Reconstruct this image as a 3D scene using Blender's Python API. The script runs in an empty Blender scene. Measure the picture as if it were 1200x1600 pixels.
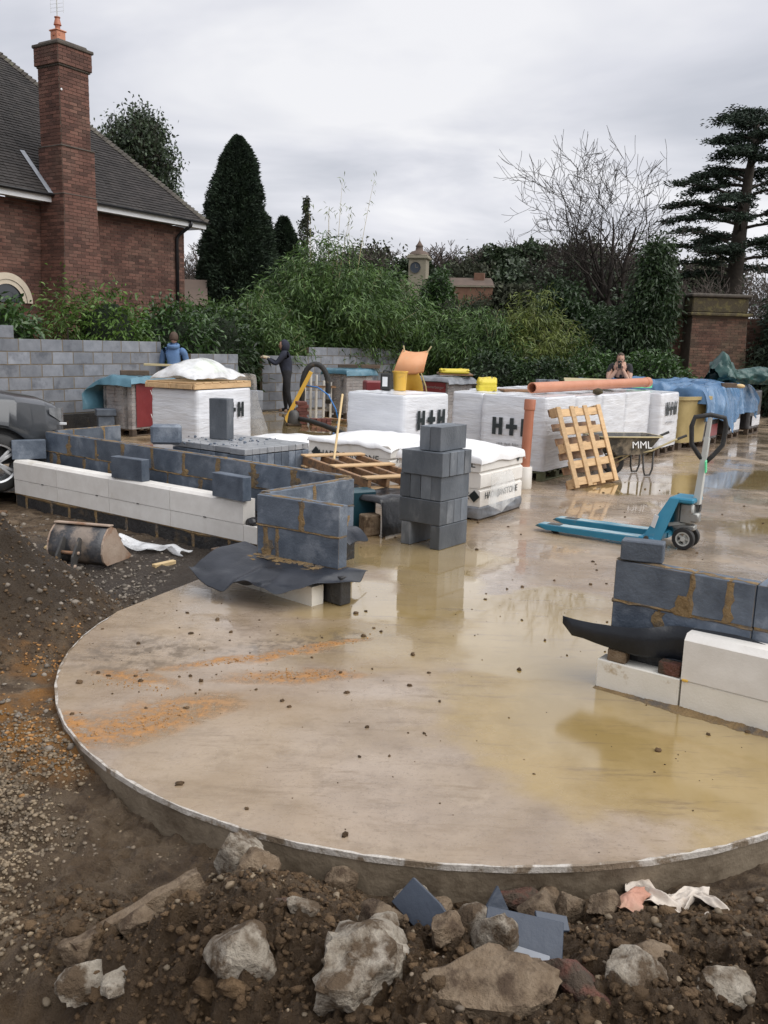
import bpy, bmesh, math, random
import numpy as np
from mathutils import Vector, Matrix

rnd = random.Random(7)
S = bpy.context.scene
COL = S.collection
R = math.radians

# ---------------------------------------------------------------- camera
cam_data = bpy.data.cameras.new("camera")
cam = bpy.data.objects.new("camera", cam_data)
COL.objects.link(cam)
PITCH, ROLL, EYE = 0.18992, 0.02806, 1.77
_f = Vector((0, math.cos(PITCH), -math.sin(PITCH)))
_u0 = Vector((0, math.sin(PITCH), math.cos(PITCH)))
_r0 = Vector((1, 0, 0))
_r = _r0 * math.cos(ROLL) + _u0 * math.sin(ROLL)
_u = _u0 * math.cos(ROLL) - _r0 * math.sin(ROLL)
cam.matrix_world = Matrix(((_r.x, _u.x, -_f.x, 0), (_r.y, _u.y, -_f.y, 0), (_r.z, _u.z, -_f.z, EYE), (0, 0, 0, 1)))
cam_data.sensor_fit = 'VERTICAL'
cam_data.sensor_height = 24
cam_data.lens = 24 * 1377.0 / 1600.0
cam_data.clip_start = 0.05
cam_data.clip_end = 2000
S.camera = cam
S.render.resolution_x, S.render.resolution_y = 768, 1024

# ---------------------------------------------------------------- sky and sun (overcast)
SUN_EL, SUN_AZ = R(52), R(115)      # azimuth clockwise from +Y: from the right, a little behind
world = bpy.data.worlds.new("World")
S.world = world
world.use_nodes = True
nt = world.node_tree
nt.nodes.clear()
N, K = nt.nodes.new, nt.links.new
out = N('ShaderNodeOutputWorld'); bg = N('ShaderNodeBackground'); bg.inputs[1].default_value = 0.1
sky = N('ShaderNodeTexSky'); sky.sky_type = 'NISHITA'; sky.sun_disc = False
sky.sun_elevation = SUN_EL; sky.sun_rotation = SUN_AZ; sky.air_density = 1.5; sky.dust_density = 3.0
tc = N('ShaderNodeTexCoord'); sep = N('ShaderNodeSeparateXYZ'); K(tc.outputs['Generated'], sep.inputs[0])
zc = N('ShaderNodeMath'); zc.operation = 'MAXIMUM'; K(sep.outputs[2], zc.inputs[0]); zc.inputs[1].default_value = 0.0
za = N('ShaderNodeMath'); za.operation = 'ADD'; K(zc.outputs[0], za.inputs[0]); za.inputs[1].default_value = 0.10
dx = N('ShaderNodeMath'); dx.operation = 'DIVIDE'; K(sep.outputs[0], dx.inputs[0]); K(za.outputs[0], dx.inputs[1])
dy = N('ShaderNodeMath'); dy.operation = 'DIVIDE'; K(sep.outputs[1], dy.inputs[0]); K(za.outputs[0], dy.inputs[1])
cmb = N('ShaderNodeCombineXYZ'); K(dx.outputs[0], cmb.inputs[0]); K(dy.outputs[0], cmb.inputs[1])
mp = N('ShaderNodeMapping'); mp.inputs['Scale'].default_value = (0.85, 1.0, 1); mp.inputs['Rotation'].default_value = (0, 0, 0.5)
mp.inputs['Location'].default_value = (3.1, 1.7, 0)
K(cmb.outputs[0], mp.inputs[0])
cn = N('ShaderNodeTexNoise'); cn.inputs['Scale'].default_value = 0.8; cn.inputs['Detail'].default_value = 5
cn.inputs['Roughness'].default_value = 0.52; cn.inputs['Distortion'].default_value = 0.5
K(mp.outputs[0], cn.inputs['Vector'])
cr = N('ShaderNodeValToRGB')
cr.color_ramp.elements[0].position = 0.34; cr.color_ramp.elements[0].color = (2.85, 2.92, 3.25, 1)
cr.color_ramp.elements[1].position = 0.64; cr.color_ramp.elements[1].color = (4.6, 4.56, 4.68, 1)
e = cr.color_ramp.elements.new(0.5); e.color = (3.75, 3.76, 4.05, 1)
K(cn.outputs['Fac'], cr.inputs[0])
# cloud gets thinner and brighter towards the horizon
hz = N('ShaderNodeMapRange'); hz.inputs[1].default_value = 0.0; hz.inputs[2].default_value = 0.22
hz.inputs[3].default_value = 1.22; hz.inputs[4].default_value = 1.0
K(zc.outputs[0], hz.inputs[0])
hv = N('ShaderNodeVectorMath'); hv.operation = 'SCALE'; K(cr.outputs[0], hv.inputs[0]); K(hz.outputs[0], hv.inputs['Scale'])
mixc = N('ShaderNodeMix'); mixc.data_type = 'RGBA'; mixc.inputs[0].default_value = 0.93
K(sky.outputs[0], mixc.inputs[6]); K(hv.outputs[0], mixc.inputs[7])
K(mixc.outputs[2], bg.inputs[0]); K(bg.outputs[0], out.inputs[0])

sun_data = bpy.data.lights.new("sun", 'SUN')
sun_data.energy = 1.5; sun_data.angle = R(75); sun_data.color = (1.0, 0.985, 0.96)
sun = bpy.data.objects.new("sun", sun_data); COL.objects.link(sun)
_d = Vector((math.sin(SUN_AZ) * math.cos(SUN_EL), math.cos(SUN_AZ) * math.cos(SUN_EL), math.sin(SUN_EL)))
sun.rotation_euler = _d.to_track_quat('Z', 'Y').to_euler()
sun.location = (0, 0, 30)

S.view_settings.view_transform = 'Standard'
S.view_settings.look = 'None'
S.view_settings.exposure = 1.0
S.view_settings.gamma = 1.0
S.view_settings.use_curve_mapping = False
S.render.engine = 'CYCLES'
S.cycles.use_denoising = True
S.cycles.max_bounces = 6
S.cycles.diffuse_bounces = 3
S.cycles.glossy_bounces = 3
S.cycles.transmission_bounces = 4
S.cycles.transparent_max_bounces = 6
S.cycles.caustics_reflective = False
S.cycles.caustics_refractive = False

# ---------------------------------------------------------------- mesh helpers
def chamfer(sx, sy, sz, b):
    """box centred on the origin with chamfered edges: 24 verts, 26 faces"""
    hx, hy, hz_ = sx / 2, sy / 2, sz / 2
    b = min(b, hx * .9, hy * .9, hz_ * .9)
    V, F, idx = [], [], {}
    for x in (-1, 1):
        for y in (-1, 1):
            for z in (-1, 1):
                for a in range(3):
                    p = [x * (hx - b), y * (hy - b), z * (hz_ - b)]
                    p[a] = (x * hx, y * hy, z * hz_)[a]
                    idx[(x, y, z, a)] = len(V); V.append(tuple(p))
    for a in range(3):
        o = [i for i in range(3) if i != a]
        for s in (-1, 1):
            q = []
            for (p1, p2) in ((-1, -1), (1, -1), (1, 1), (-1, 1)):
                k = [0, 0, 0]; k[a] = s; k[o[0]] = p1; k[o[1]] = p2
                q.append(idx[(*k, a)])
            F.append(q)
    for a in range(3):
        o = [i for i in range(3) if i != a]
        for s1 in (-1, 1):
            for s2 in (-1, 1):
                q = []
                for (end, ax) in ((-1, o[0]), (1, o[0]), (1, o[1]), (-1, o[1])):
                    k = [0, 0, 0]; k[a] = end; k[o[0]] = s1; k[o[1]] = s2
                    q.append(idx[(*k, ax)])
                F.append(q)
    for x in (-1, 1):
        for y in (-1, 1):
            for z in (-1, 1):
                F.append([idx[(x, y, z, a)] for a in range(3)])
    return V, F

BOXF = [(0, 3, 2, 1), (4, 5, 6, 7), (0, 1, 5, 4), (1, 2, 6, 5), (2, 3, 7, 6), (3, 0, 4, 7)]

def TR(loc=(0, 0, 0), rz=0, ry=0, rx=0):
    return Matrix.Translation(loc) @ Matrix.Rotation(rz, 4, 'Z') @ Matrix.Rotation(ry, 4, 'Y') @ Matrix.Rotation(rx, 4, 'X')

class MB:
    def __init__(s):
        s.V, s.F, s.I = [], [], []
    def add(s, V, F, mi=0, M=None):
        o = len(s.V)
        if M is not None:
            V = [tuple(M @ Vector(v)) for v in V]
        s.V += [tuple(v) for v in V]
        s.F += [tuple(o + i for i in f) for f in F]
        s.I += [mi] * len(F)
        return s
    def box(s, c, d, mi=0, M=None, b=0.0, rz=0, ry=0, rx=0):
        T = TR(c, rz, ry, rx)
        if M is not None:
            T = M @ T
        if b > 0:
            V, F = chamfer(*d, b)
        else:
            x, y, z = d[0] / 2, d[1] / 2, d[2] / 2
            V = [(-x, -y, -z), (x, -y, -z), (x, y, -z), (-x, y, -z), (-x, -y, z), (x, -y, z), (x, y, z), (-x, y, z)]
            F = BOXF
        return s.add(V, F, mi, T)
    def tube(s, pts, r, n=8, mi=0, cap=True, M=None):
        pts = [Vector(p) for p in pts]
        rs = r if isinstance(r, (list, tuple)) else [r] * len(pts)
        V, F = [], []
        up = None
        for i, p in enumerate(pts):
            t = (pts[min(i + 1, len(pts) - 1)] - pts[max(i - 1, 0)])
            if t.length < 1e-9: t = Vector((0, 0, 1))
            t.normalize()
            if up is None:
                up = Vector((0, 0, 1)) if abs(t.z) < .9 else Vector((1, 0, 0))
            a = t.cross(up)
            if a.length < 1e-6: a = t.cross(Vector((0, 1, 0)))
            a.normalize(); b = a.cross(t); up = b
            for k in range(n):
                an = 2 * math.pi * k / n
                V.append(tuple(p + (a * math.cos(an) + b * math.sin(an)) * rs[i]))
        for i in range(len(pts) - 1):
            for k in range(n):
                F.append((i * n + k, i * n + (k + 1) % n, (i + 1) * n + (k + 1) % n, (i + 1) * n + k))
        if cap:
            F.append(tuple(range(n))[::-1]); F.append(tuple((len(pts) - 1) * n + k for k in range(n)))
        return s.add(V, F, mi, M)
    def lathe(s, prof, n=20, mi=0, M=None):
        V, F = [], []
        for (r, z) in prof:
            for k in range(n):
                a = 2 * math.pi * k / n
                V.append((r * math.cos(a), r * math.sin(a), z))
        for i in range(len(prof) - 1):
            for k in range(n):
                F.append((i * n + k, i * n + (k + 1) % n, (i + 1) * n + (k + 1) % n, (i + 1) * n + k))
        return s.add(V, F, mi, M)
    def prism(s, poly, z0, z1, mi=0, M=None):
        n = len(poly)
        V = [(p[0], p[1], z0) for p in poly] + [(p[0], p[1], z1) for p in poly]
        F = [tuple(range(n))[::-1], tuple(range(n, 2 * n))] + [(i, (i + 1) % n, n + (i + 1) % n, n + i) for i in range(n)]
        return s.add(V, F, mi, M)
    def grid(s, P, mi=0, M=None, closed=False):
        """P: 2-d list of points"""
        a, b = len(P), len(P[0])
        V = [tuple(p) for row in P for p in row]
        F = []
        for i in range(a - 1):
            for j in range(b - (0 if closed else 1)):
                F.append((i * b + j, i * b + (j + 1) % b, (i + 1) * b + (j + 1) % b, (i + 1) * b + j))
        return s.add(V, F, mi, M)
    def mesh(s, name, mats, smooth=False):
        me = bpy.data.meshes.new(name)
        me.from_pydata(s.V, [], s.F)
        for m in (mats if isinstance(mats, (list, tuple)) else [mats]):
            me.materials.append(m)
        if any(s.I):
            me.polygons.foreach_set('material_index', s.I)
        if smooth:
            me.polygons.foreach_set('use_smooth', [True] * len(me.polygons))
        bm = bmesh.new(); bm.from_mesh(me); bmesh.ops.recalc_face_normals(bm, faces=bm.faces); bm.to_mesh(me); bm.free()
        me.update()
        return me
    def build(s, name, mats, parent=None, smooth=False, loc=(0, 0, 0), rz=0, sharp=None):
        me = s.mesh(name, mats, smooth)
        if sharp is not None:
            me.set_sharp_from_angle(angle=R(sharp))
        return place(name, me, parent, loc, rz)

def place(name, me, parent=None, loc=(0, 0, 0), rz=0):
    o = bpy.data.objects.new(name, me)
    COL.objects.link(o)
    o.location = loc
    o.rotation_euler = (0, 0, rz)
    if parent is not None: o.parent = parent
    return o

def tag(o, label, cat=None, group=None, kind=None):
    o['label'] = label
    if cat: o['category'] = cat
    if group: o['group'] = group
    if kind: o['kind'] = kind
    return o

def thing(name, label, cat, loc=(0, 0, 0), rz=0, group=None):
    o = bpy.data.objects.new(name, None)
    COL.objects.link(o)
    o.empty_display_size = .1
    o.location = loc; o.rotation_euler = (0, 0, rz)
    return tag(o, label, cat, group, 'thing')

def copy_tree(o, parent=None):
    c = o.copy(); COL.objects.link(c); c.parent = parent
    for ch in list(o.children): copy_tree(ch, c)
    return c

def np_mesh(name, V, F, mat, smooth=False):
    """V (n,3), F (m,k) numpy arrays"""
    me = bpy.data.meshes.new(name)
    V = np.asarray(V, np.float32); F = np.asarray(F, np.int32)
    k = F.shape[1]
    me.vertices.add(len(V)); me.vertices.foreach_set('co', V.ravel())
    me.loops.add(F.size); me.loops.foreach_set('vertex_index', F.ravel())
    me.polygons.add(len(F))
    me.polygons.foreach_set('loop_start', np.arange(0, F.size, k, dtype=np.int32))
    if smooth: me.polygons.foreach_set('use_smooth', np.ones(len(F), bool))
    for m in (mat if isinstance(mat, (list, tuple)) else [mat]): me.materials.append(m)
    me.update(calc_edges=True)
    return me

# value noise on numpy arrays
def _hash(i, j, k, s):
    n = (i * 374761393 + j * 668265263 + k * 2147483647 + s * 1274126177) & 0xffffffff
    n = ((n ^ (n >> 13)) * 1274126177) & 0xffffffff
    n = n ^ (n >> 16)
    return (n & 0xffff) / 65535.0

def vnoise(x, y, z=None, seed=0):
    x = np.asarray(x, float); y = np.asarray(y, float)
    z = np.zeros_like(x) if z is None else np.asarray(z, float)
    xi, yi, zi = np.floor(x).astype(np.int64), np.floor(y).astype(np.int64), np.floor(z).astype(np.int64)
    fx, fy, fz = x - xi, y - yi, z - zi
    fx, fy, fz = fx * fx * (3 - 2 * fx), fy * fy * (3 - 2 * fy), fz * fz * (3 - 2 * fz)
    r = 0
    for a in (0, 1):
        for b in (0, 1):
            for c in (0, 1):
                w = (fx if a else 1 - fx) * (fy if b else 1 - fy) * (fz if c else 1 - fz)
                r = r + w * _hash(xi + a, yi + b, zi + c, seed)
    return r * 2 - 1

def fbm(x, y, z=None, o=4, seed=0, gain=.5):
    r, a = 0, 1.0
    for i in range(o):
        k = 2.03 ** i
        r = r + a * vnoise(np.asarray(x) * k + 11.3 * i, np.asarray(y) * k - 7.1 * i, None if z is None else np.asarray(z) * k, seed + i)
        a *= gain
    return r

def sstep(a, b, x):
    t = np.clip((x - a) / (b - a), 0, 1)
    return t * t * (3 - 2 * t)

# ---------------------------------------------------------------- material helpers
def mat(name, c1, c2=None, scale=5, rough=.7, bump=0.0, bscale=40, spec=.5, var=0.0, isl=0.0, c3=None, s3=1.5, f3=(.5, .62), metal=0.0,
        rough2=None, stretch=None, coat=0.0, detail=5, trans=0.0, dist=.02):
    m = bpy.data.materials.new(name); m.use_nodes = True
    t = m.node_tree; n = t.nodes; L = t.links.new
    b = n['Principled BSDF']
    b.inputs['Roughness'].default_value = rough
    b.inputs['Specular IOR Level'].default_value = spec
    b.inputs['Metallic'].default_value = metal
    if coat: b.inputs['Coat Weight'].default_value = coat; b.inputs['Coat Roughness'].default_value = .08
    c2 = c2 or c1
    tcn = n.new('ShaderNodeTexCoord'); src = tcn.outputs['Object']
    # per-object offset so that copies do not share their stains
    oi = n.new('ShaderNodeObjectInfo')
    ad = n.new('ShaderNodeVectorMath'); ad.operation = 'ADD'
    sc = n.new('ShaderNodeMath'); sc.operation = 'MULTIPLY'; sc.inputs[1].default_value = 37.0
    L(oi.outputs['Random'], sc.inputs[0]); L(src, ad.inputs[0]); L(sc.outputs[0], ad.inputs[1]); src = ad.outputs[0]
    if stretch:
        mpn = n.new('ShaderNodeMapping'); mpn.inputs['Scale'].default_value = stretch; L(src, mpn.inputs[0]); src = mpn.outputs[0]
    nz = n.new('ShaderNodeTexNoise'); nz.inputs['Scale'].default_value = scale; nz.inputs['Detail'].default_value = detail
    nz.inputs['Roughness'].default_value = .6
    L(src, nz.inputs['Vector'])
    rp = n.new('ShaderNodeMapRange'); rp.inputs[1].default_value = .32; rp.inputs[2].default_value = .68; L(nz.outputs['Fac'], rp.inputs[0])
    mx = n.new('ShaderNodeMix'); mx.data_type = 'RGBA'; L(rp.outputs[0], mx.inputs[0])
    mx.inputs[6].default_value = (*c1, 1); mx.inputs[7].default_value = (*c2, 1); col = mx.outputs[2]
    if c3:
        n3 = n.new('ShaderNodeTexNoise'); n3.inputs['Scale'].default_value = s3; n3.inputs['Detail'].default_value = 6; n3.inputs['Roughness'].default_value = .65
        L(src, n3.inputs['Vector'])
        r3 = n.new('ShaderNodeMapRange'); r3.inputs[1].default_value = f3[0]; r3.inputs[2].default_value = f3[1]; L(n3.outputs['Fac'], r3.inputs[0])
        m3 = n.new('ShaderNodeMix'); m3.data_type = 'RGBA'; L(r3.outputs[0], m3.inputs[0]); L(col, m3.inputs[6]); m3.inputs[7].default_value = (*c3, 1); col = m3.outputs[2]
    if var or isl:
        h = n.new('ShaderNodeHueSaturation'); L(col, h.inputs['Color']); val = None
        def vary(sock, amt):
            r = n.new('ShaderNodeMapRange'); r.inputs[3].default_value = 1 - amt; r.inputs[4].default_value = 1 + amt; L(sock, r.inputs[0]); return r.outputs[0]
        if var: val = vary(oi.outputs['Random'], var)
        if isl:
            ge = n.new('ShaderNodeNewGeometry'); v2 = vary(ge.outputs['Random Per Island'], isl)
            if val is None: val = v2
            else:
                mm = n.new('ShaderNodeMath'); mm.operation = 'MULTIPLY'; L(val, mm.inputs[0]); L(v2, mm.inputs[1]); val = mm.outputs[0]
        L(val, h.inputs['Value']); col = h.outputs[0]
    L(col, b.inputs['Base Color'])
    if rough2 is not None:
        rr = n.new('ShaderNodeMapRange'); rr.inputs[1].default_value = .35; rr.inputs[2].default_value = .65
        rr.inputs[3].default_value = rough; rr.inputs[4].default_value = rough2; L(nz.outputs['Fac'], rr.inputs[0]); L(rr.outputs[0], b.inputs['Roughness'])
    if bump:
        bn = n.new('ShaderNodeTexNoise'); bn.inputs['Scale'].default_value = bscale; bn.inputs['Detail'].default_value = 6; bn.inputs['Roughness'].default_value = .6
        L(src, bn.inputs['Vector'])
        bu = n.new('ShaderNodeBump'); bu.inputs['Strength'].default_value = bump; bu.inputs['Distance'].default_value = dist
        L(bn.outputs['Fac'], bu.inputs['Height']); L(bu.outputs[0], b.inputs['Normal'])
    if trans:
        tr = n.new('ShaderNodeBsdfTranslucent'); L(col, tr.inputs[0]); ms = n.new('ShaderNodeMixShader'); ms.inputs[0].default_value = trans
        L(b.outputs[0], ms.inputs[1]); L(tr.outputs[0], ms.inputs[2]); L(ms.outputs[0], n['Material Output'].inputs[0])
    return m

def film(name, col, alpha, rough=.25):
    """thin clear plastic sheet"""
    m = bpy.data.materials.new(name); m.use_nodes = True
    t = m.node_tree; n = t.nodes; L = t.links.new; b = n['Principled BSDF']
    b.inputs['Base Color'].default_value = (*col, 1); b.inputs['Roughness'].default_value = rough
    tr = n.new('ShaderNodeBsdfTransparent'); ms = n.new('ShaderNodeMixShader')
    nz = n.new('ShaderNodeTexNoise'); nz.inputs['Scale'].default_value = 6; nz.inputs['Detail'].default_value = 5
    r = n.new('ShaderNodeMapRange'); r.inputs[1].default_value = .3; r.inputs[2].default_value = .7
    r.inputs[3].default_value = max(0, alpha - .25); r.inputs[4].default_value = min(1, alpha + .25)
    tcn = n.new('ShaderNodeTexCoord'); L(tcn.outputs['Object'], nz.inputs['Vector']); L(nz.outputs['Fac'], r.inputs[0])
    L(r.outputs[0], ms.inputs[0]); L(tr.outputs[0], ms.inputs[1]); L(b.outputs[0], ms.inputs[2]); L(ms.outputs[0], n['Material Output'].inputs[0])
    return m

MT = {}
MT['block_front'] = mat('block_front', (.062, .080, .108), (.130, .158, .198), 6, .34, .3, 60, var=.28, c3=(.235, .262, .30), s3=3, f3=(.55, .74), rough2=.55)
MT['block_rear'] = mat('block_rear', (.15, .163, .187), (.225, .24, .268), 5, .75, .25, 60, var=.26, c3=(.095, .105, .125), s3=2.2, f3=(.56, .7))
MT['block_stack'] = mat('block_stack', (.092, .106, .124), (.168, .186, .210), 5, .5, .25, 60, var=.42, c3=(.30, .315, .335), s3=2.5, f3=(.57, .72), stretch=(1, 1, .5))
MT['mortar'] = mat('mortar', (.175, .112, .048), (.29, .195, .09), 11, .8, .9, 40, c3=(.12, .10, .08), s3=7, f3=(.46, .6))
MT['mortar_rear'] = mat('mortar_rear', (.15, .12, .08), (.23, .185, .125), 10, .9, .5, 60)
MT['cast_stone'] = mat('cast_stone', (.70, .67, .62), (.80, .775, .73), 7, .7, .12, 90, var=.04, c3=(.60, .56, .48), s3=2.5, f3=(.62, .75))
MT['cast_stone_dirty'] = mat('cast_stone_dirty', (.72, .69, .61), (.80, .77, .70), 6, .65, .15, 90, c3=(.42, .31, .17), s3=7, f3=(.60, .70))
MT['bitumen'] = mat('bitumen', (.018, .018, .020), (.04, .038, .036), 9, .45, .6, 30, c3=(.13, .095, .055), s3=4, f3=(.60, .75))
MT['dpc_black'] = mat('dpc_black', (.010, .012, .016), (.020, .023, .029), 5, .34, .3, 9, spec=.35, c3=(.06, .055, .05), s3=9, f3=(.66, .76))
MT['dpc'] = mat('dpc', (.016, .019, .025), (.034, .038, .048), 4, .26, .45, 7, spec=.38, rough2=.42, c3=(.14, .12, .10), s3=9, f3=(.66, .74))
MT['black_plastic'] = mat('black_plastic', (.012, .012, .014), (.03, .03, .032), 6, .22, .3, 12, c3=(.25, .25, .25), s3=5, f3=(.66, .8))
MT['white_wrap'] = mat('white_wrap', (.74, .755, .785), (.62, .635, .67), 2.5, .26, .45, 7, stretch=(.6, .6, 3.6), rough2=.16, dist=.03, c3=(.50, .46, .40), s3=.9, f3=(.66, .8))
MT['white_sheet'] = mat('white_sheet', (.86, .86, .86), (.80, .80, .80), 3, .3, .35, 9, dist=.03)
MT['print_black'] = mat('print_black', (.012, .018, .02), (.02, .028, .03), 9, .4)
MT['print_grey'] = mat('print_grey', (.30, .31, .33), None, 9, .5)
MT['wood_pallet'] = mat('wood_pallet', (.46, .30, .155), (.58, .40, .22), 5, .75, .3, 30, var=.2, stretch=(1, 6, 6), c3=(.28, .19, .11), s3=3, f3=(.56, .74))
MT['wood_wet'] = mat('wood_wet', (.20, .105, .05), (.31, .18, .09), 5, .5, .3, 30, var=.3, stretch=(1, 6, 6), c3=(.12, .08, .05), s3=3)
MT['wood_dark'] = mat('wood_dark', (.055, .038, .026), (.11, .075, .05), 5, .7, .4, 30, var=.2)
MT['wood_pale'] = mat('wood_pale', (.55, .40, .20), (.66, .50, .28), 6, .7, .2, 30, var=.12)
MT['wood_ply'] = mat('wood_ply', (.44, .37, .20), (.52, .45, .27), 4, .6, .15, 30, var=.1)
MT['blue_tarp'] = mat('blue_tarp', (.055, .135, .26), (.10, .20, .34), 2.5, .32, .5, 4, rough2=.22, c3=(.20, .30, .43), s3=3, f3=(.6, .8), dist=.05)
MT['teal_tarp'] = mat('teal_tarp', (.055, .14, .19), (.10, .21, .27), 2.5, .38, .5, 5, c3=(.22, .32, .38), s3=4, f3=(.6, .8), dist=.04)
MT['green_tarp'] = mat('green_tarp', (.012, .050, .045), (.03, .085, .075), 2.5, .35, .5, 5, c3=(.13, .20, .19), s3=5, f3=(.62, .8), dist=.04)
MT['grey_sheet'] = mat('grey_sheet', (.10, .11, .125), (.25, .26, .28), 4, .3, .5, 6, dist=.04)
MT['pack_brick'] = mat('pack_brick', (.21, .185, .175), (.30, .265, .25), 8, .7, .3, 40, var=.22)
MT['red_label'] = mat('red_label', (.15, .018, .022), (.20, .032, .034), 3, .35, .2, 8)
MT['terracotta'] = mat('terracotta', (.47, .19, .105), (.55, .25, .15), 3, .45, .1, 20, c3=(.40, .24, .17), s3=2.5, f3=(.58, .75))
MT['terracotta_d'] = mat('terracotta_d', (.36, .125, .065), (.42, .17, .10), 3, .5, .1, 20, c3=(.48, .32, .25), s3=4, f3=(.64, .78))
MT['white_plastic'] = mat('white_plastic', (.78, .76, .72), (.70, .67, .60), 5, .4, c3=(.50, .38, .22), s3=6, f3=(.66, .78))
MT['yellow'] = mat('yellow', (.62, .36, .045), (.70, .43, .07), 4, .45, c3=(.40, .25, .08), s3=5, f3=(.62, .76))
MT['tub_yellow'] = mat('tub_yellow', (.33, .255, .105), (.42, .33, .15), 4, .5, c3=(.30, .23, .11), s3=3, f3=(.56, .75))
MT['bag_yellow'] = mat('bag_yellow', (.70, .58, .05), (.62, .48, .05), 5, .4, .3, 14, c3=(.06, .06, .05), s3=9, f3=(.64, .68))
MT['orange'] = mat('orange', (.62, .27, .11), (.68, .34, .17), 3, .45, c3=(.55, .38, .22), s3=4, f3=(.58, .75))
MT['blue_paint'] = mat('blue_paint', (.022, .19, .31), (.035, .235, .36), 4, .35, .05, 30, c3=(.16, .22, .24), s3=9, f3=(.62, .76))
MT['blue_worn'] = mat('blue_worn', (.30, .42, .45), (.42, .49, .50), 5, .5, .1, 30, stretch=(.5, 4, 4), c3=(.035, .20, .29), s3=5, f3=(.48, .62))
MT['steel'] = mat('steel', (.26, .26, .25), (.36, .36, .34), 6, .45, .1, 40, metal=.6, c3=(.20, .14, .09), s3=6, f3=(.6, .75))
MT['steel_pale'] = mat('steel_pale', (.48, .49, .46), (.55, .56, .53), 5, .4, c3=(.35, .32, .27), s3=5, f3=(.62, .78))
MT['dark_metal'] = mat('dark_metal', (.035, .035, .035), (.07, .065, .06), 7, .5, .2, 40, c3=(.16, .12, .08), s3=7, f3=(.6, .74))
MT['rubber'] = mat('rubber', (.018, .018, .018), (.03, .03, .03), 6, .7, .2, 40, c3=(.16, .12, .08), s3=6, f3=(.62, .76))
MT['bucket_metal'] = mat('bucket_metal', (.035, .037, .041), (.085, .085, .09), 7, .36, .3, 30, c3=(.27, .22, .18), s3=5, f3=(.46, .6), metal=.2)
MT['bucket_worn'] = mat('bucket_worn', (.32, .23, .17), (.42, .33, .26), 5, .6, .3, 25, c3=(.25, .13, .07), s3=4)
MT['van_paint'] = mat('van_paint', (.040, .044, .049), (.05, .054, .06), 2, .28, coat=.6, c3=(.075, .07, .065), s3=3, f3=(.6, .8))
MT['alloy'] = mat('alloy', (.55, .56, .57), None, 3, .3, metal=.5)
MT['lamp_glass'] = mat('lamp_glass', (.10, .105, .11), (.22, .23, .24), 9, .06, spec=.8)
MT['pack_film'] = film('pack_film', (.5, .5, .5), .26, .2)
MT['window_glass'] = mat('window_glass', (.03, .035, .04), None, 3, .06, spec=.8)
MT['cloth_navy'] = mat('cloth_navy', (.016, .018, .030), (.026, .030, .048), 6, .9, .4, 14)
MT['cloth_blue'] = mat('cloth_blue', (.075, .14, .27), (.11, .20, .36), 6, .85, .5, 12)
MT['cloth_black'] = mat('cloth_black', (.014, .014, .016), (.025, .025, .028), 6, .9, .4, 14)
MT['skin'] = mat('skin', (.46, .27, .19), (.52, .31, .22), 6, .5)
MT['hair'] = mat('hair', (.045, .028, .018), (.09, .055, .035), 30, .7, .6, 60)
MT['glove'] = mat('glove', (.52, .46, .33), (.40, .34, .24), 9, .8)
MT['green_plastic'] = mat('green_plastic', (.10, .62, .28), (.14, .70, .36), 4, .4)
MT['blue_pipe'] = mat('blue_pipe', (.04, .20, .55), None, 4, .4)
MT['soil'] = mat('soil', (.080, .050, .027), (.145, .095, .053), 9, .7, 1.0, 70, isl=.38, c3=(.125, .088, .056), s3=5, f3=(.58, .75), spec=.18)
MT['rubble'] = mat('rubble', (.24, .203, .155), (.42, .375, .31), 9, .85, .9, 40, c3=(.098, .067, .041), s3=5.0, f3=(.44, .57), dist=.02, stretch=(2, 2, 2), spec=.3)
MT['rubble_brown'] = mat('rubble_brown', (.14, .098, .062), (.23, .175, .12), 9, .8, .8, 40, c3=(.075, .05, .032), s3=6, f3=(.48, .62), var=.2, dist=.02, stretch=(2, 2, 2), spec=.25)
MT['rubble_red'] = mat('rubble_red', (.105, .04, .028), (.16, .065, .042), 9, .8, .9, 30, c3=(.075, .052, .034), s3=6, f3=(.44, .58), dist=.03, stretch=(2, 2, 2))
MT['slate'] = mat('slate', (.030, .040, .060), (.048, .062, .088), 5, .45, .15, 30, var=.15, c3=(.15, .15, .15), s3=4, f3=(.62, .74))
MT['rag'] = mat('rag', (.62, .56, .49), (.50, .43, .36), 6, .7, .5, 20, c3=(.40, .28, .19), s3=5, f3=(.55, .7))
MT['rag_pink'] = mat('rag_pink', (.42, .19, .125), (.50, .29, .215), 5, .6, .5, 20, c3=(.30, .18, .11), s3=5, f3=(.55, .7))
MT['clear_film'] = film('clear_film', (.74, .74, .72), .28, .15)
MT['milky_film'] = film('milky_film', (.84, .85, .86), .56, .22)
MT['hiviz'] = mat('hiviz', (.62, .85, .22), None, 4, .6)
MT['house_brick'] = mat('house_brick', (.098, .045, .033), (.138, .064, .046), 2.2, .85, .4, 60, isl=.42, c3=(.13, .075, .055), s3=1.1, f3=(.5, .7))
MT['house_mortar'] = mat('house_mortar', (.13, .095, .075), (.16, .12, .095), 6, .9)
MT['roof_tile'] = mat('roof_tile', (.020, .017, .016), (.034, .029, .027), 2.5, .8, .4, 50, isl=.32, c3=(.055, .052, .036), s3=1.4, f3=(.62, .76))
MT['hip_tile'] = mat('hip_tile', (.055, .047, .042), (.09, .08, .065), 5, .85, .4, 40, var=.2, c3=(.14, .14, .09), s3=6, f3=(.55, .7))
MT['fascia'] = mat('fascia', (.74, .75, .76), (.68, .69, .70), 4, .5)
MT['soffit'] = mat('soffit', (.58, .60, .60), None, 4, .6)
MT['gutter'] = mat('gutter', (.014, .014, .016), None, 4, .35)
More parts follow.
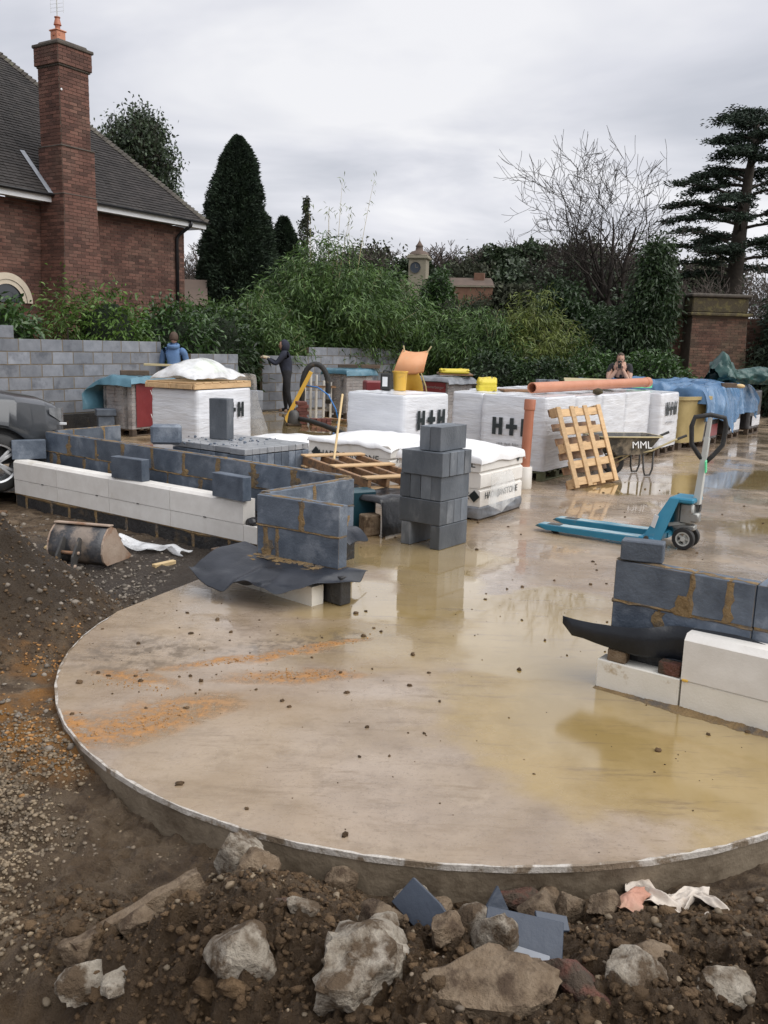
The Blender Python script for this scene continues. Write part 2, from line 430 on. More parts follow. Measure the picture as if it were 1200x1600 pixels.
MT['lead'] = mat('lead', (.22, .24, .27), (.32, .34, .37), 6, .5)
MT['chimney_cap'] = mat('chimney_cap', (.055, .048, .04), (.10, .085, .07), 6, .9, .5, 40)
MT['arch_stone'] = mat('arch_stone', (.55, .47, .36), (.62, .54, .43), 6, .8)
MT['old_brick'] = mat('old_brick', (.085, .042, .03), (.14, .075, .052), 4, .9, .5, 40, isl=.4, c3=(.10, .075, .05), s3=.9, f3=(.5, .66))
MT['old_mortar'] = mat('old_mortar', (.16, .125, .10), (.10, .08, .06), 3, .95)
MT['moss_stone'] = mat('moss_stone', (.075, .06, .035), (.055, .045, .03), 5, .95, .8, 25, c3=(.15, .125, .05), s3=5, f3=(.48, .66))
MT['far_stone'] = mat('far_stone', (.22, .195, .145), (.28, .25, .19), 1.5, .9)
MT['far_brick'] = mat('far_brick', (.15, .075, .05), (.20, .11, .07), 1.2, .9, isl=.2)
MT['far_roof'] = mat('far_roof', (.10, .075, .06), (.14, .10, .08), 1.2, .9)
MT['bark'] = mat('bark', (.022, .017, .014), (.042, .034, .028), 5, .95, .5, 25, stretch=(1, 1, .3))
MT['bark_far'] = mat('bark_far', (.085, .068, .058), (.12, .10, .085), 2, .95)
MT['bark_dark'] = mat('bark_dark', (.030, .024, .019), (.055, .044, .034), 5, .95)
def leafmat(name, a, b, isl=.45, tr=.18, rough=.5):
    return mat(name, tuple(v * .72 for v in a), tuple(v * 1.12 for v in b), 2.2, rough, isl=isl, trans=tr, var=.06, detail=3)
MT['leaf_bamboo'] = leafmat('leaf_bamboo', (.044, .098, .024), (.10, .168, .045), isl=.55)
MT['leaf_bamboo_y'] = leafmat('leaf_bamboo_y', (.120, .170, .035), (.185, .22, .055))
MT['leaf_laurel'] = leafmat('leaf_laurel', (.028, .070, .018), (.060, .115, .030), rough=.35)
MT['leaf_bright'] = leafmat('leaf_bright', (.060, .135, .022), (.110, .19, .035))
MT['leaf_dark'] = leafmat('leaf_dark', (.018, .042, .014), (.036, .068, .022))
MT['leaf_cypress'] = leafmat('leaf_cypress', (.013, .028, .015), (.026, .046, .022), tr=.08, rough=.8)
MT['leaf_cedar'] = leafmat('leaf_cedar', (.014, .028, .018), (.028, .048, .028), tr=.08, rough=.8)
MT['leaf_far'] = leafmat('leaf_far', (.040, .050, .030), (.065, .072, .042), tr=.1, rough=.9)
MT['leaf_ivy'] = leafmat('leaf_ivy', (.030, .052, .026), (.055, .080, .038), tr=.1)
MT['core'] = mat('core', (.008, .016, .006), (.016, .026, .010), 9, .95, 1.0, 14, dist=.1)  # dark solid added inside foliage so gaps read as shaded depth, not see-through
# ================================================================ ground, yard slab, soil
CX, CY, CR = 0.425, 4.961, 2.2          # round end of the slab

def ground_h(x, y):
    x = np.asarray(x, float); y = np.asarray(y, float)
    h = -0.145 + 0.015 * fbm(x * 1.3, y * 1.3, o=3, seed=3) + 0.010 * fbm(x * 7, y * 7, o=3, seed=5)
    near = sstep(14, 8, y) * sstep(-9, -5, x) * sstep(6, 3.5, x)
    h += near * (0.011 * fbm(x * 13, y * 13, o=4, seed=9, gain=.6))
    h += .095 * sstep(-.75, -1.45, x) * sstep(2.6, 3.3, y) * sstep(6.0, 4.8, y)          # mud trodden up level with the slab on the left
    # spoil heap on the left
    d = np.hypot((x + 2.82) / 1.15, (y - 5.45) / 1.15)
    h += 1.02 * np.clip(1 - d, 0, 1) ** 1.05 * (1 + .12 * fbm(x * 3, y * 3, seed=21)) + .05 * sstep(1.25, .8, d) * fbm(x * 6, y * 6, o=4, seed=22)
    # spoil bank in front of the slab
    b = sstep(2.80, 2.05, y + .08 * fbm(x * 2.2, y * 2.2, seed=31) - .10 * np.exp(-((x + .15) / .35) ** 2)) * sstep(-1.0, -.5, x + (y - 2.2) * .9 + .12 * fbm(x * 3, y * 3, seed=33))
    rid = 1 - 2.4 * np.abs(fbm(x * 5.5, y * 5.5, o=4, seed=35, gain=.55))
    h += b * (0.295 + .05 * fbm(x * 3, y * 3, o=2, seed=36) + .030 * rid + .020 * (1 - 2.4 * np.abs(fbm(x * 17, y * 17, o=4, seed=38, gain=.62))))
    h += .07 * np.exp(-(((x + .42) / .22) ** 2 + ((y - 2.62) / .17) ** 2)) * (1 + .3 * fbm(x * 9, y * 9, seed=39))
    # low bank against the slab on the far right of the bank
    b2 = np.exp(-(((x - 1.5) / .42) ** 2 + ((y - 2.62) / .24) ** 2))
    h += .10 * b2 * (1 + .4 * fbm(x * 5, y * 5, seed=37))
    # ruts and boot prints in the mud on the left
    rut = np.exp(-((x + .92 + .25 * (y - 3)) / .13) ** 4) * sstep(3.5, 3.1, y) * sstep(2.2, 2.5, y)
    h -= rut * (.022 + .010 * np.sin((y + .3 * np.abs(x + .92)) * 95))
    h += .016 * (1 - 2.2 * np.abs(fbm(x * 6, y * 6, o=4, seed=46, gain=.6))) * sstep(-.2, -.6, x) * sstep(4.4, 3.6, y) * sstep(8, 4, y)
    return h

xs = np.concatenate([-np.geomspace(400, 6, 26), np.arange(-5.0, -1.35, .026), np.arange(-1.35, 1.75, .0085), np.arange(1.75, 2.6, .026), np.geomspace(3, 400, 28)])
ys = np.concatenate([-np.geomspace(60, 1.2, 12), np.arange(0.6, 1.6, .03), np.arange(1.6, 2.95, .0085), np.arange(2.95, 4.3, .02), np.arange(4.3, 9.2, .04), np.geomspace(9.6, 600, 34)])
GX, GY = np.meshgrid(xs, ys)
GZ = ground_h(GX, GY)
# beyond the yard the land lies a little higher and rises gently towards the far trees
GZ += 4.6 * sstep(40, 110, GY) + .25 * sstep(26, 34, GY)
nx, ny = len(xs), len(ys)
idx = np.arange(nx * ny).reshape(ny, nx)
F = np.stack([idx[:-1, :-1], idx[:-1, 1:], idx[1:, 1:], idx[1:, :-1]], -1).reshape(-1, 4)

def ground_material():
    m = bpy.data.materials.new('mud'); m.use_nodes = True
    t = m.node_tree; n = t.nodes; L = t.links.new; b = n['Principled BSDF']
    geo = n.new('ShaderNodeNewGeometry'); P = geo.outputs['Position']
    def noise(s, d=5, r=.6):
        q = n.new('ShaderNodeTexNoise'); q.inputs['Scale'].default_value = s; q.inputs['Detail'].default_value = d; q.inputs['Roughness'].default_value = r
        L(P, q.inputs['Vector']); return q.outputs['Fac']
    def rng(s, a, b_, c=0, d=1):
        q = n.new('ShaderNodeMapRange'); q.interpolation_type = 'SMOOTHSTEP'
        q.inputs[1].default_value = a; q.inputs[2].default_value = b_; q.inputs[3].default_value = c; q.inputs[4].default_value = d; L(s, q.inputs[0]); return q.outputs[0]
    def mix(f, a, b_):
        q = n.new('ShaderNodeMix'); q.data_type = 'RGBA'; L(f, q.inputs[0])
        for k, v in ((6, a), (7, b_)):
            if isinstance(v, tuple): q.inputs[k].default_value = (*v, 1)
            else: L(v, q.inputs[k])
        return q.outputs[2]
    def mul(a, b_):
        q = n.new('ShaderNodeMath'); q.operation = 'MULTIPLY'; L(a, q.inputs[0]); L(b_, q.inputs[1]); return q.outputs[0]
    def blob(c, r, dis=.35, ns=3.0):
        q = n.new('ShaderNodeTexNoise'); q.inputs['Scale'].default_value = ns; q.inputs['Detail'].default_value = 4; L(P, q.inputs['Vector'])
        s = n.new('ShaderNodeVectorMath'); s.operation = 'SUBTRACT'; L(q.outputs['Color'], s.inputs[0]); s.inputs[1].default_value = (.5, .5, .5)
        s2 = n.new('ShaderNodeVectorMath'); s2.operation = 'SCALE'; L(s.outputs[0], s2.inputs[0]); s2.inputs['Scale'].default_value = dis * 2
        a = n.new('ShaderNodeVectorMath'); a.operation = 'ADD'; L(P, a.inputs[0]); L(s2.outputs[0], a.inputs[1])
        d = n.new('ShaderNodeVectorMath'); d.operation = 'SUBTRACT'; L(a.outputs[0], d.inputs[0]); d.inputs[1].default_value = (*c, 0)
        e_ = n.new('ShaderNodeVectorMath'); e_.operation = 'MULTIPLY'; L(d.outputs[0], e_.inputs[0]); e_.inputs[1].default_value = (1 / r[0], 1 / r[1], 0)
        l = n.new('ShaderNodeVectorMath'); l.operation = 'LENGTH'; L(e_.outputs[0], l.inputs[0])
        return rng(l.outputs['Value'], 1.15, .6)
    col = mix(rng(noise(1.6), .35, .65), (.128, .084, .048), (.215, .155, .098))
    col = mix(rng(noise(9, 7, .7), .42, .62), col, (.085, .056, .034))
    col = mix(rng(noise(3.4, 7, .7), .52, .66), col, (.26, .195, .13))
    col = mix(blob((-2.85, 5.45), (1.15, 1.1), .2), col, (.062, .045, .030))                # spoil heap
    col = mix(blob((-2.2, 7.2), (1.9, 1.3), .3), col, (.085, .068, .054))                 # damp grey hardcore by the wall
    col = mix(mul(blob((-1.45, 3.95), (.62, .55), .35, 4), rng(noise(6, 6, .7), .34, .56)), col, (.34, .165, .048))                # orange sand trodden in
    col = mix(mul(blob((-1.78, 4.7), (.28, .25), .3, 4), rng(noise(5), .42, .6)), col, (.27, .135, .045))
    col = mix(blob((0.35, 1.9), (1.9, .62), .25), col, (.10, .064, .035))                 # fresh topsoil of the bank
    col = mix(mul(blob((-1.05, 2.95), (.45, .45), .3), rng(noise(7, 6, .7), .4, .62)), col, (.185, .135, .088))
    wet = n.new('ShaderNodeSeparateXYZ'); L(P, wet.inputs[0])
    col = mix(rng(wet.outputs[1], 22, 30), col, (.045, .055, .022))                        # rough grass beyond the yard
    L(col, b.inputs['Base Color'])
    L(rng(noise(5.3, 7, .7), .4, .62, .36, .85), b.inputs['Roughness']); b.inputs['Specular IOR Level'].default_value = .32
    bu = n.new('ShaderNodeBump'); bu.inputs['Strength'].default_value = 1.0; bu.inputs['Distance'].default_value = .07
    L(noise(30, 8, .72), bu.inputs['Height']); L(bu.outputs[0], b.inputs['Normal'])
    return m
MT['mud'] = ground_material()
ground = place('ground', np_mesh('ground', np.stack([GX, GY, GZ], -1).reshape(-1, 3), F, MT['mud'], True))
tag(ground, 'brown wet mud and trodden earth around the concrete slab', kind='structure')

# ---- the slab
def yard_material():
    m = bpy.data.materials.new('wet_concrete'); m.use_nodes = True
    t = m.node_tree; n = t.nodes; L = t.links.new; b = n['Principled BSDF']
    geo = n.new('ShaderNodeNewGeometry'); P = geo.outputs['Position']
    def mapped(scale, rz=0):
        q = n.new('ShaderNodeMapping'); q.inputs['Scale'].default_value = scale; q.inputs['Rotation'].default_value = (0, 0, rz); L(P, q.inputs[0]); return q.outputs[0]
    def noise(s, d=5, r=.6, v=None, dist=0):
        q = n.new('ShaderNodeTexNoise'); q.inputs['Scale'].default_value = s; q.inputs['Detail'].default_value = d; q.inputs['Roughness'].default_value = r
        q.inputs['Distortion'].default_value = dist; L(v or P, q.inputs['Vector']); return q.outputs['Fac']
    def rng(s, a, b_, c=0, d=1):
        q = n.new('ShaderNodeMapRange'); q.interpolation_type = 'SMOOTHSTEP'
        q.inputs[1].default_value = a; q.inputs[2].default_value = b_; q.inputs[3].default_value = c; q.inputs[4].default_value = d; L(s, q.inputs[0]); return q.outputs[0]
    def mix(f, a, b_):
        q = n.new('ShaderNodeMix'); q.data_type = 'RGBA'
        if isinstance(f, float): q.inputs[0].default_value = f
        else: L(f, q.inputs[0])
        for k, v in ((6, a), (7, b_)):
            if isinstance(v, tuple): q.inputs[k].default_value = (*v, 1)
            else: L(v, q.inputs[k])
        return q.outputs[2]
    def op(o, a, b_):
        q = n.new('ShaderNodeMath'); q.operation = o
        for k, v in ((0, a), (1, b_)):
            if isinstance(v, (int, float)): q.inputs[k].default_value = v
            else: L(v, q.inputs[k])
        return q.outputs[0]
    warp = n.new('ShaderNodeTexNoise'); warp.inputs['Scale'].default_value = 2.6; warp.inputs['Detail'].default_value = 5; L(P, warp.inputs['Vector'])
    ws = n.new('ShaderNodeVectorMath'); ws.operation = 'SUBTRACT'; L(warp.outputs['Color'], ws.inputs[0]); ws.inputs[1].default_value = (.5, .5, .5)
    def blob(c, r, rz=0, dis=.3, a=1.15, b_=.75):
        s2 = n.new('ShaderNodeVectorMath'); s2.operation = 'SCALE'; L(ws.outputs[0], s2.inputs[0]); s2.inputs['Scale'].default_value = dis * 2
        ad = n.new('ShaderNodeVectorMath'); ad.operation = 'ADD'; L(P, ad.inputs[0]); L(s2.outputs[0], ad.inputs[1])
        d = n.new('ShaderNodeVectorMath'); d.operation = 'SUBTRACT'; L(ad.outputs[0], d.inputs[0]); d.inputs[1].default_value = (*c, 0)
        ro = n.new('ShaderNodeVectorRotate'); ro.rotation_type = 'Z_AXIS'; ro.inputs['Angle'].default_value = -rz; L(d.outputs[0], ro.inputs['Vector'])
        e_ = n.new('ShaderNodeVectorMath'); e_.operation = 'MULTIPLY'; L(ro.outputs[0], e_.inputs[0]); e_.inputs[1].default_value = (1 / r[0], 1 / r[1], 0)
        l = n.new('ShaderNodeVectorMath'); l.operation = 'LENGTH'; L(e_.outputs[0], l.inputs[0])
        return rng(l.outputs['Value'], a, b_)
    # concrete
    col = mix(rng(noise(1.1, 6, .62, dist=.4), .34, .68), (.272, .208, .150), (.395, .315, .240))
    col = mix(op('MULTIPLY', rng(noise(5.5, 6, .7), .50, .68), .55), col, (.20, .150, .108))
    col = mix(op('MULTIPLY', rng(noise(34, 4, .6), .55, .72), .45), col, (.17, .13, .095))
    col = mix(op('MULTIPLY', rng(noise(2.6, 7, .72, mapped((1, 2.2, 1), .6)), .50, .66), .5), col, (.21, .152, .098))
    col = mix(op('MULTIPLY', rng(noise(1.9, 6, .7, mapped((1, 1, 1), 1.6)), .54, .70), .5), col, (.44, .355, .265))
    col = mix(op('MULTIPLY', rng(noise(90, 3, .6), .60, .70), .5), col, (.12, .09, .065))
    # thin ochre mud film, patchy
    film_ = rng(noise(.55, 5, .6, dist=.8), .44, .60)
    far = n.new('ShaderNodeSeparateXYZ'); L(P, far.inputs[0])
    farm = rng(far.outputs[1], 5.5, 8.0)
    film_ = op('MULTIPLY', film_, op('ADD', op('MULTIPLY', farm, .55), .35))
    film_ = op('MAXIMUM', film_, op('MULTIPLY', rng(far.outputs[1], 11, 17), .6))
    film_ = op('MULTIPLY', film_, rng(far.outputs[0], 2.5, .5, .35, 1.0))
    col = mix(film_, col, (.30, .205, .095))
    # ponded muddy water: smooth and ochre
    ponds = [((.55, 5.9), (1.3, .38), .25, .4), ((.9, 4.7), (.55, .3), -.3, .3), ((1.55, 3.75), (1.05, .66), -.5, .28), ((.42, 6.55), (.36, .75), 0, .12), ((1.1, 5.25), (.75, .55), .3, .3), ((3.35, 11.3), (1.0, .55), .3, .25),
             ((-1.9, 19.0), (2.4, 2.4), 0, .5), ((-.35, 6.1), (.5, .35), .6, .18), ((.2, 7.3), (.9, .55), 0, .35), ((5.2, 12.4), (1.6, .8), .5, .5), ((4.6, 9.2), (1.3, .5), .5, .4)]
    pond = None
    for c, r, rz, dis in ponds:
        k = blob(c, r, rz, dis)
        pond = k if pond is None else op('MAXIMUM', pond, k)
    col = mix(op('MULTIPLY', pond, .88), col, mix(rng(noise(.9), .35, .65), (.315, .225, .095), (.38, .285, .14)))
    ochre = op('MAXIMUM', blob((1.55, 3.9), (1.35, 1.02), -.35, .45, 1.12, .82), op('MULTIPLY', blob((.75, 5.3), (1.3, .7), .2, .5, 1.2, .6), .8))
    col = mix(op('MULTIPLY', ochre, .8), col, mix(rng(noise(1.6, 6, .65), .38, .62), (.285, .198, .068), (.375, .272, .118)))
    # brushed drag marks on the open yard to the right
    st = noise(7, 5, .65, mapped((.22, 2.6, 1), -.35))
    drag = op('MULTIPLY', rng(st, .55, .66), op('MULTIPLY', rng(far.outputs[1], 7.5, 9), rng(far.outputs[0], .8, 2.0)))
    col = mix(op('MULTIPLY', drag, .6), col, (.15, .115, .085))
    for (sx_, sy_, rz_, th_, amt) in ((.5, 3.2, .9, .60, .55), (.6, 4.5, -.2, .62, .45), (.35, 2.2, .45, .61, .5)):
        sm_ = noise(3.2, 7, .74, mapped((sx_, sy_, 1), rz_))
        col = mix(op('MULTIPLY', rng(sm_, th_ - .05, th_ + .07), amt), col, (.185, .128, .072))
    # orange building sand and dark soil spilt on the round end
    sandn = rng(noise(14, 7, .78), .38, .58)
    spots = [((-.46, 4.5), (.36, .10), .12, .16), ((-1.05, 3.92), (.42, .20), .7, .22), ((-.75, 4.72), (.5, .06), .45, .16), ((-1.25, 4.4), (.30, .08), -.3, .2), ((-.30, 5.0), (.26, .05), .5, .12), ((-1.42, 3.74), (.2, .12), -.8, .2)]
    sand = None
    for c, r, rz, dis in spots:
        k = blob(c, r, rz, dis, 1.3, .5)
        sand = k if sand is None else op('MAXIMUM', sand, k)
    sand = op('MULTIPLY', sand, sandn)
    col = mix(sand, col, (.40, .185, .05))
    haze_ = blob((-.85, 4.25), (.8, .5), .5, .35, 1.2, .2)
    col = mix(op('MULTIPLY', haze_, .40), col, (.30, .20, .11))
    soil_ = op('MULTIPLY', blob((-1.35, 4.75), (.42, .38), .9, .3, 1.2, .3), rng(noise(11, 5, .7), .42, .62))
    col = mix(op('MULTIPLY', soil_, .8), col, (.11, .083, .058))
    soil2 = op('MULTIPLY', blob((-.6, 4.95), (.8, .12), .45, .2, 1.2, .3), rng(noise(13, 5, .7), .46, .62))
    col = mix(op('MULTIPLY', soil2, .7), col, (.13, .10, .07))
    L(col, b.inputs['Base Color'])
    # gloss
    r0 = rng(noise(1.7, 5, .6), .38, .66, .14, .40)
    r1 = op('ADD', op('MULTIPLY', op('SUBTRACT', 1.0, pond), r0), op('MULTIPLY', pond, op('ADD', op('MULTIPLY', rng(far.outputs[1], 5.2, 4.4), .10), .045)))
    r2 = op('ADD', r1, op('MULTIPLY', op('MAXIMUM', sand, soil_), .5))
    L(r2, b.inputs['Roughness'])
    wetm = rng(noise(.9, 6, .65, dist=.6), .40, .58)
    wetm = op('MAXIMUM', op('MULTIPLY', wetm, rng(far.outputs[1], 3.4, 6.2, .35, 1.0)), pond)
    L(op('MULTIPLY', wetm, op('SUBTRACT', 1.0, op('MULTIPLY', op('MAXIMUM', sand, soil_), .8))), b.inputs['Coat Weight'])
    L(rng(far.outputs[1], 5.4, 4.2, .035, .13), b.inputs['Coat Roughness']); b.inputs['Coat IOR'].default_value = 1.36
    cb = n.new('ShaderNodeBump'); cb.inputs['Strength'].default_value = .25; cb.inputs['Distance'].default_value = .004
    L(op('MULTIPLY', noise(5, 4, .6), op('SUBTRACT', 1.0, pond)), cb.inputs['Height']); L(cb.outputs[0], b.inputs['Coat Normal'])
    b.inputs['Specular IOR Level'].default_value = .55
    bu = n.new('ShaderNodeBump'); bu.inputs['Distance'].default_value = .006
    L(op('MULTIPLY', op('SUBTRACT', 1.0, pond), .55), bu.inputs['Strength'])
    hsum = op('ADD', op('ADD', noise(22, 6, .7), op('MULTIPLY', noise(2.4, 4), 1.2)), op('ADD', op('MULTIPLY', sand, 2.0), op('MULTIPLY', drag, .8)))
    L(hsum, bu.inputs['Height']); L(bu.outputs[0], b.inputs['Normal'])
    return m
MT['yard'] = yard_material()
MT['slab_side'] = mat('slab_side', (.17, .135, .095), (.24, .195, .14), 5, .5, .4, 25, c3=(.10, .075, .05), s3=3, f3=(.5, .65))
MT['rim'] = mat('rim', (.42, .38, .33), (.60, .56, .51), 20, .35, .5, 60, c3=(.22, .17, .12), s3=9, f3=(.47, .56))

arc = [(CX + CR * math.cos(a), CY + CR * math.sin(a)) for a in np.radians(np.linspace(165.4, 338, 27))]
outline = [(-1.30, 6.50), (-1.72, 5.52)] + arc[1:] + [(5.2, 1.6), (60, 1.6), (60, 30), (-40, 30), (-40, 8.2), (-4.12, 9.76), (-1.06, 7.55)]
mb = MB()
npt = len(outline)
mb.add([(x, y, 0) for x, y in outline], [tuple(range(npt))], 0)
yard = mb.build('concrete_yard', [MT['yard']])
tag(yard, 'wet muddy concrete slab with a round end and standing water', kind='structure')
mb = MB()
edge = outline[0:28]
mb.grid([[(x, y, -.003) for x, y in edge], [(x, y, -.26) for x, y in edge]])
mb.build('slab_side', MT['slab_side'], yard)
mb = MB()
fine = [(CX + r_ * math.cos(a), CY + r_ * math.sin(a)) for a, r_ in ((a, CR) for a in np.radians(np.linspace(168, 338, 160)))]
rim_in, rim_out, rim_dn = [], [], []
for i, (x, y) in enumerate(fine):
    # follow the straight shutter lengths
    k = np.interp(np.degrees(math.atan2(y - CY, x - CX)) % 360, np.linspace(165.4, 338, 27), np.arange(27))
    j = min(int(k), 25); f_ = k - j
    px, py = arc[j][0] * (1 - f_) + arc[j + 1][0] * f_, arc[j][1] * (1 - f_) + arc[j + 1][1] * f_
    dx_, dy_ = (px - CX), (py - CY); l_ = math.hypot(dx_, dy_); dx_, dy_ = dx_ / l_, dy_ / l_
    w_ = .005 + .007 * rnd.random() * (1 if vnoise(i * .13, 3.0, seed=4) > -.1 else .2)
    if rnd.random() < .25: w_ = .001
    rim_in.append((px - dx_ * w_, py - dy_ * w_, .0035)); rim_out.append((px + dx_ * .004, py + dy_ * .004, .003)); rim_dn.append((px + dx_ * .004, py + dy_ * .004, -.02))
mb.grid([rim_in, rim_out, rim_dn])
mb.build('edge_strip', MT['rim'], yard)

# ---- loose material: clods, gravel, crumbs (nobody could count these)
ICO = None
def ico(sub=1):
    bm = bmesh.new(); bmesh.ops.create_icosphere(bm, subdivisions=sub, radius=1)
    V = np.array([v.co[:] for v in bm.verts]); F_ = np.array([[v.index for v in f.verts] for f in bm.faces]); bm.free(); return V, F_
I1, I2, I3, I4 = ico(1), ico(2), ico(3), ico(4)
nprng = np.random.default_rng(11)

def lumps(name, pts, size, mt, base=I1, flat=.75, rough=.35, sink=.25, smooth=False):
    """scatter irregular lumps; pts (n,3), size (n)"""
    V0, F0 = base
    n_ = len(pts)
    jit = 1 + rough * (nprng.random((n_, len(V0))) - .5) * 2
    sc = size[:, None] * (np.array([1, 1, flat])[None] * (.7 + .6 * nprng.random((n_, 3))))
    V = V0[None] * jit[..., None] * sc[:, None, :]
    a = nprng.random(n_) * 6.283; ca, sa = np.cos(a), np.sin(a)
    X = V[..., 0] * ca[:, None] - V[..., 1] * sa[:, None]; Y = V[..., 0] * sa[:, None] + V[..., 1] * ca[:, None]
    V = np.stack([X, Y, V[..., 2]], -1) + pts[:, None, :]
    V[..., 2] += (size * flat * (.5 - sink))[:, None]
    Fq = (F0[None] + (np.arange(n_) * len(V0))[:, None, None]).reshape(-1, F0.shape[1])
    return np_mesh(name, V.reshape(-1, 3), Fq, mt, smooth)

def scatter(n_, x0, x1, y0, y1, keep):
    x = x0 + (x1 - x0) * nprng.random(n_); y = y0 + (y1 - y0) * nprng.random(n_)
    k = keep(x, y)
    return x[k], y[k]
def outside(x, y): return np.hypot(x - CX, y - CY) > CR + .012

# soil clods on the bank
def bank(x, y):
    return outside(x, y) & (sstep(2.84, 2.58, y + .08 * fbm(x * 2.2, y * 2.2, seed=31) - .10 * np.exp(-((x + .15) / .35) ** 2)) * sstep(-1.0, -.6, x + (y - 2.2) * .9 + .12 * fbm(x * 3, y * 3, seed=33)) > nprng.random(len(x)) * .9)
x, y = scatter(24000, -1.3, 1.9, 1.5, 2.9, bank)
sz = .0025 + .012 * nprng.random(len(x)) ** 3.6
o = place('soil_clods', lumps('soil_clods', np.stack([x, y, ground_h(x, y)], -1), sz, MT['soil'], rough=.62, sink=.4))
tag(o, 'dark crumbly clods of soil covering the bank in front of the slab', 'soil', kind='stuff')
x, y = scatter(300, -1.2, 1.9, 1.5, 2.75, bank)
sz = .012 + .022 * nprng.random(len(x)) ** 2
o = place('soil_lumps', lumps('soil_lumps', np.stack([x, y, ground_h(x, y)], -1), sz, MT['soil'], base=I2, rough=.5, sink=.45))
tag(o, 'larger dark lumps of earth scattered over the soil bank', 'soil', kind='stuff')
x, y = scatter(6000, -3.6, -1.6, 4.3, 6.6, lambda a, b: outside(a, b) & (np.hypot((a + 2.82) / 1.15, (b - 5.45) / 1.15) < 1.1))
sz = .003 + .013 * nprng.random(len(x)) ** 5
o = place('heap_soil', lumps('heap_soil', np.stack([x, y, ground_h(x, y)], -1), sz, MT['soil'], rough=.45))
tag(o, 'crumbly dark soil of the spoil heap at the left edge', 'soil', kind='stuff')
# gravel on the left
MT['gravel'] = mat('gravel', (.13, .095, .058), (.235, .18, .115), 3, .6, .3, 60, isl=.5, c3=(.13, .10, .07), s3=2)
def left_gravel(x, y):
    w = sstep(-1.08, -1.5, x + .25 * (y - 3.0) + .12 * fbm(x * 4, y * 4, seed=41)) * sstep(4.15, 3.5, y)
    return outside(x, y) & (w > nprng.random(len(x)))
x, y = scatter(30000, -2.6, -.95, 2.2, 4.2, left_gravel)
sz = .004 + .0075 * nprng.random(len(x)) ** 1.8
o = place('gravel', lumps('gravel', np.stack([x, y, ground_h(x, y)], -1), sz, MT['gravel'], rough=.22))
tag(o, 'loose golden brown gravel on the ground at the left edge', 'gravel', kind='stuff')
def mudp(x, y):
    return outside(x, y) & (fbm(x * 3, y * 3, o=2, seed=44) > -.25 + .5 * nprng.random(len(x)))
x, y = scatter(3800, -1.9, -.2, 2.2, 4.6, mudp)
k = np.hypot(x - CX, y - CY) > CR + .03; x, y = x[k], y[k]
o = place('mud_pebbles', lumps('mud_pebbles', np.stack([x, y, ground_h(x, y)], -1), .0018 + .009 * nprng.random(len(x)) ** 4, MT['gravel'], rough=.3, sink=.45))
tag(o, 'small stones pressed into the mud left of the slab', 'pebbles', kind='stuff')
# darker hardcore by the bucket and on the heap
MT['hardcore'] = mat('hardcore', (.115, .095, .075), (.21, .18, .145), 3, .7, .3, 60, isl=.5)
def hard(x, y):
    w = np.exp(-(((x + 1.95) / .75) ** 2 + ((y - 6.35) / .9) ** 2)) * 1.1 + .18
    return outside(x, y) & ~((x > -1.75) & (y > 5.5 + (x + 1.72) * 2.3) & (x > -1.72)) & (w > nprng.random(len(x))) & (y < 8.9 - (x + 2.5) * .75)
x, y = scatter(9000, -4.2, -.9, 3.6, 9.2, hard)
sz = .006 + .016 * nprng.random(len(x)) ** 2.6
o = place('hardcore', lumps('hardcore', np.stack([x, y, ground_h(x, y)], -1), sz, MT['hardcore'], rough=.3))
tag(o, 'dark grey crushed hardcore strewn around the digger bucket', 'hardcore', kind='stuff')
# crumbs and pebbles lying on the slab
def onslab(x, y):
    w = .35 + .9 * np.exp(-(((x + .9) / .7) ** 2 + ((y - 4.6) / .8) ** 2))
    return (np.hypot(x - CX, y - CY) < CR - .05) & (w > nprng.random(len(x)) * 1.2)
x, y = scatter(900, -1.8, 2.4, 2.8, 6.6, onslab)
x2, y2 = scatter(260, -.5, 6.5, 6.5, 12, lambda a, b: np.ones(len(a), bool))
x = np.concatenate([x, x2]); y = np.concatenate([y, y2])
sz = .0025 + .0125 * nprng.random(len(x)) ** 4
o = place('crumbs', lumps('crumbs', np.stack([x, y, 0 * x], -1), sz, MT['soil'], base=I2, rough=.3, sink=.15))
tag(o, 'dark pebbles and crumbs of soil lying on the wet slab', 'pebbles', kind='stuff')
MT['sand'] = mat('sand', (.30, .145, .045), (.40, .21, .075), 9, .9, .5, 60, isl=.25)
pts, szs = [], []
for c, rx_, ry_, rz_, n_ in (((-.46, 4.5), .34, .08, .12, 260), ((-1.08, 3.86), .3, .12, .7, 300), ((-.75, 4.72), .5, .05, .45, 160), ((-1.30, 4.3), .25, .06, -.3, 120), ((-.3, 5.0), .24, .04, .5, 90), ((-1.42, 3.74), .22, .14, -.8, 260)):
    u_, v_ = nprng.normal(size=n_) * .45 * rx_, nprng.normal(size=n_) * .5 * ry_
    X_, Y_ = c[0] + u_ * math.cos(rz_) - v_ * math.sin(rz_), c[1] + u_ * math.sin(rz_) + v_ * math.cos(rz_)
    k = np.hypot(X_ - CX, Y_ - CY) < CR - .02
    pts.append(np.stack([X_, Y_, 0 * X_], -1)[k]); szs.append((.0012 + .0055 * nprng.random(n_) ** 3.5)[k])
for c, s_, n_ in (((-1.58, 3.8), .20, 900), ((-1.85, 4.72), .10, 350), ((-1.8, 5.05), .05, 60)):
    X_, Y_ = c[0] + nprng.normal(size=n_) * s_, c[1] + nprng.normal(size=n_) * s_
    k = outside(X_, Y_)
    pts.append(np.stack([X_, Y_, ground_h(X_, Y_)], -1)[k]); szs.append((.002 + .009 * nprng.random(n_) ** 4)[k])
o = place('spilt_sand', lumps('spilt_sand', np.concatenate(pts), np.concatenate(szs), MT['sand'], rough=.4))
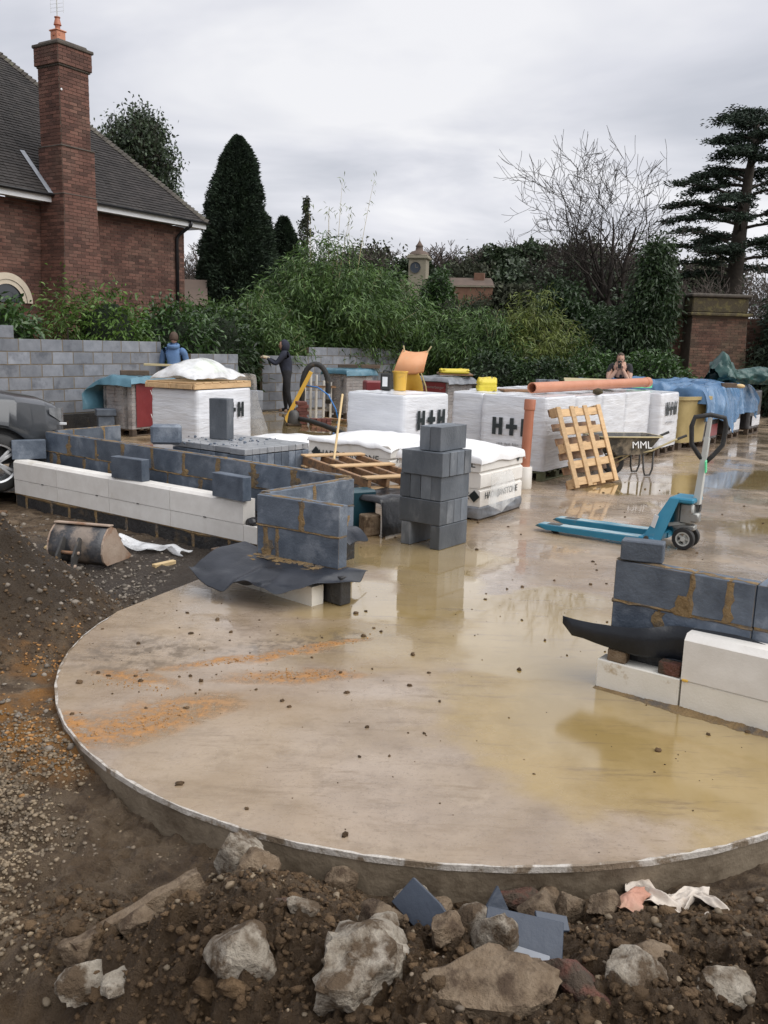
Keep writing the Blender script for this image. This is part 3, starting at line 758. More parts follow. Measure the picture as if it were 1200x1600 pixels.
tag(o, 'orange building sand spilt across the round slab and beside it', 'sand', kind='stuff')
# ================================================================ blockwork
_bm_cache = {}
def block_mesh(l, d, h, mt, b=.004):
    k = (round(l, 3), round(d, 3), round(h, 3), mt.name, b)
    if k not in _bm_cache:
        V, F_ = chamfer(k[0], k[1], k[2], b)
        _bm_cache[k] = MB().add(V, F_).mesh('block', mt)
    return _bm_cache[k]

def smear(mb, x, z0, z1, w, y, amp=.4, n_=7, seed=0):
    """trowelled strip of mortar a few mm proud of the block face"""
    r_ = random.Random(seed)
    L_, Rr = [], []
    for i in range(n_):
        z = z0 + (z1 - z0) * i / (n_ - 1)
        a = w * (.5 + amp * (r_.random() - .5)); b = w * (.5 + amp * (r_.random() - .5))
        L_.append((x - a, z)); Rr.append((x + b, z))
    rows = [[(p[0] - .004, y + .006, p[1]) for p in L_], [(p[0], y, p[1]) for p in L_], [((p[0] + q[0]) / 2, y - .003, p[1]) for p, q in zip(L_, Rr)],
            [(q[0], y, q[1]) for q in Rr], [(q[0] + .004, y + .006, q[1]) for q in Rr]]
    mb.grid(rows)

def block_wall(name, label, p0, p1, z0, n_c, mt, mort, ch=.225, bl=.45, th=.1, cuts=None, ext=None, group=None, smears=0, joint=.011, seed=0, zbase=None, base_mt=None, jit=.0015):
    r_ = random.Random(seed)
    dx, dy = p1[0] - p0[0], p1[1] - p0[1]
    Lw = math.hypot(dx, dy)
    t = thing(name, label, 'wall', (p0[0], p0[1], 0), math.atan2(dy, dx), group)
    mo = MB()
    for c in range(n_c):
        a, b = ext[c] if ext and c in ext else (0, Lw)
        zc0 = z0 + c * ch
        if cuts and c in cuts: xs_ = cuts[c]
        else:
            off = (c % 2) * bl / 2
            xs_ = [a]; x = math.floor((a + off) / bl) * bl - off + bl
            while x < b - .04:
                if x > a + .04: xs_.append(x)
                x += bl
            xs_.append(b)
        for i in range(len(xs_) - 1):
            l = xs_[i + 1] - xs_[i] - joint
            ob = place('block', block_mesh(l, th, ch - joint, mt), t, ((xs_[i] + xs_[i + 1]) / 2 + r_.uniform(-1, 1) * .001, th / 2 + r_.uniform(-1, 1) * jit, zc0 + ch / 2))
            ob.rotation_euler = (r_.uniform(-1, 1) * .002, 0, r_.uniform(-1, 1) * .003)
            if smears and i > 0:
                smear(mo, xs_[i], zc0 + .004, zc0 + ch - .012, smears * r_.uniform(.5, 1.3), -.003, .5, 8, r_.random())
                if r_.random() < .5: smear(mo, xs_[i] + r_.uniform(-.03, .03), zc0 - .01, zc0 + r_.uniform(.05, .15), smears * r_.uniform(1.2, 2.2), -.0028, .8, 6, r_.random())
        y0, y1 = .006, th - .006
        if smears: y0 = .002
        mo.box(((a + b) / 2, (y0 + y1) / 2, zc0 + ch / 2 - .006), (b - a - .012, y1 - y0, ch - .003))
        if smears and c:
            # squeezed bed joint
            nn = int((b - a) / .05) + 2
            top, mid, bot = [], [], []
            for i in range(nn):
                x = a + (b - a) * i / (nn - 1)
                u = r_.uniform(-.004, .013); v = r_.uniform(-.002, .016)
                top.append((x, .004, zc0 + u)); mid.append((x, -.004 - r_.random() * .004, zc0 + (u - v) / 2)); bot.append((x, .004, zc0 - v))
            mo.grid([top, mid, bot])
        if smears and c == n_c - 1:
            # residue along the top of the wall
            nn = int((b - a) / .04) + 2
            rows = [[], [], []]
            for i in range(nn):
                x = a + (b - a) * i / (nn - 1)
                w1, w2 = r_.uniform(.0, .035), r_.uniform(.03, .085)
                rows[0].append((x, w1, zc0 + ch - .004)); rows[1].append((x, (w1 + w2) / 2, zc0 + ch + r_.uniform(-.004, .006))); rows[2].append((x, w2, zc0 + ch - .004))
            mo.grid(rows)
    mo.build('mortar', mort, t)
    if zbase is not None:
        fb = MB(); fb.box((Lw / 2, th / 2, (z0 + zbase) / 2 - .004), (Lw - .02, th + .05, z0 - zbase - .008), b=.008)
        fb.build('footing', base_mt, t)
    return t

def loose_block(label, loc, rz, mt, dims=(.44, .1, .215), grp='loose concrete blocks', b=.005, tilt=0):
    me = block_mesh(*dims, mt, b)
    o = place('concrete_block', me, None, (loc[0], loc[1], loc[2] + dims[2] / 2), rz)
    o.rotation_euler = (tilt, 0, rz)
    return tag(o, label, 'block', grp)

# ---- rear walls by the hedge
w = block_wall('block_wall', 'tall grey block wall behind the dark van, six courses, in front of the brick house', (-7.30, 14.26), (-4.65, 18.33), .315, 7, MT['block_rear'], MT['mortar_rear'],
               ext={6: (1.05, 1.50)}, cuts={6: [1.06, 1.50]}, zbase=-.1, base_mt=MT['bitumen'], seed=1, joint=.016)
block_wall('block_wall', 'short grey block wall stub between the blue-jacketed man and the hooded worker', (-4.28, 19.35), (-3.45, 20.55), .07, 6, MT['block_rear'], MT['mortar_rear'], seed=2, joint=.016, zbase=-.1, base_mt=MT['bitumen'])
block_wall('block_wall', 'long stepped grey block wall beside the hooded worker, below the bamboo', (-3.10, 21.98), (1.25, 26.97), .03, 8, MT['block_rear'], MT['mortar_rear'],
           ext={6: (1.58, 6.62), 7: (4.92, 6.62)}, seed=3, joint=.016, zbase=-.1, base_mt=MT['bitumen'])

# ---- bay wall in the middle ground
MORT = MT['mortar']
block_wall('block_wall', 'long low dark grey block wall behind the white plinth stones', (-3.89, 10.012), (-.338, 7.251), .22, 2, MT['block_front'], MORT, bl=.489, smears=.05,
           cuts={1: [0, .489, .98, 1.45, 1.95, 2.436, 2.93, 3.41, 3.92, 4.40], 0: [0, .12, .26, .75, 1.21, 1.7, 2.19, 2.68, 3.17, 3.66, 4.15, 4.40]}, seed=4, zbase=-.02, base_mt=MT['bitumen'])
block_wall('block_wall', 'short return block wall joining the long low wall to the front pier', (-.912, 6.30), (-.245, 7.16), .22, 2, MT['block_front'], MORT, smears=.04,
           ext={0: (.11, 1.085), 1: (.11, 1.085)}, cuts={1: [.11, .60, 1.085], 0: [.11, .42, .87, .975, 1.085]}, seed=5, zbase=-.02, base_mt=MT['bitumen'])
block_wall('block_wall', 'dark grey two course block pier standing on a black damp proof sheet, mortar smeared', (-.930, 6.305), (-.30, 5.885), .22, 2, MT['block_front'], MORT, smears=.045,
           cuts={1: [0, .42, .757], 0: [0, .09, .20, .757]}, seed=6, zbase=-.02, base_mt=MT['bitumen'])
block_wall('block_wall', 'short stub of low wall turning back at the far end by the van', (-3.80, 10.16), (-3.30, 10.95), .22, 2, MT['block_front'], MORT, smears=.03, seed=7, zbase=-.02, base_mt=MT['bitumen'])
# plinth of cast stone on painted blocks
a_, d_ = Vector((-4.15, 9.73)), Vector((.81, -.587))
pl = thing('stone_plinth', 'smooth white cast stone plinth in two courses above black painted blocks', 'plinth', (a_.x, a_.y, 0), math.atan2(d_.y, d_.x))
def stone_mesh(l, d, h, mt, cham=.025):
    """stone with a weathered top front edge"""
    pr = [(0, 0), (d, 0), (d, h), (cham, h), (0, h - cham)]
    m_ = MB(); n_ = len(pr); e_ = .003
    V = [(e_, y, z) for y, z in pr] + [(l - e_, y, z) for y, z in pr]
    m_.add(V, [tuple(range(n_))[::-1], tuple(range(n_, 2 * n_))] + [(i, (i + 1) % n_, n_ + (i + 1) % n_, n_ + i) for i in range(n_)])
    return m_.mesh('stone', mt)
for i, (x0, x1) in enumerate(((0, .808), (.808, 1.693), (1.693, 2.62), (2.62, 3.593))):
    place('upper_stone', stone_mesh(x1 - x0, .15, .213, MT['cast_stone']), pl, (x0, rnd.uniform(0, .003), .158))
for i, (x0, x1) in enumerate(((0, .808), (.808, 1.693), (1.693, 2.62), (2.62, 3.593), (3.593, 3.95))):
    place('lower_stone', stone_mesh(x1 - x0, .15, .154, MT['cast_stone'], .003), pl, (x0, .004, 0.0))
x = 0
for x1 in (.21, .68, 1.0, 1.457, 1.95, 2.41, 2.92, 3.40, 3.85):
    place('painted_block', block_mesh(x1 - x - .03, .1, .215, MT['bitumen'], .006), pl, ((x + x1) / 2, .062, -.112)); x = x1
mo = MB(); mo.box((1.95, .068, -.112), (3.9, .10, .212))
for j, x1 in enumerate((.21, .68, 1.0, 1.457, 1.95, 2.41, 2.92, 3.40)): smear(mo, x1, -.20, -.004, .035, .010, .6, 8, j)
nn = 80; rows = [[], [], []]
for i in range(nn):
    x = 3.95 * i / (nn - 1); q = .012 + .03 * max(0, vnoise(x * 3, 0, seed=8)) + rnd.random() * .008
    rows[0].append((x, .012, .0)); rows[1].append((x, .004, -q * .5)); rows[2].append((x, .014, -q))
mo.grid(rows); mo.build('mortar', MORT, pl)
for x, z in ((.55, .157), (1.5, .157), (2.15, .157), (3.1, .157)):
    MB().box((x, .0, z), (.03, .01, .008)).build('shim', MT['black_plastic'], pl)
cw = MB(); cw.lathe([(0, -.01), (.05, -.01), (.055, .03), (.05, .1), (0, .1)], 14, M=TR((3.66, .02, .17), 0, 0, R(-90))); cw.build('rolled_membrane', MT['black_plastic'], pl, smooth=True)

# loose blocks left on the stones and walls
RZ1 = math.atan2(-.587, .81)
loose_block('dark block left on the far end of the white plinth, beside the van', (-4.02, 9.86, .372), RZ1 + R(62), MT['block_front'], (.36, .1, .215))
loose_block('dark block standing on the middle of the white plinth', (-2.52, 8.62, .372), RZ1 + R(4), MT['block_front'])
loose_block('dark block standing on the near end of the white plinth next to the pier', (-1.36, 7.72, .372), RZ1 - R(4), MT['block_front'], (.42, .1, .215))
loose_block('dark round-edged block on edge behind the long low wall, left of the upright block', (-2.28, 9.12, .672), R(8), MT['block_front'], (.31, .14, .205), b=.025)
loose_block('pale topped block lying flat beyond the far end of the low wall', (-3.95, 11.1, .47), R(-20), MT['block_front'], (.36, .22, .10))
MB().box((-3.95, 11.1, .23), (.3, .2, .45), rz=R(-20), b=.01).build('trestle_block', MT['block_front'])
tag(bpy.data.objects['trestle_block'], 'dark block upright beneath the flat pale topped block', 'block', 'loose concrete blocks')

# pack of dense blocks behind the low wall, with one standing on it
pk = thing('block_pack', 'flat topped pack of dark paving blocks behind the low wall', 'block pack', (-1.40, 8.72, 0), math.atan2(.79, .61))
mesh_ = block_mesh(.10, .22, .20, MT['block_front'], .004)
top_ = mat('pale_top', (.24, .25, .265), (.33, .34, .355), 5, .3, .3, 25, var=.15, c3=(.08, .085, .09), s3=7, f3=(.58, .7))  # top layer of the pack, a paler grey than the blocks below
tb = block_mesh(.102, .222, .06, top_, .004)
for i in range(9):
    for j in range(5):
        if i == 0 or j == 0 or i == 8:
            for k in range(3):
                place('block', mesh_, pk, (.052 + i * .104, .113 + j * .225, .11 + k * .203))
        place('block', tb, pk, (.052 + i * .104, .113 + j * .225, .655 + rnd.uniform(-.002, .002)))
for i in range(14):
    x_, y_ = rnd.uniform(.05, .9), rnd.uniform(.1, 1.1)
MB().box((.47, .56, .30), (.90, 1.08, .6)).build('inner_block', MT['bitumen'], pk)
o = place('crumbs', lumps('crumbs', np.stack([nprng.uniform(-2.2, -1.2, 60), nprng.uniform(9.0, 9.8, 60), np.full(60, .687)], -1), .006 + .014 * nprng.random(60) ** 2, MT['block_front'], base=I1))
tag(o, 'dark crumbs of broken block on top of the flat block pack', 'crumbs', kind='stuff')
loose_block('tall block standing on end on the flat block pack', (-1.80, 9.62, .687), R(-22), MT['block_stack'], (.225, .14, .44))

# stack of blocks standing on the wet slab
st = thing('block_stack', 'free standing stack of grey blocks, five courses, on the wet slab', 'block stack', (.49, 7.49, 0), math.atan2(.79, .61))
# local x runs back to the right, y runs back to the left
B_ = lambda l, d, h: block_mesh(l, d, h, MT['block_stack'], .004)
def sb(x, y, z, l, d, h=.21, rz=0): 
    o_ = place('block', B_(l, d, h), st, (x, y, z + h / 2 + .001), rz); return o_
sb(.22, .052, .0, .44, .10); sb(.22, .37, .0, .44, .10)                                   # two blocks on edge as feet
for j in range(4): sb(.05 + j * .112, .225, .215, .108, .44, rz=rnd.uniform(-.01, .01))
for j in range(4): sb(.225, .06 + j * .112, .43, .44, .108, rz=rnd.uniform(-.01, .01))
for j in range(4): sb(.035 + j * .116, .205, .645, .108, .44, rz=rnd.uniform(-.015, .015))
sb(.24, .22, .86, .44, .107, rz=.05); sb(.24, .108, .86, .44, .107, rz=.05)

# damp proof sheets
def sheet(name, label, P, mt, cat='sheet', th=.003, parent=None, group=None, sub=True):
    """P: grid of points -> thin solid sheet"""
    m_ = MB().grid(P)
    me = m_.mesh(name, mt, True)
    o_ = place(name, me, parent)
    sm = o_.modifiers.new('thick', 'SOLIDIFY'); sm.thickness = th; sm.offset = 0
    if sub:
        ss = o_.modifiers.new('soft', 'SUBSURF'); ss.levels = 1; ss.render_levels = 1
    if label: tag(o_, label, cat if parent is None else None, group)
    return o_
W3 = Vector((.834, -.552, 0)); F3 = Vector((-.552, -.834, 0)); O3 = Vector((-.915, 6.30, 0))
P = []
for i in range(34):
    s_ = i / 33; row = []
    x_ = -.22 + 1.14 * s_
    front = np.interp(s_, [0, .2, .45, .7, .85, 1], [.50, .55, .53, .47, .26, .02])
    for j in range(16):
        f_ = j / 15; yy = -.10 + (front + .10) * f_
        d = max(0, yy)
        z = .222 - .26 * max(0, d - .05) ** 1.2 * (1 - .35 * math.sin(s_ * 5)) + .02 * math.sin(s_ * 9 + d * 5) * d * 2 + d * (.10 * float(vnoise(s_ * 6, d * 5, seed=3)) + .06 * (1 - 2 * abs(float(vnoise(s_ * 9 + 3, d * 9, seed=4)))))
        if s_ < .18: z += (.18 - s_) * .25
        if s_ > .85: z += -.3 * (s_ - .85) * f_ + .02 * math.sin(f_ * 6)
        row.append(tuple(O3 + W3 * x_ + F3 * yy + Vector((0, 0, z))))
    P.append(row)
sheet('damp_proof_sheet', 'black damp proof sheet sagging out from beneath the near pier, splashed with mortar', P, MT['dpc'])
mo = MB()
for k in range(70):
    x_ = rnd.uniform(.0, .62); y_ = abs(rnd.gauss(0, .05)) + .005
    p = O3 + W3 * x_ + F3 * y_
    mo.box((p.x, p.y, .225 - .26 * max(0, y_ - .05) ** 1.2), (rnd.uniform(.02, .07), rnd.uniform(.012, .03), rnd.uniform(.006, .016)), rz=rnd.uniform(-1, .2), b=.004)
o = mo.build('mortar_droppings', MORT, bpy.data.objects['damp_proof_sheet']); o['kind'] = 'stuff'
W2d = Vector((.61, .79, 0)); N2 = Vector((.79, -.61, 0))
P = []
for i in range(8):
    s_ = i / 7; row = []
    for j in range(7):
        f_ = j / 6
        p = Vector((-.50, 6.76, 0)) + W2d * (.34 * s_) + N2 * (.31 * f_ * (1 - .25 * s_))
        row.append((p.x, p.y, .30 + .05 * math.sin(f_ * 2.6) - .10 * f_ * f_ + .02 * math.sin(s_ * 5)))
    P.append(row)
sheet('damp_proof_sheet', 'small curled black membrane flap sticking out of the return wall', P, MT['dpc'])
# cast stones under the pier
pb = thing('plinth_stones', 'dirty white stones lying under the black sheet of the near pier', 'plinth', (-1.29, 6.45, 0), math.atan2(-.71, .82))
for x0, x1 in ((0, .56), (.56, 1.085)):
    place('stone', stone_mesh(x1 - x0, .11, .135, MT['cast_stone_dirty'], .004), pb, (x0, .0, .0))
MB().box((.02, .04, .18), (.06, .08, .07), b=.004).build('packing_brick_or_filler', MT['wood_dark'], pb)
MB().box((.62, .10, .178), (.9, .07, .07), b=.004).build('packing_brick_or_filler', MT['bitumen'], pb)  # recessed black filler strip for the dark gap between stones and sheet
MB().box((1.13, .19, .105), (.18, .10, .20), b=.005).build('black_block', MT['bitumen'], pb)

# ---- right hand pier
block_wall('block_wall', 'dark grey block pier at the right edge with orange mortar in its joints', (1.235, 4.56), (1.81, 4.115), .225, 2, MT['block_front'], MORT, smears=.05,
           cuts={1: [0, .415, .60, .727], 0: [0, .26, .727]}, seed=11, zbase=-.02, base_mt=MT['bitumen'])
block_wall('block_wall', 'block wall running back along the right edge of the picture from the right pier', (1.89, 4.06), (3.9, 6.72), .225, 2, MT['block_front'], MORT, smears=.05, seed=12, zbase=-.02, base_mt=MT['bitumen'])
loose_block('small pale-topped coursing block on top of the right hand pier', (1.37, 4.53, .679), math.atan2(-.445, .575) + .25, MT['block_front'], (.215, .10, .108), b=.006)
pr_ = thing('stone_plinth', 'white stone plinth in front of the right pier, splashed with mud', 'plinth', (1.155, 4.455, 0), math.atan2(-.53, .68))
place('lower_stone', stone_mesh(.445, .10, .155, MT['cast_stone_dirty'], .006), pr_, (0, 0, 0))
place('lower_stone', stone_mesh(.98, .10, .155, MT['cast_stone_dirty'], .006), pr_, (.45, 0, 0))
place('upper_stone', stone_mesh(.98, .14, .235, MT['cast_stone'], .03), pr_, (.445, -.004, .158))
MB().box((.10, .035, .189), (.10, .06, .065), b=.004).build('packing_brick_or_filler', MT['rubble_brown'], pr_)
MB().box((.38, .035, .189), (.11, .06, .065), b=.004).build('packing_brick_or_filler', MT['rubble_red'], pr_)
MB().box((.5, .16, .08), (.98, .06, .15)).build('black_block', MT['bitumen'], pr_)
MB().box((.47, -.006, .158), (.03, .012, .012), b=.003).build('wedge', MT['yellow'], pr_)
mo = MB(); nn = 170; rows = [[], [], [], []]
for i in range(nn):
    x_ = 1.5 * i / (nn - 1); q = max(.002, (.010 + .012 * float(fbm(x_ * 5, 0.0, o=4, seed=61)) + .004 * rnd.random()) * (0.35 + x_))
    rows[0].append((x_, .004, .002 + q)); rows[1].append((x_, -.006 - q * .5, .002 + q * .7)); rows[2].append((x_, -.02 - q * 1.2, .002 + q * .25)); rows[3].append((x_, -.03 - q * 2.6, .0008))
mo.grid(rows); mo.build('mortar', MORT, pr_)
W4 = Vector((.79, -.613, 0)); F4 = Vector((-.613, -.79, 0)); O4 = Vector((1.235, 4.56, 0))
P = []
prof4 = [(-.06, .228), (.0, .228), (.05, .226), (.09, .224), (.114, .228), (.122, .25), (.126, .32), (.130, .40)]
for i in range(22):
    s_ = i / 21; x_ = -.20 + 1.21 * s_; row = []
    cur = max(0, (.16 - s_) / .16)
    for j, (yy, z) in enumerate(prof4):
        k = min(1, max(0, (z - .178) / .222)) if j > 3 else 0
        yy += (.016 * float(vnoise(s_ * 7, j * .6, seed=77)) + .012 * (1 - 2 * abs(float(vnoise(s_ * 11, j * .3, seed=78))))) * (j > 3) * max(0, 1 - s_ * 2.2)
        yy *= 1 - .75 * min(1, max(0, (s_ - .36) / .10)) * (j > 2)
        z2 = (z if j < 4 else .228 + (z - .228) * (.60 + .40 * min(1, s_ * 2.2))) + .012 * math.sin(s_ * 7 + j * .4) - k * .05 * max(0, s_ - .75) * 4 + cur * (.02 - .02 * (j / 7))
        p = O4 + W4 * (x_ - cur * .02) + F4 * (yy + .012 * math.sin(s_ * 5)); row.append((p.x, p.y, z2))
    if i == 0: row = [(a_ * .35 + row[7][0] * .65, b_ * .35 + row[7][1] * .65, c_ * .5 + .345 * .5) for a_, b_, c_ in row]
    P.append(row)
sheet('damp_proof_sheet', 'stiff black damp proof sheet curling up in front of the right hand pier', P, MT['dpc_black'], th=.0015, sub=False)
MB().box((2.35, 4.86, .78), (.8, .02, .045), rz=math.atan2(.79, .61), ry=R(-14), b=.004).build('timber_batten', MT['wood_wet'])
tag(bpy.data.objects['timber_batten'], 'wet timber batten sloping along the wall at the right edge', 'timber')
# ================================================================ brick house behind the hedge
EZ = 4.66                                     # underside of fascia
Wd = Vector((.523, .852, 0)).normalized()      # along the eaves, towards the back right
E0, E1 = Vector((-8.34, 19.6, 0)), Vector((-5.05, 24.95, 0))
Wd = (E1 - E0).normalized(); Nd = Vector((-Wd.y, Wd.x, 0))      # Nd points into the house
house = thing('brick_house', 'red brick house with dark tiled hip roof and tall chimney stack', 'house', (E1.x, E1.y, 0), math.atan2(Wd.y, Wd.x))
# local frame: x along eaves (0 at the corner, negative towards the left), y into the house
def bricks(mb, x0, x1, z0, z1, M, lim=None, bw=.225, bh=.075, j=.012, proud=.012, seed=0, flem=False):
    """running bond of thin bricks on the plane y=0 (front at y=-proud); lim(z)->(xa,xb)"""
    r_ = random.Random(seed)
    c = 0; z = z0
    while z < z1 - .01:
        a, b = lim(z + bh / 2) if lim else (x0, x1)
        h = min(bh, z1 - z) - j
        x = a - (bw / 2 if c % 2 else 0) * (1)
        while x < b - .02:
            xa, xb = max(x, a), min(x + bw, b)
            if xb - xa > .03:
                p = proud * r_.uniform(.75, 1.1)
                X0, X1, Z0, Z1 = xa + j / 2, xb - j / 2, z + j / 2, z + j / 2 + h
                V = [(X0, -p, Z0), (X1, -p, Z0), (X1, -p, Z1), (X0, -p, Z1), (X0, 0, Z0), (X1, 0, Z0), (X1, 0, Z1), (X0, 0, Z1)]
                mb.add(V, [(0, 1, 2, 3), (1, 5, 6, 2), (3, 2, 6, 7), (0, 4, 5, 1), (0, 3, 7, 4)], 0, M)
            x += bw
        z += bh; c += 1
OV = .42
bk = MB(); bricks(bk, -10.5, -OV, 1.0, EZ + .02, TR((0, OV, 0)), seed=3)
o = bk.build('wall_bricks', MT['house_brick'], house); o['kind'] = 'stuff'
bd = MB(); bd.box((-5.5, OV + 4.0, EZ / 2 + .0), (10.16, 8.0, EZ)); bd.build('wall', MT['house_mortar'], house)
# fascia, soffit, gutter, downpipe
MB().box((-5.4, .012, EZ + .07), (10.8, .024, .15)).build('fascia', MT['fascia'], house)
MB().box((.012, 4.0, EZ + .07), (.024, 7.9, .15)).build('fascia', MT['fascia'], house)
MB().box((-5.4, .22, EZ + .035), (10.76, .38, .012)).build('soffit', MT['soffit'], house)
g_ = MB()
gp_ = [(math.cos(a) * .055, math.sin(a) * .05) for a in np.linspace(math.pi, 2 * math.pi, 8)]
g_.grid([[(x_, -.058 + p[0], EZ + .165 + p[1]) for p in gp_] for x_ in (-10.8, .05)])
o = g_.build('gutter', MT['gutter'], house, True); sm = o.modifiers.new('t', 'SOLIDIFY'); sm.thickness = .008
dp = MB(); dp.tube([(-.62, -.06, EZ + .12), (-.62, -.04, EZ + .02), (-.72, .30, EZ - .22), (-.74, OV - .06, EZ - .32), (-.74, OV - .06, 1.0)], .045, 10)
dp.build('downpipe', MT['gutter'], house, True)
# roof of plain tiles, course by course
PIT = math.atan2(3.79, 3.62)
cp_, sp_ = math.cos(PIT), math.sin(PIT)
RM = Matrix.Translation((0, -.05, EZ + .16)) @ Matrix.Rotation(PIT, 4, 'X')   # local: x along eaves, y up the slope, z outward
tl = MB(); r_ = random.Random(5)
row = 0; yv = 0.0
while yv < 6.6:
    sprocket = -.035 * max(0, 1 - yv / .8)
    xr = -yv * cp_ + .02
    x = xr + (.0825 if row % 2 else 0)
    while x > -10.8:
        w_ = .160; xa, xb = x - w_, min(x, xr)
        if xb - xa > .03:
            lift = r_.uniform(.0, .006); y0_ = yv + r_.uniform(-.006, .006)
            V = [(xa, y0_, .022 + lift), (xb, y0_, .022 + lift + r_.uniform(-.003, .003)), (xb, y0_ + .13, .004), (xa, y0_ + .13, .004), (xa, y0_, .006), (xb, y0_, .006)]
            tl.add(V, [(0, 1, 2, 3), (4, 5, 1, 0)], 0, RM)
        x -= .165
    yv += .10; row += 1
ro = tl.build('roof', MT['roof_tile'], house); ro['kind'] = 'stuff'
dk = MB()
V = [RM @ Vector(p) for p in ((.0, 0, -.01), (-10.8, 0, -.01), (-10.8, 6.6, -.01), (-6.6 * cp_, 6.6, -.01))]
V += [Vector((0, 8.0, EZ + .15))]
dk.add([tuple(v) for v in V], [(0, 3, 2, 1), (0, 4, 3)]); dk.build('roof_deck', MT['roof_tile'], ro)
hipd = (RM @ Vector((-6.6 * cp_, 6.6, 0)) - RM @ Vector((0, 0, 0)))
hl = hipd.length; hu = hipd.normalized()
hm = MB()
prof = [(-.11, -.05), (-.06, .03), (0, .055), (.06, .03), (.11, -.05)]
side = hu.cross(Vector((0, 0, 1))).normalized(); upv = side.cross(hu)
rowsA = []
for k, lift, sc_ in ((0, .02, 1.12), (.16, -.012, .9)):
    rowsA.append([tuple(hu * k + side * (p[0] * sc_) + upv * (p[1] * sc_ + lift)) for p in prof])
hm.grid(rowsA); hm.add([rowsA[0][i] for i in range(5)], [(0, 1, 2, 3, 4)])
hme = hm.mesh('hip_tile', MT['hip_tile'])
h0 = RM @ Vector((0, 0, .01))
for k in range(int(hl / .118)):
    p = h0 + hu * (k * .118)
    q = place('hip_tile', hme, house, p); q.rotation_euler = (rnd.uniform(-.02, .02), rnd.uniform(-.02, .02), rnd.uniform(-.04, .04))
# chimney : K is its front corner, faces run along Wd and Nd
K_ = Vector((-7.30, 20.5, 0))
inv = Matrix.Rotation(-math.atan2(Wd.y, Wd.x), 4, 'Z') @ Matrix.Translation(-E1)
kl = inv @ K_
chm = MB()
def stage(z0, z1, xa0, xa1, xb0, xb1, dpt, yo=0, seed=0):
    """one stage: left face and front face in brick; x extents vary from bottom to top"""
    def lim(z):
        t_ = (z - z0) / (z1 - z0); return (xa0 + (xa1 - xa0) * t_, xb0 + (xb1 - xb0) * t_)
    bricks(chm, 0, 0, z0, z1, TR((kl.x, kl.y + yo, 0)), lim, seed=seed)
    # left face follows the batter of the edge
    t_ = math.atan2(xa1 - xa0, z1 - z0)
    M_ = TR((kl.x + xa0, kl.y + yo, 0)) @ Matrix.Translation((0, 0, z0)) @ Matrix.Rotation(t_, 4, 'Y') @ Matrix.Translation((0, 0, -z0)) @ Matrix.Rotation(R(-90), 4, 'Z') @ Matrix.Translation((-dpt, 0, 0))
    bricks(chm, 0, dpt, z0, z1, M_, seed=seed + 1)
    core = MB()
    V = [(kl.x + x_, kl.y + yo + y_, z_) for z_, (x0_, x1_) in ((z0, (xa0, xb0)), (z1, (xa1, xb1))) for x_, y_ in ((x0_, 0), (x1_, 0), (x1_, dpt), (x0_, dpt))]
    return V
cores = []
ZB, ZF, ZS, ZN, ZC, ZT = 1.0, 4.45, 4.83, 5.83, 7.49, 7.90
cores.append(stage(ZB, ZF, -.16, .0, 1.12, .92, .80, .0, 1))
cores.append(stage(ZF, ZS, .0, .0, .92, .92, .80, .0, 11))
cores.append(stage(ZS, ZN, .0, .0, .90, .90, .78, .015, 21))
cores.append(stage(ZN, ZC, .045, .045, .84, .84, .70, .06, 31))
cores.append(stage(ZC + .04, ZT, -.01, -.01, .90, .90, .80, .005, 41))
chim = chm.build('chimney', MT['house_brick'], house); chim['kind'] = 'stuff'
cm = MB()
for V in cores: cm.add(V, BOXF)
cm.build('chimney_core', MT['house_mortar'], chim)
cm = MB()
cm.box((kl.x + .445, kl.y + .40, ZT + .035), (.98, .88, .07), b=.015)
cm.box((kl.x + .445, kl.y + .40, ZT + .10), (.80, .70, .08), b=.03)
cm.box((kl.x + .445, kl.y + .40, ZC + .02), (.86, .76, .04), b=.01)
cm.box((kl.x + .445, kl.y + .40, ZN + .012), (.93, .83, .035), b=.012)
cm.box((kl.x + .455, kl.y + .40, ZS + .0), (.955, .84, .03), b=.012)
cm.build('chimney_cap', MT['chimney_cap'], chim)
MB().lathe([(0, 0), (.02, 0), (.025, .012), (0, .02)], 10, M=TR((kl.x + .07, kl.y + .04, 7.0), 0, 0, R(90))).build('vent_plug', MT['fascia'], chim)
po = thing('chimney_pot', 'terracotta chimney pot with a louvred cowl and aerial on the house chimney', 'chimney pot', tuple(house.matrix_basis @ Vector((kl.x + .33, kl.y + .40, ZT + .13))))
p_ = MB(); p_.box((0, 0, .10), (.23, .23, .30), b=.012, rz=R(58)); p_.box((0, 0, .262), (.27, .27, .03), b=.008, rz=R(58)); p_.build('pot', MT['terracotta'], po)
p_ = MB()
for s_ in (-1, 1): p_.box((s_ * .05, -.10, .17), (.05, .06, .05), b=.004, rz=R(58 - 90))
p_.build('vent_hood', MT['terracotta_d'], po)
p_ = MB(); p_.lathe([(.055, .27), (.055, .37), (.085, .385), (.08, .40), (.05, .52), (.065, .535), (.065, .55), (.0, .56)], 16); p_.build('cowl', MT['terracotta_d'], po, True, sharp=35)
p_ = MB(); p_.tube([(0, 0, .54), (0, 0, 1.25)], .012, 6)
for z_ in (.66, .74, .82, .9): p_.tube([(-.16, .05, z_), (.16, -.05, z_)], .003, 5)
for s_ in (-1, 1): p_.tube([(s_ * .16, -s_ * .05, .62), (s_ * .16, -s_ * .05, .95)], .003, 5)
p_.build('aerial', MT['steel_pale'], po)
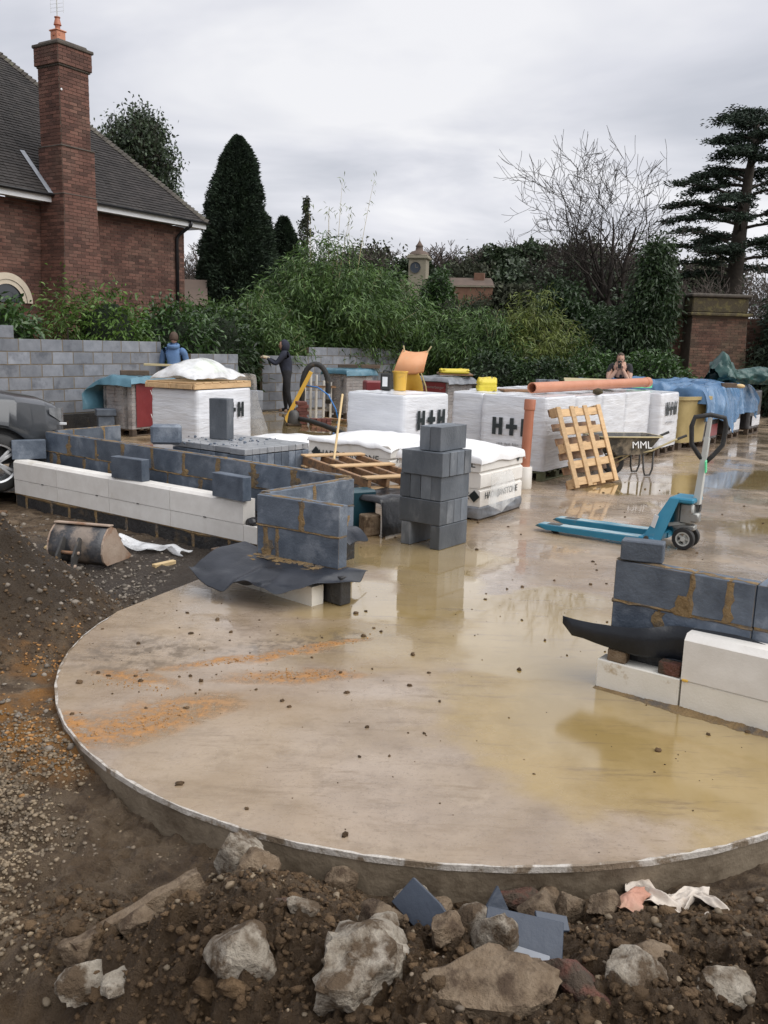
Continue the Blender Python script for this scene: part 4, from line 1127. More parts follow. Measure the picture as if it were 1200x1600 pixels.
# stepped lead flashing on the left of the stack
fl = MB()
for k in range(13):
    z_ = ZS - .02 + k * .075; y_ = (z_ - EZ - .16) / math.tan(PIT) - .05
    fl.box((kl.x - .016, y_ + .06 + .0, z_ + .02), (.006, .14, .075))
fl.build('flashing', MT['lead'], chim)
fl = MB(); fl.box((kl.x - .09, .50, 0), (.006, .1, .1))
s0, s1 = RM @ Vector((kl.x - .14, .0, .035)), RM @ Vector((kl.x - .14, 1.35, .035))
t0_, t1_ = RM @ Vector((kl.x - .02, .0, .04)), RM @ Vector((kl.x - .02, 1.35, .04))
fl2 = MB().add([tuple(s0), tuple(t0_), tuple(t1_), tuple(s1)], [(0, 1, 2, 3)]); fl2.build('flashing', MT['lead'], chim)
# stone arch of a window
ar = MB()
ca = inv @ Vector((-8.95, 20.35, 0))
for (r0, r1, pr_2) in ((.50, .64, .05), (.40, .50, .03)):
    n_ = 24
    fr = [[(ca.x + r0 * math.cos(a), OV - .02 - pr_2, 2.42 + r0 * math.sin(a)), (ca.x + r1 * math.cos(a), OV - .02 - pr_2, 2.42 + r1 * math.sin(a)), (ca.x + r1 * math.cos(a), OV + .01, 2.42 + r1 * math.sin(a))] for a in np.linspace(0, math.pi, n_)]
    ar.grid(fr)
ar.build('window_arch', MT['arch_stone'], house)
n_ = 20
MB().add([(ca.x + .42 * math.cos(a), OV - .02, 2.42 + .42 * math.sin(a)) for a in np.linspace(0, math.pi, n_)], [tuple(range(n_))]).build('window_pane', MT['window_glass'], house)

# ================================================================ old garden wall with a battered pier, right
gw = thing('garden_wall', 'old brick garden wall with a battered buttress and mossy stone coping', 'wall', (8.45, 25.0, 0), R(4))
bk = MB()
def liml(z): t_ = (z - .0) / 2.75; return (-.05 + .05 * t_, 1.62 - .04 * t_)
bricks(bk, 0, 1.6, 0.0, 2.72, TR((0, 0, 0)) @ Matrix.Rotation(R(-4), 4, 'X'), liml, seed=71)
o = bk.build('buttress', MT['old_brick'], gw); o['kind'] = 'stuff'
MB().add([(-.06, .0, 0), (1.63, 0, 0), (1.63, .9, 0), (-.06, .9, 0), (.0, .19, 2.74), (1.58, .19, 2.74), (1.58, .9, 2.74), (0, .9, 2.74)], BOXF).build('buttress_core', MT['old_mortar'], o)
bk = MB(); bricks(bk, -1.1, -.0, 0.0, 2.72, TR((0, .75, 0)), seed=72); o = bk.build('wall_bricks', MT['old_brick'], gw); o['kind'] = 'stuff'
MB().box((-.4, 1.0, 1.37), (1.5, .49, 2.72)).build('wall_core', MT['old_mortar'], gw)
bk = MB(); bricks(bk, 1.6, 6, 0.0, 2.72, TR((0, .75, 0)), seed=73); o = bk.build('wall_bricks', MT['old_brick'], gw); o['kind'] = 'stuff'
MB().box((3.9, 1.0, 1.37), (4.4, .49, 2.72)).build('wall_core', MT['old_mortar'], gw)
MB().box((.78, .52, 2.79), (1.78, .98, .09), b=.02).build('ledge', MT['moss_stone'], gw)
m_ = MB(); m_.box((.82, .62, 3.05), (1.62, .70, .42), b=.03); m_.build('parapet', MT['moss_stone'], gw)
MB().box((.82, .62, 3.31), (1.74, .84, .10), b=.03).build('coping', MT['chimney_cap'], gw)
MB().box((-.55, 1.0, 2.79), (1.1, .62, .09), b=.02).build('ledge', MT['chimney_cap'], gw)
MB().box((-.55, 1.05, 3.06), (1.1, .50, .44), b=.03).build('parapet', mat('old_render', (.13, .115, .095), (.18, .16, .13), 3, .9, .5, 30), gw)

# ================================================================ far building with clock tower
fb = thing('clock_tower_building', 'distant red brick building with a pale stone clock tower', 'building', (2.45, 80, 0), R(-12))
m_ = MB(); m_.box((0, 0, 6.9), (1.55, 1.55, 4.4), b=.03)
tw = m_.build('tower', MT['far_stone'], fb)
m_ = MB(); m_.box((0, 0, 9.1), (1.9, 1.9, .22), b=.04); m_.box((0, 0, 9.28), (1.7, 1.7, .14), b=.03); m_.build('cornice', MT['far_stone'], tw)
m_ = MB(); m_.lathe([(.9, 9.35), (.75, 9.6), (.35, 9.75), (.3, 10.05), (.36, 10.1), (.2, 10.3), (.03, 10.6), (0, 10.9)], 16); m_.build('cupola', MT['far_roof'], tw, True)
m_ = MB(); m_.lathe([(0, 0), (.42, 0), (.46, .03), (.46, .06)], 24, M=TR((-.15, -.84, 8.25), 0, 0, R(90))); ck = m_.build('clock_face', mat('clock', (.035, .045, .06), None), tw)
m_ = MB(); m_.box((-.15, -.855, 8.38), (.03, .01, .3)); m_.box((-.04, -.855, 8.25), (.22, .01, .03)); m_.build('clock_hands', MT['far_stone'], ck)
m_ = MB(); m_.box((-.1, 1.2, 5.5), (3.0, 2.4, 3.6)); m_.build('gable_wall', MT['far_brick'], fb)
m_ = MB()
for x_ in (-1.3, 1.2): m_.box((x_, -.06, 5.6), (.35, .16, 3.5), b=.02)
m_.box((-.1, -.06, 7.25), (3.0, .2, .22), b=.02); m_.box((-.1, -.05, 6.3), (1.9, .12, 1.3), b=.02); m_.build('stone_quoins', MT['far_stone'], fb)
m_ = MB(); m_.box((-.1, -.10, 6.4), (.6, .06, .9)); m_.build('window', MT['window_glass'], fb)
m_ = MB(); m_.box((-.3, -.10, 4.7), (.8, .06, 1.0)); w_ = m_.build('window', MT['window_glass'], fb)
m_ = MB()
for x_ in (-.7, -.3, .1): m_.box((x_, -.14, 4.7), (.07, .05, 1.0))
m_.build('frame', MT['fascia'], w_)
m_ = MB(); m_.box((3.9, 1.6, 5.2), (5.2, 2.4, 3.1)); m_.build('wing_wall', MT['far_brick'], fb)
m_ = MB(); m_.box((3.9, 1.6, 6.80), (5.4, 2.7, .14), b=.02); m_.build('wing_cornice', MT['far_stone'], fb)
m_ = MB(); m_.add([(1.2, .25, 6.88), (6.6, .25, 6.88), (6.6, 3, 6.88), (1.2, 3, 6.88), (1.6, 1.6, 7.6), (6.2, 1.6, 7.6)], [(0, 1, 5, 4), (1, 2, 5), (2, 3, 4, 5), (3, 0, 4)]); m_.build('wing_roof', MT['far_roof'], fb)
m_ = MB(); m_.box((5.2, 1.5, 7.5), (.9, .7, 1.0), b=.02); m_.build('chimney', MT['far_brick'], fb)
m_ = MB(); m_.box((2.35, .38, 5.55), (.62, .06, 1.3)); w_ = m_.build('window', MT['window_glass'], fb)
m_ = MB()
for x_ in (-.31, 0, .31): m_.box((2.35 + x_, .33, 5.55), (.08, .05, 1.4))
for z_ in (4.88, 5.3, 5.75, 6.22): m_.box((2.35, .33, z_), (.7, .052, .08))
m_.build('frame', MT['fascia'], w_)

# pale outbuilding glimpsed past the house corner
ob = thing('outbuilding', 'pale rendered outbuilding with a grey roof just right of the house corner', 'building', (-6.72, 31, 0), R(10))
MB().box((0, 0, 1.4), (.8, 2, 2.8)).build('wall', MT['soffit'], ob)
MB().add([(-.5, -1.2, 2.8), (.5, -1.2, 2.8), (.5, 1.2, 2.8), (-.5, 1.2, 2.8), (-.45, 0, 3.7), (.45, 0, 3.7)], [(0, 1, 5, 4), (1, 2, 5), (2, 3, 4, 5), (3, 0, 4)]).build('roof', MT['far_roof'], ob)
# ================================================================ trees, hedges
prng = np.random.default_rng(5)
def unit(v): return v / np.maximum(1e-9, np.linalg.norm(v, axis=-1, keepdims=True))
def leaf_mesh(name, Pp, D, L_, W_, mt, fold=.0):
    """one folded quad per leaf"""
    n_ = len(Pp)
    D = unit(D)
    rv = prng.normal(size=(n_, 3)); Sd = unit(np.cross(D, rv))
    L_ = np.broadcast_to(L_, n_)[:, None]; W_ = np.broadcast_to(W_, n_)[:, None]
    mid = Pp + D * L_ * .45
    droop = np.array([0, 0, -1.0]) * L_ * .18
    V = np.stack([Pp, mid + Sd * W_ / 2, Pp + D * L_ + droop, mid - Sd * W_ / 2], 1).reshape(-1, 3)
    F_ = np.arange(n_ * 4).reshape(-1, 4)
    return np_mesh(name, V, F_, mt)

def blob_points(n_, rx, ry, rz_, seed=0, rough=.28, shell=.35, fr=2.2):
    """points in a lumpy ellipsoid, mostly near its surface"""
    d = unit(prng.normal(size=(n_, 3)))
    k = 1 + rough * fbm(d[:, 0] * fr, d[:, 1] * fr, d[:, 2] * fr, o=3, seed=seed)
    r = k * (1 - shell * prng.random(n_) ** 1.6)
    return d * r[:, None] * np.array([rx, ry, rz_]), d

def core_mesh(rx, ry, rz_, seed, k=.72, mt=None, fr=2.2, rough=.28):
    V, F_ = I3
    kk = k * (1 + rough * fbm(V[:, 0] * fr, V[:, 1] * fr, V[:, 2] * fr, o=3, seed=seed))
    return np_mesh('dark_core', V * kk[:, None] * np.array([rx, ry, rz_]), F_, mt or MT['core'], True)

def bush(name, label, cat, c, rad, n_, L_, W_, mt, group=None, down=.3, seed=0, core=True, rough=.3, shell=.4, fr=2.6, clump=0):
    t = thing(name, label, cat, (c[0], c[1], 0), 0, group)
    P_, d = blob_points(n_ if not clump else n_ // clump, *rad, seed=seed, rough=rough, shell=shell, fr=fr)
    if clump:
        P_ = np.repeat(P_, clump, 0) + prng.normal(size=(len(P_) * clump, 3)) * L_ * .7; d = np.repeat(d, clump, 0)
    D = d * .8 + prng.normal(size=P_.shape) * .7 + np.array([0, 0, -down])
    P_ = P_ + np.array([0, 0, c[2]])
    k = P_[:, 2] > .0
    place('leaves', leaf_mesh('leaves', P_[k], D[k], L_ * (.6 + .8 * prng.random(k.sum())), W_ * (.7 + .6 * prng.random(k.sum())), mt), t)
    if core: place('dark_core', core_mesh(*rad, seed, mt=MT['core'], fr=fr, rough=rough), t, (0, 0, c[2]))
    m_ = MB()
    for k in range(4): m_.tube([(prng.normal() * rad[0] * .15, prng.normal() * .1, -.2), (prng.normal() * rad[0] * .3, prng.normal() * .15, c[2])], [.03, .015], 5)
    m_.build('stem', MT['bark_dark'], t)
    return t

def bamboo(name, label, c, rx, ry, H_, n_culm, per, mt, group=None, L_=.2, W_=.03, seed=0, spread=1.0, core=True):
    t = thing(name, label, 'bamboo', (c[0], c[1], 0), 0, group)
    m_ = MB(); Ps, Ds = [], []
    for i in range(n_culm):
        a = prng.random() * 6.283; rr = math.sqrt(prng.random())
        b0 = np.array([math.cos(a) * rr * rx * .5, math.sin(a) * rr * ry * .5, 0])
        out = np.array([math.cos(a) * rx * .55 * rr * spread, math.sin(a) * ry * .55 * rr * spread, 0]) + np.array([prng.normal() * .2, prng.normal() * .2, 0])
        h = H_ * (1.0 - .42 * rr ** 1.6) * (.74 + .3 * prng.random())
        ts = np.linspace(0, 1, 8)
        path = b0[None] + out[None] * (ts ** 2)[:, None] + np.array([0, 0, 1.0])[None] * (h * (ts * 1.0 - .12 * ts ** 4))[:, None]
        if i % 3 == 0: m_.tube([tuple(p) for p in path], [.013 * (1 - .75 * q) for q in ts], 4, cap=False)
        tt = .22 + .8 * prng.random(per) ** .8
        base = np.stack([np.interp(tt, ts, path[:, k]) for k in range(3)], 1)
        o_ = unit(prng.normal(size=(per, 3)) * np.array([1, 1, .35]) + out / (np.linalg.norm(out) + .1) * .8)
        ln = (.12 + .38 * prng.random(per))[:, None]
        tips = base + o_ * ln + np.array([0, 0, -1]) * ln ** 2 * .6
        for q in range(4):
            f_ = (q + 1) / 4
            pp = base + (tips - base) * f_ + prng.normal(size=base.shape) * .05
            Ps.append(pp); Ds.append(o_ * .75 + np.array([0, 0, -.42]) + prng.normal(size=base.shape) * .62)
    Ps = np.concatenate(Ps); Ds = np.concatenate(Ds); n_ = len(Ps)
    place('leaves', leaf_mesh('leaves', Ps, Ds, L_ * (.6 + .8 * prng.random(n_)), W_ * (.7 + .6 * prng.random(n_)), mt), t)
    m_.build('canes', MT['wood_ply'], t)['kind'] = 'stuff'
    if core: place('dark_core', core_mesh(rx * .62, ry * .55, H_ * .38, seed), t, (0, .25, H_ * .40))
    return t

def branches(p, d, r, l, depth, out, rs, gnarl=.25, up=.12, split=(2, 3), shrink=.72, minr=.004, seg=4, side=0.5):
    """recursive limbs: out gets (points, radii)"""
    pts = [p.copy()]; rad = [r]
    for i in range(seg):
        d = (d + Vector((rs.gauss(0, gnarl), rs.gauss(0, gnarl), rs.gauss(0, gnarl) + up)) * .5).normalized()
        p = p + d * (l / seg); pts.append(p.copy()); rad.append(r * (1 - (1 - shrink) * (i + 1) / seg))
        if depth > 0 and i >= 1 and rs.random() < side:
            a = Vector((rs.gauss(0, 1), rs.gauss(0, 1), rs.gauss(0, .6))); a = (a - a.dot(d) * d).normalized()
            branches(p, (d * .55 + a * .85).normalized(), rad[-1] * .5, l * rs.uniform(.5, .8), depth - 1, out, rs, gnarl, up, split, shrink, minr, seg, side)
    out.append((pts, rad, depth))
    if depth > 0:
        for k in range(rs.randint(*split)):
            a = Vector((rs.gauss(0, 1), rs.gauss(0, 1), rs.gauss(0, .7))); a = (a - a.dot(d) * d).normalized()
            branches(p, (d * .85 + a * rs.uniform(.35, .75)).normalized(), max(minr, rad[-1] * rs.uniform(.6, .85)), l * rs.uniform(.62, .85), depth - 1, out, rs, gnarl, up, split, shrink, minr, seg, side)

def bare_tree(name, label, loc, H_, r0, depth, mt, group=None, seed=1, spread=.35, up=.12, sy=1.0, trunk_h=.3, minr=.006, nforks=3, leafmt=None, nleaf=0, lsize=.12, side=.5, width=None):
    rs = random.Random(seed)
    t = thing(name, label, 'tree', loc, 0, group)
    out_ = []; tips = []
    th = H_ * trunk_h
    tp = Vector((rs.uniform(-.1, .1) * H_ * .3, 0, th))
    m_ = MB(); m_.tube([(0, 0, -.4), tuple(tp * .5 + Vector((rs.uniform(-.02, .02) * H_, 0, 0))), tuple(tp)], [r0 * 1.25, r0, r0 * .85], 8)
    m_.build('trunk', mt, t, True)
    for k in range(nforks):
        a = 6.283 * k / nforks + rs.uniform(-.5, .5)
        branches(tp, Vector((math.cos(a) * spread, math.sin(a) * spread, 1)).normalized(), r0 * rs.uniform(.5, .72), H_ * rs.uniform(.26, .36), depth, out_, rs, up=up, minr=minr, side=side)
    mz = max(p_.z for pts, _, _ in out_ for p_ in pts); fz = (H_ - th) / max(.1, mz - th)
    mxr = max(abs(p_.x - tp.x) for pts, _, _ in out_ for p_ in pts); fx_ = min(1.6, (width or mxr * fz) / mxr)
    for pts, rad, dp_ in out_:
        for i_, p_ in enumerate(pts): pts[i_] = Vector((tp.x + (p_.x - tp.x) * fx_, tp.y + (p_.y - tp.y) * fx_, th + (p_.z - th) * fz))
    m_ = MB()
    for pts, rad, dp_ in out_:
        m_.tube(pts, [max(minr, q) for q in rad], 5 if dp_ > 2 else 3, cap=False)
        tips.append(pts)
    m_.build('crown', mt, t, True)
    if leafmt:
        pp = np.array([tuple(rs.choice(p_)) for p_ in rs.choices(tips, k=nleaf)])
        pp += prng.normal(size=pp.shape) * lsize * 1.6
        place('leaves', leaf_mesh('leaves', pp, prng.normal(size=pp.shape) + np.array([0, 0, -.4]), lsize * (.6 + .8 * prng.random(nleaf)), lsize * .6, leafmt), t)
    return t

# ---- tall ivy-leaved tree behind the house
bare_tree('broadleaf_tree', 'open crowned evergreen tree rising behind the house roof', (-10.2, 38, 0), 10.9, .16, 5, MT['bark_dark'], seed=12, spread=.42, trunk_h=.50, leafmt=MT['leaf_ivy'], nleaf=22000, lsize=.15, side=.45, width=1.85)

# ---- clipped-looking cypress and its neighbours
def conifer(name, label, loc, H_, rad, n_, mt, prof, L_=.22, W_=.09, group=None, seed=0, lump=.2, updir=.9):
    t = thing(name, label, 'tree', loc, 0, group)
    z = prng.random(n_); ang = prng.random(n_) * 6.283
    rr = np.interp(z, prof[0], prof[1]) * rad
    k = 1 + lump * fbm(np.cos(ang) * 2.4, np.sin(ang) * 2.4, z * H_ * 1.1, o=3, seed=seed)
    k = k + .10 * vnoise(np.cos(ang) * 9, np.sin(ang) * 9, z * H_ * 2.6, seed + 40)
    q = rr * k * (1 - .32 * prng.random(n_) ** 1.6)
    P_ = np.stack([np.cos(ang) * q, np.sin(ang) * q, z * H_], 1)
    D = np.stack([np.cos(ang), np.sin(ang), np.full(n_, updir)], 1) + prng.normal(size=(n_, 3)) * .5
    place('leaves', leaf_mesh('leaves', P_, D, L_ * (.6 + .8 * prng.random(n_)), W_, mt), t)
    zz = np.linspace(0.02, .96, 18); na = 18
    g2 = []
    for z_ in zz:
        r_2 = np.interp(z_, prof[0], prof[1]) * rad * .74
        kk = 1 + lump * fbm(np.cos(np.arange(na) * 6.283 / na) * 2.4, np.sin(np.arange(na) * 6.283 / na) * 2.4, np.full(na, z_ * H_ * 1.1), o=3, seed=seed)
        g2.append([(math.cos(6.283 * a / na) * r_2 * kk[a], math.sin(6.283 * a / na) * r_2 * kk[a], z_ * H_) for a in range(na)])
    MB().grid(g2, closed=True).build('dark_core', MT['core'], t, True)
    MB().tube([(0, 0, -.3), (0, 0, H_ * .5)], [.16, .08], 7).build('trunk', MT['bark_dark'], t)
    return t
CP = ([0, .1, .3, .5, .66, .8, .9, .96, 1], [.85, 1, 1.02, .93, .80, .60, .40, .22, .03])
conifer('cypress_tree', 'tall dense dark green columnar cypress with a rounded top', (-5.35, 32, 0), 8.5, 1.40, 90000, MT['leaf_cypress'], CP, L_=.15, W_=.05, seed=3, lump=.24)
conifer('cypress_tree', 'lower dark conifer tucked against the right side of the tall cypress', (-3.95, 33.5, 0), 6.1, 1.0, 30000, MT['leaf_cypress'], ([0, .3, .7, .9, 1], [.9, 1, .7, .35, .05]), L_=.15, W_=.05, seed=4, lump=.35)
# airy far conifer
t = thing('far_conifer', 'thin airy conifer standing far off between the cypress and the bamboo', 'tree', (-5.6, 60, 0), 0)
m_ = MB(); m_.tube([(0, 0, 2), (.1, 0, 11)], [.16, .03], 6); m_.build('trunk', MT['bark_dark'], t)
Pl = []
for k in range(34):
    z_ = 6.2 + 4.7 * k / 34; a = prng.random() * 6.283; l_ = (11.4 - z_) * .22 * (.5 + prng.random())
    s_ = prng.random((60, 1)); Pl.append(np.array([0, 0, z_]) + s_ * np.array([math.cos(a) * l_, math.sin(a) * l_, -.35 * l_]) + prng.normal(size=(60, 3)) * .09)
Pl = np.concatenate(Pl); place('leaves', leaf_mesh('leaves', Pl, prng.normal(size=Pl.shape), .22, .1, MT['leaf_far']), t)

# ---- hedge of bamboo and laurel, left to right
HG = 'hedge plants behind the block walls'
bush('laurel_bush', 'glossy laurel bush below the house chimney, behind the tall block wall', 'bush', (-7.65, 17.35, 1.45), (.95, .6, .95), 3600, .15, .065, MT['leaf_laurel'], HG, seed=50, clump=3)
bush('laurel_bush', 'bright green leafy bush at the left edge above the block wall', 'bush', (-8.1, 17.2, 1.55), (.8, .6, .78), 3000, .14, .05, MT['leaf_bright'], HG, seed=51, clump=3)
bush('laurel_bush', 'light feathery shrub climbing in front of the chimney base', 'bush', (-6.95, 19.2, 1.9), (.55, .4, 1.05), 1400, .13, .03, MT['leaf_bright'], HG, seed=52, core=False, shell=.8, clump=4)
bush('laurel_bush', 'bright green shrub beside the foot of the house chimney', 'bush', (-6.1, 19.6, 1.6), (.85, .6, .95), 3400, .15, .045, MT['leaf_bright'], HG, seed=53, clump=3)
bush('laurel_bush', 'mixed dark shrub below the house downpipe', 'bush', (-5.1, 20.8, 1.5), (.95, .7, 1.0), 4200, .16, .055, MT['leaf_laurel'], HG, seed=54, clump=3)
bush('laurel_bush', 'dark undergrowth behind the blue-jacketed man', 'bush', (-4.2, 21.6, 1.2), (1.0, .7, 1.15), 4200, .16, .05, MT['leaf_dark'], HG, seed=55, clump=3)
bamboo('bamboo', 'bushy bamboo at the house corner, left of the big clump', (-5.2, 23.4), 1.5, 1.1, 3.1, 70, 40, MT['leaf_laurel'], HG, .20, .034, 1)
bamboo('bamboo', 'arching bamboo in front of the dark cypress', (-3.75, 23.4), 1.5, 1.2, 3.6, 96, 44, MT['leaf_bamboo'], HG, .18, .032, 2)
bamboo('bamboo', 'tall drooping bamboo clump, highest in the hedge, above the hooded worker', (-1.85, 25.6), 2.3, 1.7, 5.4, 190, 60, MT['leaf_bamboo'], HG, .19, .032, 3)
bamboo('bamboo', 'right shoulder of the big bamboo, drooping above the stepped wall', (-.25, 26.6), 1.6, 1.3, 4.8, 110, 54, MT['leaf_bamboo'], HG, .18, .032, 4)
bamboo('bamboo', 'dense dark green bamboo right of the stepped wall', (1.75, 26.6), 1.5, 1.1, 3.6, 90, 46, MT['leaf_bamboo'], HG, .20, .03, 5)
bamboo('bamboo', 'yellow green bamboo in the middle of the right hand hedge', (4.3, 26.0), 1.25, 1.0, 3.8, 80, 44, MT['leaf_bamboo_y'], HG, .20, .026, 6)
bamboo('bamboo', 'low mid green bamboo between the red brick pack and the yellow clump', (2.9, 25.8), 1.2, 1.0, 3.4, 74, 42, MT['leaf_bamboo'], HG, .20, .03, 7)
bamboo('bamboo', 'short dark bamboo in front of the bare tree', (5.4, 25.6), 1.2, .9, 2.6, 56, 40, MT['leaf_laurel'], HG, .18, .03, 8)
# wispy culms above the big clump
t = thing('bamboo_shoots', 'few thin bamboo shoots poking up above the big clump', 'bamboo', (-1.6, 25.4, 0), 0, HG)
m_ = MB(); Pl = []
for k in range(7):
    x0 = prng.normal() * .35; lean = prng.normal() * .3; h = 5.2 + prng.random() * .9
    pth = [(x0 + lean * q * q, prng.normal() * .02, h * q) for q in np.linspace(.5, 1, 5)]
    m_.tube(pth, [.010, .008, .007, .005, .003], 4, cap=False)
    for q in range(26): 
        p = pth[2 + q % 3]; Pl.append((p[0] + prng.normal() * .07, p[1] + prng.normal() * .07, p[2] + prng.normal() * .16))
m_.build('canes', MT['wood_ply'], t); Pl = np.array(Pl); place('leaves', leaf_mesh('leaves', Pl, prng.normal(size=Pl.shape) + np.array([0, 0, -.7]), .17, .022, MT['leaf_bamboo_y']), t)
# clipped laurel hedge on the right
for i, (x_, y_, rx, z_, h_, lb) in enumerate(((5.55, 23.2, .85, .75, .85, 'clipped laurel hedge section left of the man at the right'), (6.85, 22.9, .95, .78, .9, 'clipped laurel hedge section behind the man at the right'), (4.2, 23.6, .9, .65, .8, 'dark laurel behind the pale board on the packs'), (2.8, 24.2, .95, .7, .9, 'dark laurel behind the yellow bag'))):
    bush('laurel_hedge', lb, 'hedge', (x_, y_, z_), (rx, .6, h_), 5200, .12, .055, MT['leaf_laurel'] if i < 2 else MT['leaf_dark'], 'laurel hedge behind the packs', seed=60 + i, rough=.16, clump=3)

# ---- right hand trees
BT = 44
bt = thing('bare_tree', 'large bare winter tree with spreading grey limbs, right of centre', 'tree', (7.55, 30, 0))
bt.scale = (.88, .88, .86)
rs = random.Random(BT); out_ = []
m_ = MB()
m_.tube([(0, 0, -.3), (.05, 0, 1.2), (.0, 0, 2.4)], [.30, .26, .23], 9); m_.tube([(-.25, .2, -.3), (-.3, .1, 1.2), (-.4, .1, 2.6)], [.22, .20, .17], 8)
m_.build('trunk', MT['bark'], bt, True)
for (x0, z0, ang, ln, rr) in ((0, 2.3, -8, 4.3, .12), (0, 2.2, -32, 4.0, .10), (0, 2.4, 14, 4.2, .105), (-.4, 2.5, -52, 3.5, .085), (-.4, 2.5, -24, 4.2, .095), (-.35, 2.0, -68, 3.0, .07), (0, 2.1, 34, 3.2, .08), (-.4, 2.6, -2, 4.4, .085), (0, 1.8, 52, 2.2, .06), (-.3, 1.5, -80, 2.4, .05)):
    a = math.radians(ang); p = Vector((x0, 0, z0)); d = Vector((math.sin(a), rs.uniform(-.35, .35), math.cos(a))).normalized()
    pts, rad = [p.copy()], [rr]; seg = 8
    for i in range(seg):
        d = (d + Vector((rs.gauss(0, .10), rs.gauss(0, .10), .10))).normalized(); p = p + d * ln / seg; pts.append(p.copy()); rad.append(rr * (1 - .82 * (i + 1) / seg))
        if i >= 1:
            for q in range(rs.randint(1, 2)):
                sd = Vector((rs.gauss(0, 1), rs.gauss(0, .8), rs.gauss(.1, .5))); sd = (sd - sd.dot(d) * d).normalized()
                branches(p.copy(), (d * .75 + sd * .7).normalized(), rad[-1] * .5, ln * rs.uniform(.20, .38), 3, out_, rs, gnarl=.13, up=.14, split=(1, 2), minr=.005, seg=4, side=.45)
    out_.append((pts, rad, 4))
m_ = MB()
for pts, rad, dp_ in out_: m_.tube(pts, [max(.008, q * 1.7 if dp_ == 4 else q * 1.5) for q in rad], 7 if dp_ == 4 else 3, cap=False)
m_.build('crown', MT['bark'], bt, True)
def mass(label, lobes, mt, L_, W_, n_, seed, name='evergreen_tree', clump=3, down=.5):
    """irregular evergreen made of several overlapping lobes; lobes: (x,y,z,rx,ry,rz)"""
    x0, y0 = lobes[0][0], lobes[0][1]
    t_ = thing(name, label, 'tree', (x0, y0, 0), 0)
    PP, DD = [], []
    tot = sum(l[3] * l[5] for l in lobes)
    m_ = MB(); m_.tube([(0, 0, -.2), (0, 0, lobes[0][2])], [.12, .06], 7); m_.build('trunk', MT['bark_dark'], t_)
    for i_, (x_, y_, z_, a, b, c_) in enumerate(lobes):
        k = int(n_ * a * c_ / tot) // clump
        P_, d = blob_points(k, a, b, c_, seed=seed + i_, rough=.42, shell=.5, fr=3.0)
        P_ = np.repeat(P_, clump, 0) + prng.normal(size=(k * clump, 3)) * L_ * .8; d = np.repeat(d, clump, 0)
        PP.append(P_ + np.array([x_ - x0, y_ - y0, z_])); DD.append(d * .6 + prng.normal(size=P_.shape) * .7 + np.array([0, 0, -down]))
        place('dark_core', core_mesh(a, b, c_, seed + i_, k=.62, rough=.42, fr=3.0), t_, (x_ - x0, y_ - y0, z_))
    PP = np.concatenate(PP); DD = np.concatenate(DD); q = len(PP)
    place('leaves', leaf_mesh('leaves', PP, DD, L_ * (.6 + .8 * prng.random(q)), W_ * (.7 + .6 * prng.random(q)), mt), t_)
    return t_
mass('dark drooping evergreen in front of the bare tree, left of the garden wall', [(7.0, 25.2, 1.9, .75, .6, 1.4), (7.35, 25.2, 3.4, .55, .5, .95), (7.45, 25.3, 2.6, .5, .5, .8), (6.9, 25.2, .9, .9, .6, .9), (7.4, 25.3, 4.2, .36, .35, .55)], MT['leaf_dark'], .15, .045, 30000, 200)
mass('dark ivy smothered tree left of the bare tree', [(5.7, 28.6, 1.6, 1.0, .8, 1.4), (5.4, 28.6, 3.0, .7, .7, .8), (6.3, 28.6, 2.2, .8, .7, .9)], MT['leaf_dark'], .16, .07, 16000, 210)
mass('dark shrub mass at the foot of the bare tree', [(7.0, 27.6, 1.6, 1.2, .8, 1.4), (6.2, 27.6, 1.3, 1.0, .8, 1.2)], MT['leaf_dark'], .15, .06, 12000, 220)
mass('dark conifer cut off by the right edge, beside the garden wall', [(11.2, 25.2, 1.5, .9, .7, 1.4), (11.3, 25.2, 2.7, .7, .6, .9)], MT['leaf_cypress'], .16, .05, 11000, 230)

